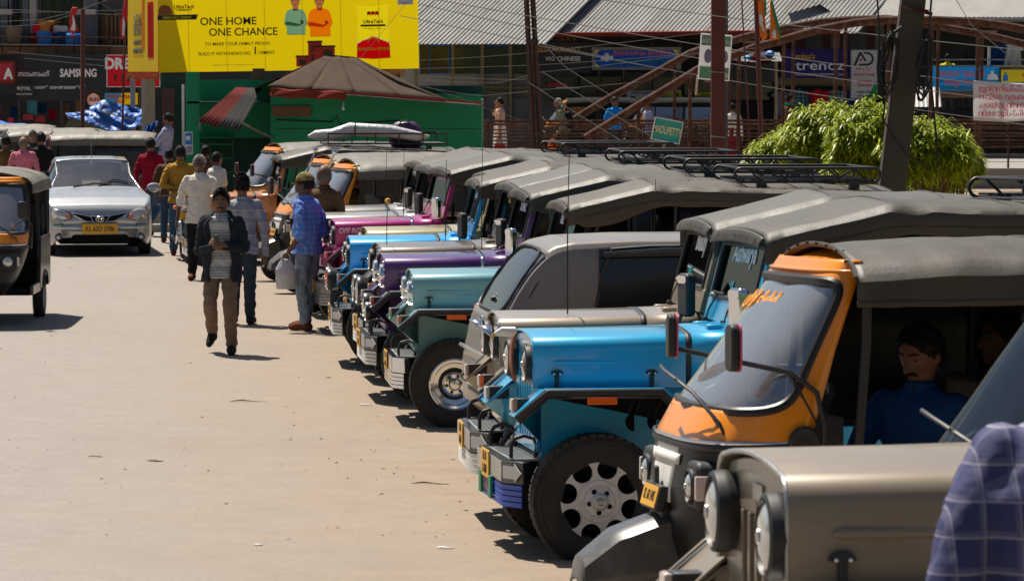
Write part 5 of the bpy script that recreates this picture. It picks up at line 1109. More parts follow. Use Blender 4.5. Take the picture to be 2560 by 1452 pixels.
# garments hanging in front of the clothes shop
def garment(u, v, Y, m, lab, w_=.55, h=.75):
    t = thing('hanging_shirt', lab, 'shirt', at(u, v, Y), 0, 'garments hanging at the clothes shop'); mb = MB()
    def g(a, b): x = (a-.5)*w_*(1.25 - .35*min(1, b*3)) ; return (x, .05*math.sin(a*14+b*3), -b*h + (-.12*abs(a-.5)*2 if b < .2 else 0))
    mb.grid(g, 18, 8); part('cloth', mb, M_[m], t, solid=.04); mb = MB(); mb.tube([(-.2, 0, -.05), (0, 0, .06), (.2, 0, -.05)], .01, 5); mb.tube([(0, 0, .06), (0, 0, .16)], .008, 5); part('hanger', mb, M_['cable'], t)
M_['teal_check'] = stripes('teal_checked_cloth', [(.05,.25,.28)], [(2, .4, (.4,.45,.45), 8), (0, .4, (.02,.1,.14), 8)])
for a in ((2000, 222, 106.2, 'teal_check', 'teal checked shirt hanging beside the scarf man'), (2047, 222, 106.0, 'red_cloth', 'red shirt hanging at the centre of the clothes shop'), (2088, 222, 106.1, 'teal_check', 'green white checked shirt hanging near the arch hanger'), (2025, 240, 106.3, 'teal_cloth', 'plain teal garment hanging low in the clothes shop'), (2110, 222, 106.3, 'navy_blue', 'dark blue garment hanging by the shop pillar'), (1958, 225, 106.3, 'pale_denim', 'pale blue garment hanging behind the red flag pole'), (2500, 110, 105, 'navy_blue', 'dark blue garment hanging high on the balcony'), (2450, 105, 105.5, 'charcoal', 'grey garment hanging on the balcony'), (2530, 108, 105, 'white_cloth', 'white garment hanging on the balcony')): garment(*a)
# tin roofed stall with loose goods left of the purple sign
st = thing('tin_stall', 'small stall roofed with layered old tin sheets and bamboo', 'stall', (at(1900, 300, 103).x, 103, .45))
for k in range(5): addp('roof_sheet', corr(W(1815 + k*28, 152 + (k % 3)*2, 102.2), (.34, 0, 0), (.0, 1.2, .25), 4, .02, 1), ('rust', 'zinc', 'maroon_sheet')[k % 3], st)
mb = box_px(MB(), 1810, 158, 1945, 205, 103.4, .1); addp('stall_front', mb, 'dark_wall', st)
for u in (1815, 1940): mb = MB(); mb.tube([W(u, 150, 102.6), W(u, 380, 102.6)], .05, 6); addp('stall_post', mb, 'bamboo', st)
for k, (u, v, m) in enumerate(((1868,147,'sky_board'),(1884,143,'red_board'),(1905,140,'white_board'),(1925,136,'blue_board'),(1880,136,'white_board'),(1900,128,'red_board'))):
    mb = MB(); mb.lathe([(-.09, .05), (-.03, .14), (.05, .13), (.09, .03)], ax='z', n=9, sc=(1, .8)); tag(part('cloth_bundle', mb, M_[m], None, loc=at(u, v, 102.6), rot=(.3*k, k, k*2)), ('sky blue', 'crimson', 'white', 'dark blue', 'small upper white', 'small upper red')[k] + ' cloth bundle lying on the tin stall roof', 'bundle', 'cloth bundles on the tin stall roof')
# ---- green shop with awning and fibre sheet roof
G = 70.0
hut = thing('green_shop', 'green painted roadside shop with brown hipped sheet roof and red awning', 'building', (at(850, 548, G).x, G, 0))
mb = box_px(MB(), 676, 236, 1204, 560, G, .12); addp('front_wall', mb, 'green_wall', hut)
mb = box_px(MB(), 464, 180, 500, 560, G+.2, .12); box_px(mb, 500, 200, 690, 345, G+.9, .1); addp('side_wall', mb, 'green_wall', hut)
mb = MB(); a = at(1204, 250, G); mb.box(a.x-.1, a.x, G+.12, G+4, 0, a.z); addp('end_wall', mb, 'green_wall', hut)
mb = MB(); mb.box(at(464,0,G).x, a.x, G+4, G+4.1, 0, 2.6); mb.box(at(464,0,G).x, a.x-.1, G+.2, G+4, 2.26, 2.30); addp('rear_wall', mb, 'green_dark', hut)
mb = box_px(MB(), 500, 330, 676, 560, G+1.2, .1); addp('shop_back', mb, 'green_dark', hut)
for v in (343, 360, 395, 430): mb = box_px(MB(), 484, v, 582, v+2.5, G+.5, .35); addp('shelf', mb, 'green_wall', hut)
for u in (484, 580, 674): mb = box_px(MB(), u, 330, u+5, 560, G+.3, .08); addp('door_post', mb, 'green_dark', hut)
mb = box_px(MB(), 680, 266, 777, 292, G-.05, .04); addp('shutter_board', mb, 'wood', hut)
mb = MB(); mb.box(at(690, 0, G).x, at(1204, 0, G).x, G-.012, G-.003, at(0, 322, G).z-.008, at(0, 322, G).z); mb.tube([W(690, 300, G-.03), W(830, 305, G-.03), W(842, 290, G-.03), W(850, 312, G-.03), W(1000, 302, G-.03)], .012, 5); addp('cable_run', mb, 'cable', hut)
# hipped roof
rp = [W(636, 222, G-.5), W(668, 216, G-.6), W(1110, 249, G-.6), W(885, 146, G+2), W(815, 140, G+2), W(1110, 249, G+4.4), W(640, 222, G+4.4)]
mb = MB(); nseg = 4
ed = [(Vector(W(668+(1110-668)*i/nseg, 216+33*i/nseg, G-.6)), Vector(W(812+(888-812)*i/nseg, 141+6*i/nseg, G+2))) for i in range(nseg+1)]
for i in range(nseg):
    mb = MB(); A, B = ed[i], ed[i+1]; of = Vector((0, -.004*(i % 2), .006*(i % 2)))
    mb.grid(lambda u, v: tuple((A[0]*(1-u) + B[0]*u)*(1-v) + (A[1]*(1-u) + B[1]*u)*v + of + Vector((0, 0, .02*nz((u+i)*2, v*4, 0, 1.2)))), 6, 10); addp('roof_sheet', mb, 'asbestos', hut, solid=.02)
mb = MB(); mb.add([rp[2], rp[5], rp[3], rp[6], rp[4], rp[0]], [(0, 1, 2), (5, 4, 3)]); mb.add([rp[3], rp[4], rp[6], rp[5]], [(0, 1, 2, 3)]); addp('roof_side', mb, 'asbestos', hut, solid=.02)
mb = MB(); mb.tube([W(812, 140, G+2), W(888, 147, G+2), W(1000, 205, G+.2), W(1112, 250, G-.6)], .035, 6); addp('ridge_cap', mb, 'asbestos', hut)
mb = MB(); mb.grid(lambda u, v: tuple(Vector(W(862 + 345*u, 231 + 27*u + v*7, G - .75 + .7*(1-v)*0)) + Vector((0, .5*(1-v) - .05*math.sin(u*20)*0, .0))), 12, 2); addp('eave_sheet', mb, 'dark_conc', hut, solid=.012)
mb = MB(); mb.grid(lambda u, v: tuple(Vector(W(676 + 190*u, 221 + 9*u + v*(22 - 2*u), G-.78)) + Vector((0, -.06*v + .02*math.sin(u*11+v*4), .012*math.sin(u*17)))), 22, 6); addp('awning', mb, 'awning', hut, solid=.012)
mb = MB(); mb.tube([W(860, 231, G-.8), W(1205, 258, G-.8)], .025, 6); addp('eave_pipe', mb, 'awning', hut)
aw = [Vector(W(590, 220, G-.05)), Vector(W(655, 222, G-.05)), Vector(W(598, 334, G-1.6)), Vector(W(494, 304, G-1.6))]
for k, m in enumerate(('red_sheet', 'red_sheet', 'red_sheet', 'old_sheet', 'old_sheet', 'old_sheet')):
    u0, u1 = k/6, (k+1)/6; T0, T1 = aw[0].lerp(aw[1], u0), aw[0].lerp(aw[1], u1); B0, B1 = aw[3].lerp(aw[2], u0), aw[3].lerp(aw[2], u1)
    mb = MB(); mb.grid(lambda u, v: tuple((T0*(1-u)+T1*u)*(1-v) + (B0*(1-u)+B1*u)*v + Vector((0, 0, .014*(round(u*8) % 4 in (1, 2)) + .01*k*v*(k > 2)))), 8, 4); addp('awning_sheet', mb, m, hut, solid=.006)
mb = MB(); mb.tube([W(600, 306, G-1.6), W(682, 346, G)], .025, 6); mb.tube([W(500, 303, G-1.5), W(500, 325, G)], .02, 6); addp('awning_strut', mb, 'zinc', hut)
mb = MB(); mb.prism([(0, 0), (.28, 0), (.26, .27), (.03, .27)], 0, .05); o = part('loose_board', mb, M_['wood'], None); o.parent = hut; o.location = Vector(W(628, 206, G+1)) - hut.location
mb = MB(); mb.lathe([(-.05, 0), (-.04, .03), (0, .035), (.05, .015), (.1, .015)], ax='z', n=10); o = part('bulb', mb, M_['lens'], None); o.parent = hut; o.location = Vector(W(858, 270, G-.4)) - hut.location
b = board('wall_poster', 'torn blue and white poster pasted beside the doorway', 'poster', 461, 330, 482, 386, G+.1, 'white_board', .01); b['Q']('print', ((463,333),(480,333),(480,362),(463,362)), 'blue_board'); b['Q']('print', ((465,341),(477,340),(475,352),(466,350)), 'white_board', -.012); b['Q']('print', ((463,366),(480,366),(479,382),(464,384)), 'lilac', -.01)
mb = box_px(MB(), 454, 212, 461, 386, G-.1, .1); simple('poster_post', 'thin white post plastered with torn bills at the doorway', 'post', mb, 'white_board')
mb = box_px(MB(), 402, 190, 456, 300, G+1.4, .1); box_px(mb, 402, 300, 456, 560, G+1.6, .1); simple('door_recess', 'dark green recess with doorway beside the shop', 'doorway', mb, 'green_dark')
mb = box_px(MB(), 405, 222, 436, 330, G+1.1, .05); simple('shutter', 'dull pink wooden shutter in the doorway', 'shutter', mb, 'maroon_sheet')
mb = MB(); mb.box(at(395,0,G).x, at(470,0,G).x, 66.4, 69.6, 0, .42); simple('doorstep', 'concrete step in front of the green doorway', 'step', mb, 'concrete')
# ---- billboard
Bz = 76.0
def sil(u, v, k, pts): return [(u+x*k, v+y*k) for x, y in pts]
TORSO = ((-7,18),(-20,22),(-27,32),(-31,58),(-24,68),(-24,88),(26,88),(26,66),(32,56),(27,32),(20,22),(7,18)); HEAD = ((7,12),(11,5),(13,-6),(9,-16),(0,-19),(-9,-16),(-13,-6),(-11,5),(-7,12))
FACE = ((-6,24),(-6,12),(-10,5),(-10.5,-5),(0,-8),(10.5,-5),(10,5),(6,12),(6,24)); HAIR = ((-11,5),(-13,-6),(-9,-16),(0,-19),(9,-16),(13,-6),(11,5),(10,3),(10.5,-5),(0,-8),(-10.5,-5),(-10,3))
HOUSE = ((738,140),(768,140),(768,104),(802,104),(802,116),(834,116),(834,150),(802,150),(802,166),(738,166)); BAG = ((889,17),(930,20),(972,16),(969,60),(971,110),(931,94),(891,110),(893,60)); BASE = ((892,111),(931,95),(970,111),(973,148),(930,150),(889,147))
FIG = ((738,6,.92,'print_green','print_grey'), (798,4,1.0,'print_orange','ink'))
b = board('billboard', 'huge yellow cement advertisement board over the green shop', 'billboard', 395, -160, 1044, 176, Bz, 'flex_yellow', .008, holes=[sil(u, v, k, TORSO + HEAD) for u, v, k, _, _ in FIG] + [HOUSE, ((889,17),(930,20),(972,16),(969,60),(973,148),(930,150),(889,147),(893,60))])
b['t'].rotation_euler = (0, R(-.9), 0)
b['T']('ONE HOME', 570, 52, 19, 'ink_brown', 1.0, bold=.018); b['T']('ONE CHANCE', 607, 79, 19, 'ink_brown', .98, bold=.018)
b['T']('TO MAKE YOUR FAMILY PROUD', 592, 108, 8, 'ink_brown', .98, bold=.018); b['T']("BUILD IT WITH INDIA'S NO.", 560, 132, 8, 'ink_brown', .92, bold=.018); b['T']('1', 636, 126, 18, 'ink_brown', 1, bold=.03); b['T']('CEMENT', 664, 131, 8, 'ink_brown', .95, bold=.018)
b['T']("UltraTech, India's No.1 Cement  visit ultratechcement.com for details", 582, 160, 3.2, 'ink_green', .8)
b['Q']('printed_strip', ((394,34),(495,33),(491,46),(394,46)), 'black_board'); b['T']("INDIA'S NO.1 CEMENT", 443, 40.5, 5.5, 'ink_yellow', .9, bold=.04); b['T']('UltraTech', 460, 14, 9, 'ink_brown', .95, bold=.04, shear=.15); b['T']('CEMENT', 460, 22, 4, 'ink_brown', 1.9, bold=.05); b['Q']('printed_torso', ((396,33),(397,22),(401,12),(411,8),(424,12),(430,22),(431,33)), 'print_skin')
for u, v, k, sh_, hc_ in FIG:
    b['Q']('printed_torso', sil(u, v, k, TORSO), sh_, -.002); b['Q']('printed_face', sil(u, v, k, FACE), 'print_skin', -.010); b['Q']('printed_hair', sil(u, v, k, HAIR), hc_, -.004)
    b['Q']('printed_arm', sil(u, v, k, ((-30,56),(-22,52),(10,60),(20,52),(24,56),(8,66),(-12,64),(-26,62))), sh_, -.012); b['Q']('printed_hand', sil(u, v, k, ((12,48),(20,50),(21,55),(14,56))), 'print_skin', -.016)
    b['Q']('printed_mouth', sil(u, v, k, ((-4,7),(4,7),(3,9),(-3,9))), 'print_brick', -.018)
    for sx_ in (-1, 1): b['Q']('printed_eye', sil(u, v, k, ((sx_*4-1.6,-1.5),(sx_*4+1.6,-1.5),(sx_*4+1.6,0),(sx_*4-1.6,0))), 'ink_brown', -.018)
b['Q']('printed_house', HOUSE, 'print_brick', -.002)
for q in (((766,103),(804,103),(804,108),(766,108)), ((786,115),(836,115),(836,120),(786,120)), ((736,139),(770,139),(770,143),(736,143))): b['Q']('printed_roof', q, 'print_grey', -.012)
for q in (((806,126),(828,126),(828,142),(806,142)), ((746,150),(762,150),(762,162),(746,162)), ((776,114),(782,114),(782,130),(776,130)), ((776,138),(782,138),(782,154),(776,154))): b['Q']('printed_window', q, 'ink_brown', -.012)
b['Q']('printed_bag', BAG, 'bag_yellow', -.002); b['Q']('printed_bag_base', BASE, 'bag_red', -.002)
b['T']('UltraTech', 931, 58, 9, 'ink_brown', .95, bold=.04, shear=.15); b['Q']('printed_strip', ((900,65),(962,65),(962,70),(900,70)), 'ink_brown', -.018); b['T']('The Engineer\'s Choice', 931, 75, 4, 'ink_brown', .85); b['T']("INDIA'S NO.1 CEMENT", 932, 126, 6.5, 'ink_yellow', .86, bold=.05, name='bag_lettering').location.y = -.03
for x in (921, 931, 941): b['Q']('printed_emblem', ((x-5,34),(x,32),(x+5,34),(x+4,43),(x,40),(x-4,43)), 'bag_red', -.018)
mb = MB(); mb.tube([((931-719.5)/b['s'] + .11*math.cos(a), -.03, -(110-8)/b['s'] + .09*math.sin(a)) for a in [math.pi*i/12 for i in range(13)]], .008, 5); o = part('printed_emblem', mb, M_['yellow_board'], b['t'])
b['Q']('white_label', ((993,-20),(1032,-20),(1032,17),(993,17)), 'white_board'); b['T']('ADITYA BIRLA', 1012, 4, 4, 'ink_red', .8); b['T']('CEMENT', 1012, 13, 3.5, 'ink_brown', .9)
for u in range(470, 1040, 95): b['Q']('board_seam', ((u,-150),(u+.8,-150),(u+.8,176),(u,176)), 'ink_gold', -.0035)
mb = MB()
for u in range(420, 1040, 100): mb.box((u-719)/b['s']-.05, (u-719)/b['s']+.05, .15, .3, -1.4, 1.4)

mb = MB(); p0, p1 = Vector(W(395, 180, Bz)), Vector(W(320, 180, 84.5)); d_ = p1 - p0; h_ = Vector((0, 0, 2.9)); mb.add([p0, p1, p1+h_, p0+h_] + [q + Vector((.01, .0, 0)) for q in (p0, p1, p1+h_, p0+h_)], [(0,1,2,3),(4,5,6,7),(0,4,5,1),(3,7,6,2),(1,5,6,2)])
sb = simple('billboard', 'narrow turned yellow side of the cement advertisement', 'billboard', mb, 'flex_yellow')
a_ = math.atan2(d_.y, d_.x) + math.pi
for s_, f_, v, sz in (('ONE HOME', .62, 52, .30), ('ONE CHANCE', .62, 76, .30), ('TO MAKE YOUR FAMILY PROUD', .62, 107, .12), ("BUILD IT WITH INDIA'S NO.1 CEMENT", .62, 128, .12)):
    o = text('lettering', s_, sz*1.3, M_['ink_brown'], sb, p0 + d_*f_ + Vector((-.02, 0, at(350, v, 80).z - p0.z)), (math.pi/2, 0, a_), 1, .002, bold=.004)
mb = MB(); q = [p0 + d_*.30 + Vector((-.012, 0, .30)), p0 + d_*.12 + Vector((-.012, 0, .30)), p0 + d_*.12 + Vector((-.012, 0, 1.5)), p0 + d_*.30 + Vector((-.012, 0, 1.5))]; mb.add(q, [(0,1,2,3)]); part('printed_bag', mb, M_['bag_red'], sb)
mb = MB(); q = [p0 + d_*.48 + Vector((-.012, 0, .5)), p0 + d_*.40 + Vector((-.012, 0, .5)), p0 + d_*.40 + Vector((-.012, 0, 2.6)), p0 + d_*.48 + Vector((-.012, 0, 2.6))]; mb.add(q, [(0,1,2,3)]); part('printed_figure', mb, M_['print_orange'], sb)
for lab, u0, u1, vt, Y in (('thick grey concrete pillar under the billboard corner', 355, 390, 198, 77.4), ('slimmer concrete pillar under the turned billboard side', 328, 341, 195, 81)):
    p = at((u0+u1)/2, 600, Y); w_ = (u1-u0)/2*Y/F; zt_ = at(u0, vt, Y).z; mb = MB(); n = 8; mb.lathe([(0, w_), (zt_, w_)], ax='z', n=n); t = part('concrete_pillar', mb, M_['concrete'], None, loc=(p.x, Y, 0), rot=(0, 0, .39)); tag(t, lab, 'pillar')
rnd = random.Random(4)
for lab, u0, u1, v, Y in (('dry grass nest under the billboard corner', 318, 402, 188, 76.2), ('dry grass nest under the right end of the billboard', 960, 1010, 178, 76.3)):
    mb = MB(); n_ = 420
    for i in range(n_):
        p = Vector(W(rnd.uniform(u0, u1), v + rnd.uniform(-6, 8), Y + rnd.uniform(-.1, .4))); d_ = Vector((rnd.uniform(-1, 1), rnd.uniform(-.5, .5), rnd.uniform(-.9, .5))).normalized()*rnd.uniform(.06, .16); e = Vector((.006, 0, .006)); mb.add([p, p+e, p+d_], [(0, 1, 2)])
    mb.raw = True; simple('dry_grass', lab, None, mb, 'thatch', kind='stuff')
# ---- left row of shops
LB = 92.0
lb = thing('shop_row', 'dim two storey shop row with slate columns and balcony on the left', 'building', (at(150, 400, LB).x, LB, 0))
mb = box_px(MB(), -400, -60, 470, 140, LB+2.2, .2); addp('upper_wall', mb, 'dark_wall', lb)
for k, (a, b_) in enumerate(((32, 62), (95, 130), (132, 155), (157, 178), (180, 205))): 
    mb = box_px(MB(), a, -60, b_, 88, LB+1.9, .05); w_ = addp('window', mb, 'window_pane', lb); mb = box_px(MB(), a-1, -60, a+1.5, 88, LB+1.8, .08); box_px(mb, a, 40, b_, 42, LB+1.8, .08); part('window_bar', mb, M_['slate'], w_)
for a, b_, m in ((0, 20, 'slate'), (22, 29, 'slate'), (55, 72, 'slate'), (73, 91, 'tile_grey'), (207, 246, 'slate'), (-60, -5, 'slate'), (255, 320, 'dark_conc')): mb = box_px(MB(), a, -70, b_, 132, LB+1.2, .4); addp('column', mb, m, lb)
for a, b_ in ((-20, 29), (190, 239)): mb = box_px(MB(), a, 24, b_, 37, LB+1.0, .3); addp('cornice', mb, 'cream_wall', lb)
mb = box_px(MB(), -200, 118, 330, 136, LB+.3, 2); addp('balcony_slab', mb, 'wood', lb)
for v in (92, 113): mb = MB(); mb.tube([W(-200, v, LB+.3), W(330, v+3, LB+.3)], .025, 6); addp('balcony_rail', mb, 'rust', lb)
for i in range(9): u = -40 + 45*i; mb = MB(); mb.tube([W(u, 92, LB+.3), W(u, 135, LB+.3)], .022, 6); addp('balcony_post', mb, 'rust', lb)
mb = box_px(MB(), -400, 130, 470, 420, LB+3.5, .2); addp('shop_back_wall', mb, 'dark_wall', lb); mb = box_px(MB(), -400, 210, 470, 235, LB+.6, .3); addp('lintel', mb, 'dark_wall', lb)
for u in (-30, 44, 150, 262, 345): mb = box_px(MB(), u, 200, u+9, 560, LB+.5, .3); addp('pillar', mb, 'dark_conc', lb)
for i, (u, v, m) in enumerate(((98, 78, 'red_cloth'), (115, 72, 'orange_box'), (112, 103, 'blue_board'), (92, 100, 'red_sheet'), (148, 85, 'print_grey'), (155, 104, 'navy_blue'), (130, 80, 'red_sheet'), (36, 88, 'bamboo'), (178, 108, 'blue_board'))):
    mb = MB(); r = .17 + .04*(i % 3); mb.lathe([(-r, r*.7), (-r*.4, r), (r*.8, r*1.05), (r, r*.9), (r*.95, 0)], ax='z', n=14); simple('plastic_tub', ('faded %s tub stored on the left balcony' % ('red', 'orange', 'blue', 'dark red', 'grey', 'navy', 'brick red', 'straw coloured', 'bright blue')[i]), 'tub', mb, m); bpy.context.scene.objects[-1]; o = C.objects[-1]; o.location = at(u, v, LB+1.0)
for k in range(5):
    u = 268 + k*14; mb = MB(); mb.grid(lambda a, b_: ((a-.5)*.35, .1*math.sin(a*9+k), -.9*b_), 8, 5); o = simple('hanging_bale', ('first', 'second', 'middle', 'fourth', 'last')[k] + ' brown wrapped bale on the left balcony, counted towards the billboard', 'bale', mb, 'wood', group='wrapped bales on the left balcony'); o.location = at(u, 35 + (k % 2)*6, LB+.9)
b = board('phone_shop_sign', 'large black phone shop fascia lettered in white', 'sign', 42, 136, 262, 252, LB-.6, 'black_board', .3); b['T']('SAMSUNG', 196, 184, 19, 'ink_white', .74, bold=.05); b['T']('സാംസംഗ്', 84, 186, 12, 'ink_white', .95, bold=.02); b['T']('| റോയൽ മൊബൈൽസ്', 138, 219, 8, 'ink_white', 1.05, bold=.02)
mb = MB(); mb.lathe([(-.6, .0), (-.6, .60), (.6, .60), (.6, 0)], ax='z', n=28); o = simple('rounded_fascia_end', 'rounded dark end of the phone shop fascia', 'sign', mb, 'black_board'); o.location = at(262, 196, LB+.0); o.scale = (.25, .7, .98)
b = board('watch_shop_sign', 'small dark watch shop sign with pale serif lettering', 'sign', 38, 212, 84, 241, LB-1.0, 'black_board'); b['T']('ROYAL', 60, 222, 9, 'ink_white', .85); b['T']('WATCH & MOBILES', 60, 236, 4, 'ink_white', .8)
b = board('red_shop_sign', 'red shop sign with dark foliage print at the left edge', 'sign', -60, 154, 37, 209, LB-1.2, 'red_board', .1, frame=('awning', 5)); b['T']('A', 21, 186, 26, 'ink_white', .85, bold=.06)
b = board('footwear_banner', 'red shop sign with white block letters and shoe prints beside the billboard', 'sign', 267, 138, 400, 218, LB-2, 'flex_red', .01, frame=('white_board', 1.5)); b['T']('DREAMS', 325, 161, 26, 'ink_white', .9, bold=.07)
for u in (289, 306, 321): b['Q']('printed_shoe', [(u + 3.5*math.cos(i*.6) + (i-5)*.3, 196 + 11*math.sin(i*.6)) for i in range(11)], 'print_grey')
b = board('footwear_shop_board', 'yellow and cyan footwear shop board above the blue tarp', 'sign', 262, 233, 344, 262, LB-4, 'flex_yellow', .01); b['Q']('cyan_field', ((262,233),(305,233),(290,262),(262,262)), 'sky_board', -.004); b['T']('FOOTWEAR', 300, 243, 9, 'ink_red', .92, bold=.05); b['T']('SHOP', 299, 255, 8, 'ink_red', .9, bold=.05)
rs = thing('round_sign', 'round white sign with red letters and orange rim', 'sign', at(234, 251, LB-3)); mb = MB(); mb.lathe([(0, .15), (.05, .15)], ax='y', n=24); part('disc', mb, M_['white_board'], rs); mb = MB(); mb.tube([(.15*math.cos(i*math.pi/12), 0, .15*math.sin(i*math.pi/12)) for i in range(24)], .012, 5, close=True); part('rim', mb, M_['flag_orange'], rs); text('lettering', 'SUN', .13, M_['ink_red'], rs, (0, -.008, .01), UP, .95, .002, bold=.006, shear=.2)
# goods under the shops
for i in range(14):
    u = rnd.uniform(-30, 250); v = rnd.uniform(262, 312); w_ = rnd.uniform(.05, .13); h_ = rnd.uniform(.06, .2); col_ = rnd.choice(('red_board', 'navy_blue', 'teal_cloth', 'print_grey', 'wood', 'wood', 'maroon', 'navy_blue')); mb = MB(); mb.box(-w_, w_, -.1, .1, -h_, h_); o = simple('hanging_goods', '%s %s %s' % (dict(red_board='red', navy_blue='navy', teal_cloth='teal', print_grey='grey', wood='brown', white_board='white', maroon='maroon', sky_board='sky blue')[col_], 'tall packet' if h_ > .14 else ('broad packet' if w_ > .09 else 'small packet'), ('hanging by the left edge pillar', 'below the watch shop sign', 'low behind the leftmost blue tarp', 'under the black fascia middle', 'hanging near the round white sign', 'beside the red flag pole foot', 'in the dim shop doorway', 'just above the dark autos', 'by the second shop pillar', 'deep in the phone shop', 'nearest the big blue tarp', 'at the far left shopfront', 'hung high under the lintel', 'hung beside the grey poster')[i]), 'goods', mb, col_, group='goods hanging in the left shopfronts'); o.location = at(u, v, LB+1.2 - i*.06)
# blue tarpaulins
tp = thing('blue_tarp', 'crumpled blue tarpaulin thrown over a stall, tied with a cord', 'tarp', at(262, 330, 80))
prof = [(165, 284), (180, 281), (205, 279), (222, 272), (240, 258), (256, 250), (275, 253), (292, 257), (308, 263), (325, 271), (342, 270), (354, 273)]; low = [(165, 286), (180, 294), (205, 302), (222, 308), (240, 316), (256, 324), (275, 328), (292, 328), (308, 328), (325, 326), (342, 316), (354, 300)]
mb = MB()
def tf(u, v):
    k = u*(len(prof)-1); i = min(int(k), len(prof)-2); f_ = k-i; a = [prof[i][j]*(1-f_)+prof[i+1][j]*f_ for j in (0, 1)]; b_ = [low[i][j]*(1-f_)+low[i+1][j]*f_ for j in (0, 1)]
    vv = max(0, (v-.25)/.75); p = Vector(W(a[0], a[1]*(1-vv)+b_[1]*vv, 80 - .5*vv)) - tp.location
    if v < .25: p += Vector((0, (.25-v)*6, -(.25-v)*1.6))
    return tuple(p + Vector((0, .16*nz(u*7 - v*4, v*3, 3, 1) + .05*nz(u*24 + v*9, v*4, 3, 1) + .03*math.sin(u*19 + v*6), .03*nz(u*13, v*9, 1, 1)*min(1, v*4))))
mb.grid(tf, 80, 28); part('sheet', mb, M_['tarp'], tp, solid=.01); mb = MB(); mb.tube([Vector(W(250, 278, 79.3)) - tp.location, Vector(W(300, 292, 79.2)) - tp.location, Vector(W(345, 303, 79.3)) - tp.location], .012, 5); part('cord', mb, M_['bamboo'], tp)
mb = MB(); P = [Vector(W(160, 318, 79.8)), Vector(W(176, 292, 79.9)), Vector(W(215, 300, 79.9)), Vector(W(250, 322, 79.8)), Vector(W(250, 420, 79.8)), Vector(W(160, 420, 79.8))]; mb.add(P + [p + Vector((0, 1.5, 0)) for p in P], [(0,1,2,3,4,5), (0,6,7,1), (1,7,8,2), (2,8,9,3)]); simple('canvas_stall', 'drab olive canvas of the stall below the blue tarp', 'stall', mb, 'tent')
mb = MB(); mb.grid(lambda u, v: tuple(Vector(W(-60 + 132*u, 300 + 6*abs(u-.3)*3 + v*14 + 2*math.sin(u*12), 82 - v)) + Vector((0, .05*math.sin(u*30), 0))), 40, 8); simple('blue_tarp', 'low flat blue tarpaulin behind the leftmost autos', 'tarp', mb, 'tarp')
mb = MB(); mb.grid(lambda u, v: tuple(Vector(W(362 + 34*u*(1-.2*v), 318 - 18*u + v*26, 74)) + Vector((0, .05*math.sin(u*18+v*5), 0))), 14, 10); simple('blue_tarp', 'small blue sheet bunched at the foot of the concrete pillar', 'tarp', mb, 'tarp')
# ---- poles
lp = thing('lattice_pole', 'dark rusty lattice pole made of two leaning channels', 'pole', (at(1348, 560, 62).x, 62, 0))
for a, b_ in (((1314, -40), (1345, 480)), ((1330, -40), (1364, 480))):
    mb = MB(); p, q = at(*a, 62), at(*b_, 62); mb.tube([p, (q.x, q.y, 0)], .046, 4); o = addp('channel', mb, 'dark_rust', lp)
for v in (105, 232, 336): mb = box_px(MB(), 1314 + v*.055, v-6, 1340 + v*.06, v+5, 61.94, .1); addp('batten', mb, 'dark_rust', lp)
bp = thing('steel_pole', 'thick red brown steel beam pole carrying the torn poster', 'pole', (at(1793, 560, 54).x, 54, 0)); h_ = 5.5
mb = MB(); mb.box(-.10, .10, -.10, -.085, 0, h_); mb.box(-.10, .10, .085, .10, 0, h_); mb.box(-.008, .008, -.0845, .0845, 0, h_); mb.box(-.10, -.092, -.084, .084, 0, h_); part('beam', mb, M_['red_steel'], bp)
mb = MB(); mb.tube([(-.11, -.11, 1.9), (.11, -.11, 1.88)], .01, 5); mb.tube([(-.14, -.12, 2.86), (.12, -.12, 2.85)], .006, 5); part('tie_wire', mb, M_['wire'], bp)
b = board('election_poster', 'faded green and white poster tied behind the steel beam pole', 'poster', 1748, 86, 1827, 201, 54.25, 'flex_white', .01, rot=4); b['Q']('print', ((1751,90),(1824,90),(1824,116),(1751,116)), 'pale_print'); b['Q']('print', ((1751,168),(1824,168),(1824,198),(1751,198)), 'pale_print'); b['T']('ABDUL', 1770, 105, 9, 'white_board', .9, bold=.04); b['T']('SU', 1817, 105, 9, 'white_board', .9, bold=.04); b['Q']('printed_face', [(1770 + 10*math.cos(i*.5), 142 + 18*math.sin(i*.5)) for i in range(12)], 'lilac', -.012); b['Q']('printed_face', [(1812 + 8*math.cos(i*.5), 142 + 16*math.sin(i*.5)) for i in range(12)], 'lilac', -.012); b['Q']('print', [(1818 + 6*math.cos(i*.5), 188 + 6*math.sin(i*.5)) for i in range(12)], 'white_board', -.016)
mb = MB(); mb.tube([(at(1811, 300, 58).x, 58, 0), (at(1813, 100, 58).x, 58, 5)], [.055, .045], 8); simple('slim_pole', 'slim dark concrete pole right behind the steel beam', 'pole', mb, 'dark_conc')
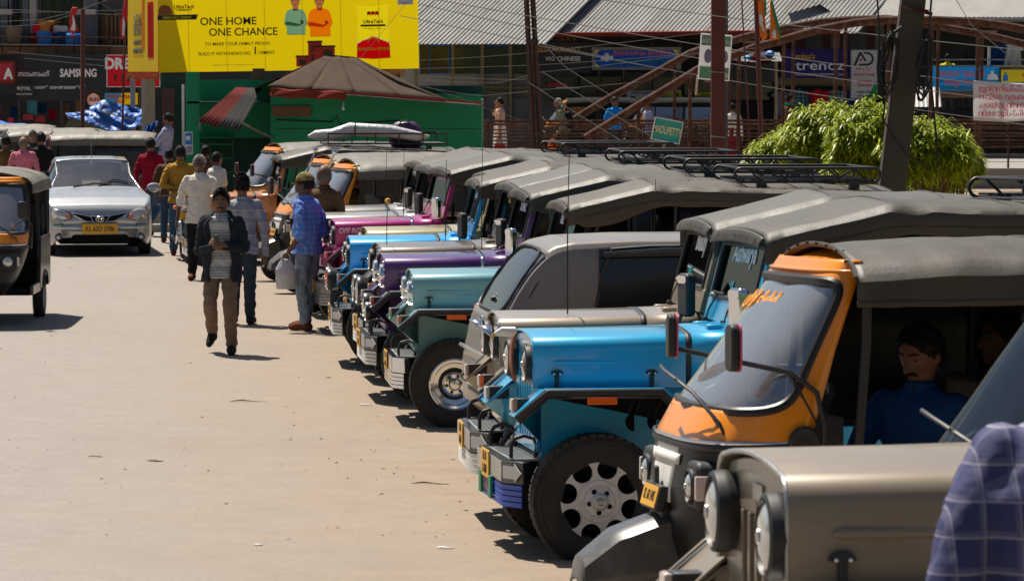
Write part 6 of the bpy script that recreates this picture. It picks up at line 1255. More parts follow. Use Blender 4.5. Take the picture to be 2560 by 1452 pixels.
def flagpole(u0, v0, u1, Y, r, lab, flags, m='red_steel'):
    t = thing('flag_pole', lab, 'flag pole', (at(u1, 560, Y).x, Y, 0)); p = at(u0, v0, Y); mb = MB(); mb.tube([(0, 0, 0), (p.x - t.location.x, 0, p.z)], r, 8); part('pole', mb, M_[m], t)
    for pts, m2, d in flags:
        mb = MB(); V_ = [Vector(W(a, b_, Y - .06 - d)) - t.location for a, b_ in pts]; n = len(V_); c_ = sum(V_, Vector())/n; k = 5; vs = []
        for i in range(k+1):
            for j, q in enumerate(V_): p_ = c_.lerp(q, i/k); vs.append(p_ + Vector((0, .025*math.sin(p_.x*22)*i/k, 0)))
        mb.add(vs, [(i*n+j, i*n+(j+1) % n, (i+1)*n+(j+1) % n, (i+1)*n+j) for i in range(k) for j in range(n)]); part('flag', mb, M_[m2], t, solid=.006)
    return t
flagpole(1888, -60, 1916, 50, .034, 'slender red pole with orange and green party flags', [(((1894,0),(1912,-6),(1912,40),(1918,95),(1906,104),(1900,90)), 'flag_orange', 0), (((1909,-6),(1915,0),(1916,40),(1911,40)), 'flag_green', .01), (((1898,38),(1903,34),(1908,50),(1905,62),(1912,78),(1908,80),(1898,58)), 'white_board', .02), (((1924,0),(1933,10),(1946,80),(1952,97),(1924,103),(1926,60)), 'flag_orange', 0), (((1925,-10),(1931,0),(1945,55),(1953,97),(1949,97),(1934,40)), 'flag_green', .012), (((1930,82),(1936,72),(1941,82),(1940,96),(1932,96)), 'white_board', .02)])
flagpole(1852, -40, 1893, 51, .010, 'thin red stay rod leaning beside the flag pole', [])
flagpole(207, 24, 206, 74, .045, 'red pole with a torn red flag in front of the phone shop sign', [(((181,18),(196,20),(186,36),(190,58),(197,78),(186,80),(183,95),(178,80),(171,78),(176,60),(172,62),(176,30)), 'flag_red', 0), (((181,35),(186,48),(189,62),(188,78),(176,76),(182,60)), 'white_board', .015)])
flagpole(316, -40, 300, 73.5, .022, 'leaning red flag pole at the edge of the billboard', [(((314,-10),(320,0),(320,40),(312,70),(312,95),(302,100),(300,62),(305,30)), 'flag_red', 0), (((308,40),(313,60),(310,92),(305,88)), 'white_board', .015)])
# leaning concrete pole with cable coils
kp = thing('utility_pole', 'leaning weathered concrete utility pole wrapped with cable coils', 'pole', (at(2222, 700, 39).x, 39, 0)); pt, pb = at(2289, -60, 39), at(2231, 455, 39); dz_ = pt.z - pb.z; bx = pb.x - (pt.x-pb.x)/dz_*pb.z
mb = MB(); n = 9; vs = []
for i in range(n+1):
    z = pt.z*i/n; x = bx + (pt.x-bx)*i/n - kp.location.x; w_ = .150 - .022*i/n; vs += [(x-w_, -.1, z), (x-w_*.72, -.12, z), (x+w_, -.11, z), (x+w_, .12, z), (x-w_, .12, z)]
mb.add(vs, [(i*5+j, i*5+(j+1) % 5, (i+1)*5+(j+1) % 5, (i+1)*5+j) for i in range(n) for j in range(5)]); part('shaft', mb, M_['bark_pole'], kp)
L = lambda u, v, dy=0: Vector(W(u, v, 39-dy)) - kp.location
mb = MB(); mb.tube([L(2252, 20, .16), L(2290, 26, .2), L(2330, 36, .16)], .022, 6); mb.tube([L(2258, 16, .16), L(2322, 28, .2)], .012, 6); part('clamp', mb, M_['rust'], kp)
for k in range(9):
    rr = random.Random(k); cx, cy, rx, ry = (2222 + rr.uniform(-5, 6), 160 + rr.uniform(-12, 12), 19 + rr.uniform(-5, 7), 82 + rr.uniform(-14, 10)) if k < 5 else (2310 + rr.uniform(-4, 6), 165 + rr.uniform(-10, 10), 16 + rr.uniform(-6, 5), 72 + rr.uniform(-10, 12))
    mb = MB(); mb.tube([L(cx + (rx*math.cos(a) + (14*(cy - (cy+ry*math.sin(a)))/80)*.6) + 2*math.sin(a*5+k), cy + ry*math.sin(a), .18 + .02*k) for a in [i*math.pi/16 for i in range(32)]], .011, 5, close=True); part('cable_coil', mb, M_['cable'], kp)
mb = MB(); mb.tube([L(2192, -20, .2), L(2199, 90, .2), L(2196, 150, .2), L(2214, 235, .2), L(2208, 300, .2), L(2235, 345, .2), L(2268, 388, .2), L(2330, 420, .2)], .010, 5); mb.tube([L(2330, -20, .2), L(2321, 90, .2), L(2330, 230, .2), L(2343, 370, .2), L(2344, 420, .2)], .012, 5); mb.tube([L(2255, 68, .2), L(2225, 90, .2), L(2205, 125, .2)], .02, 5); part('loose_cable', mb, M_['cable'], kp)
# ---- overhead wires
wires = [((1489,-2),(1900,55),(2600,130)), ((1045,-8),(1751,113),(2600,230)), ((1045,10),(1343,74),(1860,165),(2600,262)), ((1343,114),(1900,215),(2600,318)), ((1000,40),(1320,102),(1500,140)), ((1318,204),(1553,352)), ((1354,179),(1624,339)), ((1360,110),(1410,165),(1525,237)), ((2385,-10),(2430,65),(2600,200)),
    ((1045,152),(1300,135),(1780,80)), ((1045,172),(1400,160),(1900,120)), ((1045,200),(1240,208),(1345,182),(1700,140)), ((1045,190),(1300,200),(1345,190)), ((1045,215),(1200,240),(1345,225),(1600,205)), ((1000,190),(1150,245),(1300,300)), ((1995,-10),(2050,12),(2140,-6)), ((800,145),(880,170),(1010,15),(1034,-5))]
WL = ['highest pale wire running over the clothes shop gable', 'pale wire passing above the bakery sign and purple sign', 'pale wire sloping down across the bakery sign to the bushes', 'lowest long pale wire from the lattice pole to the cloth banner', 'short pale wire between billboard and restaurant sign', 'stay wire dropping from the lattice pole towards its left', 'stay wire dropping from the lattice pole towards the road sign', 'sagging thin cord below the restaurant sign', 'pale wire coming down at the upper right corner', 'thin cable rising from the billboard edge over the restaurant sign', 'thin cable crossing under the bakery sign', 'tangled cable sagging over the pale wall panels', 'short cable above the green shop eave', 'lower sagging cable by the peach shirted man', 'cable dropping onto the brown sheet roof', 'loose cable loop at the top right gable', 'dark cable curving up the right of the billboard']
for i, pts in enumerate(wires):
    Y = 52 + (i*3.7) % 17 if i < 9 else 66 + (i % 4); mb = MB(); P = []
    for (a, b_), (c, d_) in zip(pts, pts[1:]):
        for k in range(6): t_ = k/6; P.append(W(a+(c-a)*t_, b_+(d_-b_)*t_ + 1.5*math.sin(math.pi*t_), Y))
    P.append(W(*pts[-1], Y)); mb.tube(P, .0065 if i < 9 else .004, 5); o = simple('overhead_wire', WL[i], 'wire', mb, 'wire' if i < 9 else 'grey_cable', group='wires sloping across the shops' if i < 5 else ('stay wires by the lattice pole' if i < 9 else 'thin cables over the green shop'))
lw = [((-10,23),(160,31),(330,25)), ((-10,32),(180,31),(330,40)), ((-10,55),(100,50),(180,32),(270,0)), ((-10,68),(100,62),(180,38),(262,2)), ((-10,111),(160,113),(330,117)), ((20,130),(150,142),(270,152)), ((60,146),(150,155),(270,166)), ((235,0),(290,32),(330,42))]
for i, pts in enumerate(lw):
    mb = MB(); P = []
    for (a, b_), (c, d_) in zip(pts, pts[1:]):
        for k in range(5): t_ = k/5; P.append(W(a+(c-a)*t_, b_+(d_-b_)*t_, 86))
    P.append(W(*pts[-1], 86)); mb.tube(P, .0055, 5); simple('overhead_wire', ('topmost level', 'second level', 'steep upper', 'steep lower', 'balcony height', 'upper slanting fascia', 'lower slanting fascia', 'short corner')[i] + ' wire strung across the left shop row', 'wire', mb, 'grey_cable', group='wires strung across the left shops')
# road name board
b = board('direction_sign', 'tilted teal road sign with cream capital lettering above the roof racks', 'sign', 1632, 299, 1704, 355, 66, 'teal_board', .03, rot=11, frame=('white_board', 2)); b['T']('MADUPETTY', 1668, 328, 19, 'ink_cream', .46, bold=.03)
mb = MB(); mb.tube([(0, .05, -2.4), (0, .05, 0)], .03, 6); part('post', mb, M_['zinc'], b['t'])
# far wall so that nothing but buildings shows above the street
mb = box_px(MB(), -900, -60, 3600, 520, 132, .5); simple('far_building', 'dark plain building side closing the view far behind', 'building', mb, 'dark_wall')
M_['leafgreen2'] = mat('lime_green', (.2,.3,.02), .5); M_['dirt_stone'] = mat('earth_stone', (.28,.2,.13), .9)
# ================================================================ bushes behind the row
def leaf_mat(name, c1, c2):
    m = bpy.data.materials.new(name); m.use_nodes = True; n = m.node_tree.nodes; L_ = m.node_tree.links; b = n['Principled BSDF']
    oi = n.new('ShaderNodeNewGeometry'); mx = n.new('ShaderNodeMix'); mx.data_type = 'RGBA'; L_.new(oi.outputs['Random Per Island'], mx.inputs[0]); mx.inputs[6].default_value = (*c1, 1); mx.inputs[7].default_value = (*c2, 1); L_.new(mx.outputs[2], b.inputs['Base Color'])
    b.inputs['Roughness'].default_value = .45; out = n['Material Output']; tr = n.new('ShaderNodeBsdfTranslucent'); L_.new(mx.outputs[2], tr.inputs[0]); ms = n.new('ShaderNodeMixShader'); ms.inputs[0].default_value = .4; L_.new(b.outputs[0], ms.inputs[1]); L_.new(tr.outputs[0], ms.inputs[2]); L_.new(ms.outputs[0], out.inputs[0]); return m
M_['leaf'] = leaf_mat('drooping_bright_leaves', (.20,.29,.006), (.46,.50,.02)); M_['leaf_dark'] = leaf_mat('shaded_leaves', (.05,.09,.008), (.12,.17,.01))
def bush(label, u, v, Y, rx, rz_, n, seed):
    rr = random.Random(seed); c = at(u, v, Y); t = thing('leafy_bush', label, 'bush', (c.x, Y, 0), 0, 'leafy bushes behind the parked row')
    mb = MB(); mb.raw = True
    for i in range(n):
        while True:
            x, y, z = rr.uniform(-1, 1), rr.uniform(-1, 1), rr.uniform(-1, 1); q = x*x+y*y+z*z
            if .35 < q < 1: break
        p = Vector((x*rx, y*rx*.7, z*rz_)); p *= .92 + .5*nz(x*2.1+seed, y*2.1, z*2.1)
        if nz(x*3+seed, y*3, z*3) < .0: continue
        if i % 7 == 0: p *= rr.uniform(1.02, 1.2)
        out = Vector((x, y*.6, z*.3 + .35)).normalized(); tip = p + out*.12
        for k in range(9):
            a = rr.uniform(0, 6.28); d = (Vector((math.cos(a), math.sin(a), rr.uniform(-1.1, .3))) + out*.5).normalized(); L_ = rr.uniform(.07, .17); s_ = d.cross(Vector((0, 0, 1))).normalized()*L_*.10; o = tip + Vector((0, 0, .02*k - .06)); dr = Vector((0, 0, -L_*.35))
            mb.add([o, o + d*L_*.45 + s_, o + d*L_ + dr, o + d*L_*.45 - s_], [(0, 1, 2, 3)])
    for i in range(int(n/55)):                       # arching shoots that break the outline
        a = rr.uniform(0, 6.28); b_ = rr.uniform(.1, 1.2); d0 = Vector((math.cos(a)*math.cos(b_), math.sin(a)*math.cos(b_)*.7, math.sin(b_))); p0 = Vector((d0.x*rx, d0.y*rx, d0.z*rz_))*.85; L0 = rr.uniform(.18, .36)
        for j in range(9):
            q = j/8; p = p0 + d0*L0*q + Vector((0, 0, -.12*q*q))
            for k in range(3): a2 = rr.uniform(0, 6.28); d = Vector((math.cos(a2), math.sin(a2), rr.uniform(-1.2, .2))).normalized(); L_ = rr.uniform(.07, .14); s_ = d.cross(Vector((0, 0, 1))).normalized()*L_*.1; mb.add([p, p + d*L_*.45 + s_, p + d*L_ + Vector((0, 0, -L_*.35)), p + d*L_*.45 - s_], [(0, 1, 2, 3)])
    o = part('foliage', mb.mesh('foliage', 0), M_['leaf'], t, loc=(0, 0, c.z)); o['kind'] = 'stuff'
    st = MB()
    for k in range(9): a = k*.7 + seed; st.tube([(0, 0, 0), (rx*.3*math.cos(a), rx*.25*math.sin(a), c.z*.6), (rx*.75*math.cos(a), rx*.5*math.sin(a), c.z + rz_*.3*math.sin(k))], [.04, .025, .008], 6)
    part('stem', st, M_['wood'], t); return t
bush('large bright bush left of the leaning utility pole', 2070, 362, 47, .50, .36, 2300, 1)
bush('feathery tall bush just left of the leaning utility pole', 2180, 368, 45, .42, .38, 2200, 2)
bush('low spreading bush behind the roof racks near the flag pole', 1975, 400, 48, .46, .20, 1800, 3)
bush('bright bush right of the leaning utility pole', 2325, 395, 44, .38, .30, 1900, 4)
bush('dark lower bush behind the leaning utility pole', 2230, 445, 46, .75, .34, 1800, 5)
bush('trailing bush furthest right behind the parked row', 2385, 415, 46, .24, .18, 700, 6)
bush('small green bush glimpsed at the right edge behind the biggest auto', 2580, 800, 21, .35, .5, 900, 7)

# unseen wooded slopes added behind and beside the camera to block low sky
mb = MB(); n_ = 72
def hf_(u, v):
    a = R(70 + 220*u) + math.pi/2*0; r = 95 + 130*v; a = R(150) + R(240)*u
    return (r*math.cos(a), 20 + r*math.sin(a), -1 + v*(46 + 18*nz(math.cos(a)*3, math.sin(a)*3, 2)) + 4*nz(u*30, v*8, 1))
mb.grid(hf_, n_, 10); o = link('sky_block_hills', mb.mesh('sky_block_hills'), mat('sky_block_green', (.035,.06,.022), .95, var=.5, vs=.2)); struct(o)
def ground_mat():
    m = bpy.data.materials.new('dusty_asphalt'); m.use_nodes = True; n = m.node_tree.nodes; L = m.node_tree.links; b = n['Principled BSDF']
    tc = n.new('ShaderNodeTexCoord'); sp = n.new('ShaderNodeSeparateXYZ'); L.new(tc.outputs['Object'], sp.inputs[0])
    def noi(s, d=6, r=.55, stretch=None):
        z = n.new('ShaderNodeTexNoise'); z.inputs['Scale'].default_value = s; z.inputs['Detail'].default_value = d; z.inputs['Roughness'].default_value = r
        if stretch: mp = n.new('ShaderNodeMapping'); mp.inputs['Scale'].default_value = stretch; L.new(tc.outputs['Object'], mp.inputs[0]); L.new(mp.outputs[0], z.inputs['Vector'])
        else: L.new(tc.outputs['Object'], z.inputs['Vector'])
        return z.outputs[0]
    def mr(x, a, b_, c=0, d=1): q = n.new('ShaderNodeMapRange'); q.inputs[1].default_value = a; q.inputs[2].default_value = b_; q.inputs[3].default_value = c; q.inputs[4].default_value = d; L.new(x, q.inputs[0]); return q.outputs[0]
    def mix(f, a, b_, fac=None):
        q = n.new('ShaderNodeMix'); q.data_type = 'RGBA'; L.new(f, q.inputs[0])
        for i, x in ((6, a), (7, b_)):
            if isinstance(x, tuple): q.inputs[i].default_value = (*x, 1)
            else: L.new(x, q.inputs[i])
        return q.outputs[2]
    def ma(op, a, b_):
        q = n.new('ShaderNodeMath'); q.operation = op
        for i, x in ((0, a), (1, b_)):
            if isinstance(x, (int, float)): q.inputs[i].default_value = x
            else: L.new(x, q.inputs[i])
        return q.outputs[0]
    base = mix(mr(noi(4, 8, .75), .3, .7), (.265,.235,.208), (.335,.30,.268))
    # distance from the parking line: earth takes over to the right
    edge = ma('ADD', sp.outputs[0], ma('MULTIPLY', ma('SUBTRACT', sp.outputs[1], 19.0), .088))     # x + .088 (y - 19)
    edge = ma('ADD', edge, ma('MULTIPLY', ma('SUBTRACT', noi(.9, 5), .5), 1.2))
    dirt = mix(mr(noi(3, 8, .7), .3, .7), (.27,.20,.135), (.35,.265,.185))
    c = mix(mr(edge, -2.6, .1, 0, .95), base, dirt)
    st = mr(noi(.8, 8, .75), .5, .8, 0, .3); c = mix(st, c, (.33,.26,.185))
    tr = mr(noi(1.1, 6, .7, (1.2, .12, 1)), .56, .72, 0, .22); c = mix(tr, c, (.2,.175,.155))
    sk = mr(noi(60, 4, .8), .54, .64, 0, .6); c = mix(sk, c, (.16,.135,.115))
    sk2 = mr(noi(95, 2, .6), .62, .70, 0, .5); c = mix(sk2, c, (.5,.45,.39)); gl = mr(noi(26, 6, .8), .35, .65, 0, .35); c = mix(gl, c, (.2,.17,.145)); cr = mr(noi(.55, 8, .75, (1, .4, 1)), .495, .505, 0, 1)
    pa = mr(noi(.25, 8, .7), .5, .7, 0, .16); c = mix(pa, c, (.17,.14,.12))
    L.new(c, b.inputs['Base Color']); b.inputs['Roughness'].default_value = .85; b.inputs['Specular IOR Level'].default_value = .25
    bp = n.new('ShaderNodeBump'); bp.inputs['Strength'].default_value = .6; bp.inputs['Distance'].default_value = .012; L.new(noi(70, 6, .7), bp.inputs['Height']); L.new(bp.outputs[0], b.inputs['Normal'])
    return m
xs = [-160 + 10*i for i in range(13)] + [-30 + 1.5*i for i in range(41)] + [40 + 10*i for i in range(13)]
ys = [-6 + .75*i for i in range(60)] + [40 + 2*i for i in range(11)] + [70, 100, 150, 220, 400]
mb = MB(); nx = len(xs)
mb.v = [(x, y, gz(y)) for y in ys for x in xs]
mb.f = [(j*nx+i, j*nx+i+1, (j+1)*nx+i+1, (j+1)*nx+i) for j in range(len(ys)-1) for i in range(nx-1)]; mb.m = [0]*len(mb.f)
gr = link('ground', mb.mesh('ground'), ground_mat()); struct(gr); gr['label'] = 'dusty grey brown street surface with sandy earth along the parked row'
JEEPS = []
def J(*a, **k): o = jeep(*a, **k); JEEPS.append(o); return o
j0 = J('jeep', 'bronze jeep with black ringed headlights, closest, its bonnet under the orange auto', 1976, 1232, 8.25, 7, 'j_dull', mirrors=None, curt=False, top='canvas')
j1 = J('jeep', 'sky blue jeep with scalloped silver wheel, white windscreen script and brown eagle ornament', 1335, 859, 19.3, 8, 'j_blue', txt=[('Aishwarya', .155, 'ink_white', .0, .405, .004), ('UK', .06, 'ink_cyan', -.15, .22, 0)], extra='slats', mirrors='chrome', rack_k=('loop', 1.2), eagle=True, top='canvas')
j2 = J('jeep', 'bronze jeep with chrome lamp visors tucked between hatchback and sky blue jeep', 1251, 810, 21.0, 5, 'j_tan', txt=[('Beauty', .16, 'ink_white', .0, .405, .006), ('UKS', .08, 'ink_cyan', -.2, .22, 0)], visors=True, antenna=((-.1, .3, 1.2, .95, ''),), top='canvas_grey')
j3 = J('jeep', 'pale turquoise jeep with chrome ringed wheel beside the grey hatchback', 1034, 694, 28.8, 5.5, 'j_turq', rim='chrome', bumper='chrome', hl='chrome', txt=[('BASIL', .1, 'ink_white', 0, .39, .002)], rack_k=('loop', 1.3), antenna=((-1.6, .7, 1.0, .95, ''),), mirrors=None, top='canvas_brown')
j4 = J('jeep', 'dark purple jeep with bonnet spots and chrome band', 963, 653, 30.9, 6.5, 'j_purple', hl='chrome', band='chrome', txt=[('DOMINIC', .1, 'ink_white', 0, .39, .004)], rack_k=('loop', 1.3), mirrors='chrome', spots=[(.45, .1, .76, .1, 'lens'), (.45, .35, .72, .08, 'lens')], top='canvas')
j5 = J('jeep', 'taupe jeep with one yellow ball antenna, between the purple and azure jeeps', 955, 625, 32.8, 8, 'j_grey', txt=[('Y.D.O', .1, 'ink_yellow', 0, .39, .004)], spots=[(.5, -.1, .78, .12, 'lens'), (.5, .25, .78, .12, 'lens')], antenna=((.25, .3, 1.2, .4, 'ball'), (-.6, .5, .95, 1.2, '')), top='canvas_grey')
j6 = J('jeep', 'azure blue jeep with amber spot lamps on its bumper', 877, 606, 34.6, 5, 'j_cyan', spots=[(.5, -.3, .78, .1, 'orange_lens'), (.5, .1, .78, .1, 'orange_lens')], txt=[('Gopika', .1, 'ink_white', 0, .39, .002)], rack_k=('loop', 1.3), antenna=((-.6, .5, .95, 1.0, 'coil'),), top='canvas_brown')
j7 = J('jeep', 'pale yellow jeep squeezed between the azure and magenta jeeps', 920, 583, 36.8, 7, 'j_cream', top='canvas')
j8 = J('jeep', 'magenta jeep with white off road safari lettering on its bonnet', 840, 560, 39.2, 11, 'j_magenta', hoodtxt='OFF ROAD JEEP SAFARI', band='chrome', bumper='steel', hl='plastic', txt=[('Makaleram Gopika', .07, 'ink_white', 0, .43, .002)], rack_k=('loop', 1.4), mirrors='chrome', top='canvas')
j9 = J('jeep', 'silver jeep with magenta windscreen base beyond the magenta jeep', 812, 545, 41.6, 9, 'j_silver', antenna=((-.6, .5, .95, 1.0, 'coil'),), top='canvas_grey')
j10 = J('jeep', 'white silver jeep beside the orange autos', 800, 528, 44.2, 9, 'j_silver', antenna=((-.5, .5, .95, 1.0, 'coil'),), top='canvas_brown')
j11 = J('jeep', 'copper orange jeep with luggage on its roof rack', 495, 492, 53.5, 9, 'j_orange', rack_k=('basket', 2.0), top='canvas')
a1 = cyc('orange', 'orange fronted auto with big curved windscreen, biggest of the autos', 1672, 1290, 15.0, 10, farcurt=True, plate='KL 68 5405', txt=[('ശ്രീജിത്ത്', .11, 'ink_orange', -.16, 1.47)])
M_.setdefault('ink_orange', M_['ink_yellow'])
P = at(-75, 735, 39.9); P.z = 0
al = auto('auto_rickshaw', 'black and orange auto driving towards the camera, cut by the picture edge', P, R(-88), top='pale_canvas', plate='KL 6 6460', canopy_len=2.1)
a3 = cyc('orange', 'auto with two chrome ball tipped poles behind the man in the blue checked shirt', 748, 700, 46.5, 15, top='pale_canvas', cage=True, side='brown_side')
a2 = cyc('orange', 'auto with spoked front wheel between the copper jeep and the pole fitted auto', 697, 711, 49.3, 16, top='pale_canvas', side='brown_side')
a4 = cyc('orange', 'auto with a tall windscreen beside the green shop wall', 590, 640, 57.5, 17, top='pale_canvas')
a5 = cyc('red', 'black curtained auto with red door frame behind the grey sedan', 50, 560, 69, 2, top='pale_canvas', curt=True)
a6 = cyc('black', 'black auto with pale canopy at the far left behind the sedan', -60, 550, 73, 8, top='pale_canvas', curt=True, detail=False)
a7 = cyc('orange', 'auto with dim curtained side waiting furthest left behind the men', -160, 550, 79, 4, top='pale_canvas', curt=True, detail=False)
P = at(250, 620, 56); P.z = 0; sedan(P, R(-80))
P = at(1188, 1060, 24.7); P.z = gz(24.7); hatch(P, math.pi + R(8.5))
a8 = cyc('black', 'dark auto seen only by its leaning windscreen at the right edge behind the closest bonnet', 2335, 1290, 11.2, 12, farcurt=True, mirrors=False)
for c_ in [c for c in a8.children if c.name.startswith('windscreen_glass')]: c_.material_slots[0].material = M_['glass_tint']
def facing(deg): return R(deg)      # 0 looks to the picture's right, 90 away, 180 left, 270 to the camera
SIT = dict(pel=(0, 0, .50), lk=(.42, .12, .52), rk=(.42, -.12, .52), la=(.42, .12, .09), ra=(.42, -.12, .09), lh=(.34, .14, .72), le=(.10, .24, .68), rh=(.34, -.14, .72), re=(.10, -.24, .68))
# walking man in the open jacket, phone held in both hands
p, b = person('moustached man walking to the camera in open dark jacket, striped shirt and khaki trousers', stand(556, 885, 36.3), facing(266), dict(lh=(.235, .045, 1.13), le=(.02, .225, 1.08), rh=(.235, -.045, 1.11), re=(.02, -.225, 1.06), lhd=(.25, -.75, .25), rhd=(.25, .75, .25), lhn=(.8, .6, .3), rhn=(.8, -.6, .3), curl=.55,
    lk=(.14, .10, .50), la=(.12, .115, .085), lt=(.29, .13, .03), rk=(.10, -.11, .52), ra=(-.20, -.13, .20), rt=(-.08, -.15, .09)), sk='skin_dark', shirt='striped', trousers='khaki', shoes='shoe_dark', jacket='jacket', moustache=True, vox=.0095, h=.985, hairlen=1.5, lean=(.03, 0), head=(0, .08), hem=.78)
m = MB(); m.prism(roundrect(.05, .10, .012), -.005, .005, 'x'); tag(part('mobile_phone', m, M_['plastic'], None, loc=p.matrix_world @ Vector((.285, 0, 1.16)), rot=(.5, .3, facing(266))), 'dark phone held in both hands of the man in the open jacket', 'phone')
person('man seen from behind in grey checked shirt and dark jeans', stand(607, 803, 40.6), facing(84), dict(lk=(.05, .10, .49), la=(-.06, .10, .09), rk=(.0, -.08, .49), ra=(-.02, -.09, .09), lh=(.06, .27, .80), rh=(.02, -.26, .78)), shirt='grey_check', trousers='dark_denim', hairlen=1.7, vox=.011, h=1.0)
p, b = person('man in blue checked shirt and camouflage cap with a carrier bag in hand', stand(770, 824, 39.6), facing(152), dict(lh=(.10, .24, .84), le=(-.10, .27, 1.07), rh=(.16, -.2, .9), re=(-.06, -.27, 1.06), la=(-.03, .09, .09), ra=(.10, -.09, .09)), sk='skin_deep', shirt='blue_check', trousers='pale_denim', shoes='leather', sleeve='rolled', belly=.035, vox=.010, h=1.03, cap_m=mat('camouflage_cap', (.20,.16,.06), .9, var=.75, vs=22), head=(.15, .1), lean=(.02, 0), hem=.82)
bag = MB(); bag.grid(lambda u, v: ((.10 + .02*math.sin(v*3.1) - .03*(1-v)*0)*math.cos(2*math.pi*u)*(.35 + .65*min(1, (1-v)*2.2+.2)) + .006*math.sin(u*40+v*9), (.055 + .02*math.sin(v*3))*math.sin(2*math.pi*u)*(.4 + .6*min(1, (1-v)*2.2)), -.33 + .33*v), 36, 14)
q = p.matrix_world @ Vector((.12, .26, .80)); bo = thing('carrier_bag', 'white plastic carrier bag hanging from the hand of the capped man', 'bag', (q.x, q.y-.02, q.z), facing(200))
part('bag_body', bag, mat('thin_white_plastic', (.55,.54,.55), .35, bump=.8, bs=14), bo, solid=.003)
m = MB(); m.tube([(.06, 0, -.04), (.03, 0, .07), (-.03, 0, .07), (-.06, 0, -.04)], .008, 6); part('handle', m, MATS['thin_white_plastic'], bo)
person('grey haired man in brown shirt half hidden behind the capped man', stand(812, 800, 42.6), facing(60), dict(lh=(.16, .2, .95)), sk='skin_dark', shirt='brown_cloth', trousers='charcoal', hair='grey_hair', vox=.012, bald=True, h=1.04)
person('old white moustached man in loose cream shirt and black trousers', stand(500, 698, 49.5), facing(268), dict(lk=(.05, .09, .48), rk=(.08, -.09, .50), ra=(.10, -.09, .09), la=(-.12, .09, .09), lh=(.03, .30, .80), rh=(.05, -.30, .80)), sk='skin_deep', shirt='white_cloth', trousers='black_cloth', shoes='leather', hair='grey_hair', moustache=True, sleeve='rolled', vox=.012, h=1.02, hairlen=1.2, hem=.76)
person('man seen from behind in mustard shirt and jeans with hands behind him', stand(452, 638, 56.2), facing(95), dict(lh=(-.14, -.03, 1.0), le=(-.08, .28, 1.08), rh=(-.14, .03, 1.0), re=(-.08, -.28, 1.08), lhd=(0, -1, -.2), rhd=(0, 1, -.2)), shirt='mustard', trousers='denim', shoes='leather', vox=.013, h=1.02)
person('short man in brown shirt standing beside the mustard shirted man', stand(425, 606, 60.5), facing(88), dict(lh=(.05, .25, .8)), shirt='brown_cloth', trousers='denim', sleeve='short', shoes='leather', vox=.013, h=.94)
person('man in maroon shirt striding away in blue jeans', stand(378, 586, 63), facing(70), dict(lk=(.14, .09, .50), la=(.10, .10, .09), rk=(.02, -.10, .47), ra=(-.32, -.10, .22), rt=(-.26, -.1, .08)), shirt='maroon', trousers='denim', vox=.013, h=1.02)
person('man in teal vest and lilac shirt leaning in the green doorway with folded arms', stand(413, 560, 67.5, .42), facing(170), dict(lh=(.16, -.08, 1.15), le=(.10, .24, 1.10), rh=(.17, .08, 1.12), re=(.10, -.24, 1.08), lhd=(.1, -1, .2), rhd=(.1, 1, .2)), shirt='lilac', trousers='teal_cloth', vox=.013, h=1.0, hairlen=1.9, lean=(-.06, 0), head=(0, .25))
person('man in white shirt facing away beyond the old man', stand(543, 640, 57.8), facing(40), {}, shirt='white_cloth', trousers='charcoal', vox=.014, h=.94, sleeve='short')
person('dark haired man glimpsed behind the old man', stand(515, 640, 60), facing(110), {}, shirt='brown_cloth', trousers='charcoal', vox=.014, h=.98)
person('bald man in pink shirt seen from behind at the left', stand(60, 570, 66.5), facing(88), {}, sk='skin_mid', shirt='pink_cloth', trousers='charcoal', hair='grey_hair', bald=True, vox=.014, h=1.0)
person('man in black shirt beside the pink shirted man', stand(104, 570, 67.3), facing(120), {}, shirt='black_cloth', trousers='charcoal', vox=.014, h=1.04)
person('grey bearded man facing the camera behind the black shirted man', stand(84, 560, 69.5), facing(285), {}, sk='skin_mid', shirt='charcoal', trousers='charcoal', hair='salt_hair', vox=.014, h=1.04, moustache=True)
person('man in olive shirt holding a phone to his ear at the left edge', stand(16, 570, 67.5), facing(140), dict(lh=(.10, .13, 1.52), le=(.16, .28, 1.28), lhd=(-.2, -.3, 1)), shirt='olive', trousers='charcoal', vox=.014, h=1.0)
# people seated in vehicles
person('driver in dark blue shirt leaning in the biggest orange auto', stand(2300, 1300, 15.2, .36), facing(238), dict(SIT, pel=(0, 0, .58), lk=(.40, .14, .60), rk=(.40, -.14, .60), la=(.42, .14, .2), ra=(.42, -.14, .2), lh=(.34, .20, .74), le=(.06, .27, .78), rh=(.32, -.2, .76), re=(.06, -.27, .78)), sk='skin_dark', shirt='navy_blue', trousers='charcoal', vox=.011, hairlen=1.2, head=(-.25, .35), moustache=True, h=1.04, foldk=.6)
person('passenger in dim back seat of the biggest orange auto', stand(2500, 1300, 15.9, .40), facing(200), dict(SIT, pel=(0, 0, .60), lk=(.40, .14, .62), rk=(.40, -.14, .62)), sk='skin_deep', shirt='charcoal', trousers='charcoal', vox=.014, hairlen=1.3)
person('driver in pink cap and mustard shirt sitting in the pole fitted auto', stand(885, 690, 46.9, .0), facing(195), dict(SIT, pel=(0, 0, .66)), sk='skin_dark', shirt='mustard', trousers='charcoal', vox=.014, cap_m=mat('pink_cap', (.5,.13,.14), .8), hair='hair', moustache=True)
person('dark haired passenger hanging an arm out of the turquoise jeep', stand(1690, 900, 28.9, -.02), facing(200), dict(SIT, pel=(0, 0, .86), lh=(.10, .42, .88), le=(.02, .34, 1.18), lhd=(.1, .1, -1), lk=(.3, .1, .9), rk=(.3, -.1, .9)), sk='skin_dark', shirt='white_cloth', trousers='charcoal', vox=.012, sleeve='rolled', hairlen=1.6, head=(.2, .4))
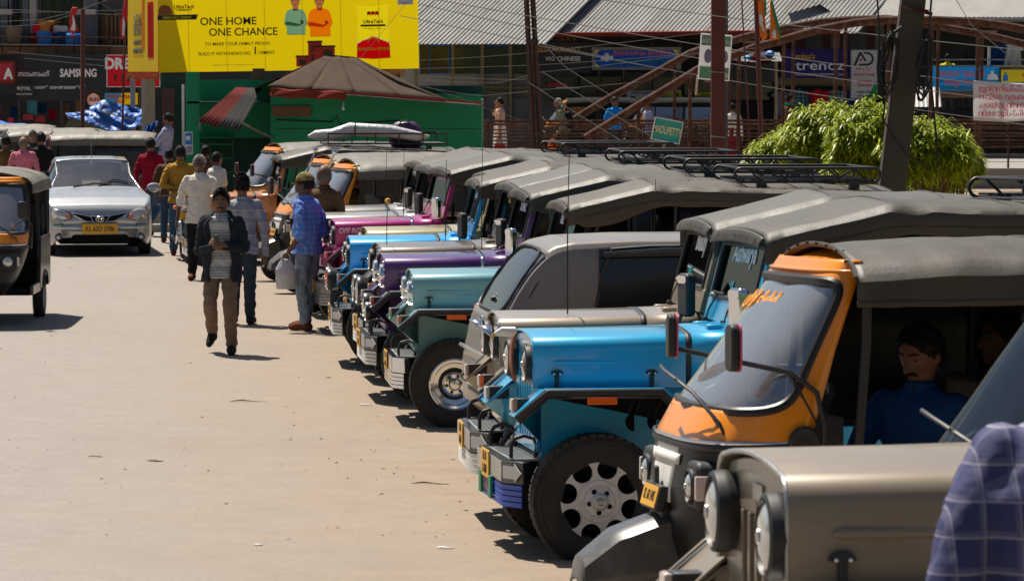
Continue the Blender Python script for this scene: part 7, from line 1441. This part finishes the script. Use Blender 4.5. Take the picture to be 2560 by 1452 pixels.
person('driver reaching to the wheel of the turquoise jeep in a dark shirt', stand(1520, 900, 29.0, -.02), facing(180), dict(SIT, pel=(0, 0, .86), lh=(.40, .22, 1.05), le=(.16, .28, 1.08), lhd=(1, 0, .1), lk=(.3, .1, .9), rk=(.3, -.1, .9)), sk='skin_dark', shirt='black_cloth', trousers='charcoal', vox=.012, hairlen=1.3)
# nearest person, cut by the right edge of the picture
person('person in blue and white plaid shirt standing closest, cut by the right picture edge', stand(2775, 1452, 6.6, gz(6.6)+.02), facing(100), dict(lh=(.06, .34, .86), le=(.0, .315, 1.10)), sk='skin_dark', shirt='plaid', trousers='charcoal', vox=.010, h=.97, lean=(.10, .03), foldk=.45, wide=1.5, belly=.05)
# on the raised walkway behind
WZ, WY = .50, 92
def bgp(label, u, rz, Y=WY, z=WZ, **k): return person(label, stand(u, 300, Y, z), facing(rz), k.pop('pose', {}), vox=.016, **k)
p, b = bgp('man in peach shirt and white dhoti talking on a phone on the walkway', 1250, 175, pose=dict(rh=(.10, -.12, 1.50), re=(.18, -.26, 1.26), rhd=(-.2, .3, 1), lh=(-.02, .26, .80)), sk='skin_mid', shirt='peach', trousers='dhoti', legs='dhoti', sleeve='short', hem=.72, h=1.04)
q = p.matrix_world @ Vector((-.02, .30, .70)); o = thing('shopping_bag', 'small red shopping bag in the hand of the man in dhoti', 'bag', (q.x, q.y, q.z-.32), 0); m = MB(); m.box(-.13, .13, -.05, .05, 0, .2); part('bag_body', m, M_['red_cloth'], o, bevel=.01); m = MB(); m.tube([(-.06, 0, .2), (-.02, 0, .34), (.02, 0, .34), (.06, 0, .2)], .008, 5); part('handle', m, M_['black_cloth'], o)
p, b = bgp('man in khaki green shirt stooping with a black backpack on the walkway', 1412, 180, pose=dict(lh=(.22, .2, .78)), shirt='khaki_green', trousers='charcoal', lean=(.13, 0), h=1.03, hair='grey_hair', hem=.86)
q = p.matrix_world @ Vector((-.10, 0, 1.18)); m = MB(); m.prism(roundrect(.30, .44, .1), -.10, .10, 'x'); tag(part('backpack', m, M_['black_cloth'], None, loc=q, rot=(0, .3, facing(180)), bevel=.04), 'black backpack on the stooping man in khaki green', 'backpack')
q = p.matrix_world @ Vector((.30, .22, .55)); m = MB(); m.lathe([(-.14, .04), (-.08, .14), (.04, .13), (.14, .05)], ax='z', n=14); tag(part('cloth_bundle', m, M_['orange_cloth'], None, loc=q), 'bright orange bundle carried by the stooping man', 'bundle')
bgp('man in bright blue polo shirt walking along the railing', 1537, 300, pose=WALK, shirt='blue_polo', trousers='dark_denim', sleeve='short', h=1.05, hem=.88)
bgp('woman with long dark hair and white shawl behind the railing', 1832, 60, shirt='white_cloth', trousers='maroon', legs='dhoti', hairlen=2.6, h=.95)
p, b = bgp('man in maroon brown shirt with green scarf by the clothes shop', 1973, 20, Y=94, shirt='brown_cloth', trousers='charcoal', h=1.08)
m = MB(); m.tube([Vector((.07*math.cos(a), .085*math.sin(a), 1.44 - .02*math.cos(a))) for a in [i*math.pi/6 for i in range(12)]], .03, 6, close=True); part('scarf', m, M_['green_cloth'], b)
bgp('man in yellow shirt seen from behind on the upper balcony', 2368, 90, Y=104, z=1.75, shirt='yellow_cloth', trousers='charcoal', sleeve='short')
bgp('man in dark shirt beside the yellow shirted man on the balcony', 2412, 120, Y=105, z=1.78, shirt='charcoal', trousers='charcoal')
bgp('person in dark clothes behind the railing near the blue polo man', 1620, 200, Y=98, z=.45, shirt='lilac', trousers='charcoal')
# ================================================================ motorcycle, luggage, litter, kerb
def torus(mb, c, R_, r, ax='y', n=28): mb.tube([(c[0] + R_*math.cos(2*math.pi*i/n), c[1], c[2] + R_*math.sin(2*math.pi*i/n)) for i in range(n)], r, 8, close=True)
def motorcycle(label, loc, rz):
    t = thing('motorcycle', label, 'motorcycle', loc, rz)
    for x in (0, -1.28):
        m = MB(); torus(m, (x, 0, .30), .255, .045); w_ = part('wheel', m, M_['rubber'], t); m = MB(); torus(m, (x, 0, .30), .21, .015); m.lathe([(-.05, .04), (.05, .04)], c=(x, 0, .30), ax='y', n=10)
        for k in range(10): q = k*math.pi/5; m.tube([(x, 0, .30), (x + .2*math.cos(q), 0, .30 + .2*math.sin(q))], .005, 4)
        part('rim', m, M_['steel'], w_)
    for sy in (-1, 1):
        m = MB(); m.tube([(0, sy*.07, .30), (-.22, sy*.08, .86)], .02, 8); part('fork_leg', m, M_['chrome'], t)
        m = MB(); m.tube([(-.22, sy*.06, .93), (-.28, sy*.22, 1.0), (-.36, sy*.36, .98)], .014, 6); h = part('handlebar', m, M_['plastic'], t); m = MB(); m.tube([(-.30, sy*.25, 1.0), (-.28, sy*.30, 1.14)], .006, 5); m.prism(roundrect(.11, .07, .02), -.3, -.285, 'x'); part('mirror_arm', m, M_['plastic'], h)
        m = MB(); m.lathe([(-.02, .02), (.0, .035), (.03, .02)], n=8, c=(-.16, sy*.17, .82)); part('indicator', m, M_['orange_lens'], t)
    headlight(t, -.10, 0, .86, .085, 'chrome', .12, 1.15)
    m = MB(); m.sheet([(.30, .42), (.16, .60), (-.05, .64), (-.22, .52)], -.06, .06, .01); part('mudguard', m, M_['black'], t)
    m = MB(); m.box(-.012, 0, -.11, .11, -.05, .05); part('number_plate', m, M_['plate_yellow'], t, loc=(-.02, 0, .70))
    m = MB(); m.lathe([(-.62, .05), (-.55, .12), (-.35, .15), (-.26, .09)], n=16, sc=(1, .8), c=(0, 0, .82)); part('tank', m, M_['black'], t); m = MB(); m.box(-1.25, -.6, -.12, .12, .74, .82); part('saddle', m, M_['seat'], t, bevel=.03)
    m = MB(); m.box(-.85, -.35, -.12, .12, .28, .60); part('engine', m, M_['steel'], t, bevel=.03); m = MB(); m.tube([(-.3, -.12, .4), (-.5, -.14, .28), (-1.3, -.16, .33)], .03, 8); part('exhaust', m, M_['chrome'], t)
P = at(468, 655, 54.2); P.z = 0; motorcycle('black motorcycle with chrome headlight parked beside the old man in cream shirt', P, R(-82))
# luggage on the copper jeep's rack
o = thing('white_roll', 'long white wrapped roll tied on the copper jeep roof rack', 'roll', at(900, 335, 54.0)); mb = MB(); a, b_ = at(790, 338, 54.0) - Vector(o.location), at(1060, 342, 54.0) - Vector(o.location)
mb.tube([a + Vector((-.12, 0, -.02)), a, a + Vector((.25, 0, .0)), (a+b_)/2 + Vector((-.3, 0, .10)), (a+b_)/2 + Vector((.3, 0, .07)), b_ - Vector((.1, 0, 0)), b_ + Vector((.08, 0, 0))], [.02, .075, .095, .10, .095, .08, .02], 12); part('cover', mb, MATS['thin_white_plastic'], o)
mb = MB(); q = (a+b_)/2 + Vector((-.22, 0, .09)); mb.tube([q + Vector((.0, .105*math.cos(i*.6), .105*math.sin(i*.6))) for i in range(11)], .01, 5); part('cord', mb, M_['cable'], o)
o = thing('travel_bag', 'dark purple duffel bag strapped on the copper jeep roof rack', 'bag', at(1013, 345, 54.2)); mb = MB()
mb.grid(lambda u, v: (.26*math.cos(2*math.pi*u)*math.sin(math.pi*v)**.45 + .01*nz(u*9, v*9), .17*math.sin(2*math.pi*u)*math.sin(math.pi*v)**.45, .16 - .26*v + .10*math.cos(math.pi*v) + .014*nz(u*7, v*7, 3)), 28, 14); part('bag_body', mb, mat('purple_nylon', (.05,.012,.06), .5, bump=.5, bs=14), o); mb = MB(); mb.tube([(-.1, -.12, .17), (-.06, -.1, .25), (.06, -.1, .25), (.1, -.12, .17)], .012, 6); part('handle', mb, M_['cable'], o)
# litter on the street
rr = random.Random(8)
def leafy(label, u, v, m, L_, cat='leaf', w_=.5, rz=0):
    Y = 25.2e3/(v-190); P = at(u, v, Y)
    for _ in range(3): Y = Y*(H - gz(Y))/(H - P.z) if abs(H - P.z) > .1 else Y; P = at(u, v, Y)
    P.z = gz(P.y) + .006; mb = MB(); mb.grid(lambda a, b_: ((a-.5)*L_, (b_-.5)*L_*w_*math.sin(math.pi*(.08+.84*a)), .012*math.sin(a*5)*L_*8*abs(b_-.5)), 6, 3); tag(part(cat.replace(' ', '_'), mb, M_[m] if m in M_ else MATS[m], None, loc=P, rot=(0, 0, rz), solid=.004), label, cat)
leafy('curled dark dry leaf on the open street', 388, 1153, 'wood', .11, 'dry leaf'); leafy('thin straw lying across the street', 620, 1004, 'bamboo', .32, 'straw', .05, .1); leafy('white paper strip near the turquoise jeep wheel', 914, 1013, 'white_board', .11, 'paper scrap', .35); leafy('small green lime lying on the street', 821, 944, 'leafgreen2', .05, 'lime', .9); leafy('pale crumpled wrapper near the lower edge of the street', 1112, 1372, 'white_board', .10, 'wrapper', .3); leafy('brown twig in the lower middle of the street', 1075, 1210, 'wood', .25, 'twig', .05); leafy('short dark stick by the left of the street', 238, 1142, 'wood', .10, 'stick', .1); leafy('small white scrap below the walking man', 645, 1364, 'white_board', .05, 'paper scrap', .5)
mb = MB(); mb.raw = True
for i in range(260):
    u = rr.uniform(0, 1500) if i % 3 else rr.uniform(900, 1500); v = rr.uniform(640, 1450); Y = 25.2e3/(v-190); x = at(u, v, Y).x; z = gz(Y) + .004; s_ = rr.uniform(.005, .02)*(1 if i % 6 else 1.6); a = rr.uniform(0, 3.14); c_, d_ = math.cos(a)*s_, math.sin(a)*s_
    mb.mi = i % 3; mb.add([(x-c_, Y-d_, z), (x+d_*.35, Y-c_*.35, z+.008), (x+c_, Y+d_, z), (x-d_*.35, Y+c_*.35, z+.003)], [(0, 1, 2, 3)])
o = link('litter', mb.mesh('litter', 0), [M_['wood'], M_['concrete'], M_['bamboo']]); tag(o, 'scattered small grit, stalks and scraps on the street', None, None, 'stuff')
mb = MB(); mb.raw = True
for i in range(1500):
    y = rr.uniform(19, 60); x = 1.55 - .088*(y-19) + rr.gauss(-.2, .9); s_ = rr.uniform(.003, .010); z = gz(y); q = rr.uniform(0, 3)
    mb.add([(x-s_, y-s_, z), (x+s_, y-s_*.6, z), (x+s_*.5, y+s_, z), (x, y, z+s_*1.1)], [(0, 1, 3), (1, 2, 3), (2, 0, 3)])
o = link('gravel', mb.mesh('gravel', 0), M_['dirt_stone']); tag(o, 'loose gravel and earth crumbs along the parked row', None, None, 'stuff')
mb = MB(); a, b_ = at(360, 570, 66), at(500, 575, 64); mb.box(a.x, b_.x, 64.6, 65.0, 0, .14); o = link('kerb', mb.mesh('kerb'), M_['concrete'], bevel=.02); struct(o)
# lettering becomes plain mesh
dg = bpy.context.evaluated_depsgraph_get()
for o in [o for o in C.objects if o.type == 'FONT']:
    me = bpy.data.meshes.new_from_object(o.evaluated_get(dg)); n_ = o.name; cu = o.data
    q = bpy.data.objects.new(n_, me); C.objects.link(q); q.parent = o.parent; q.location = o.location; q.rotation_euler = o.rotation_euler; q.scale = o.scale
    bpy.data.objects.remove(o); q.name = n_
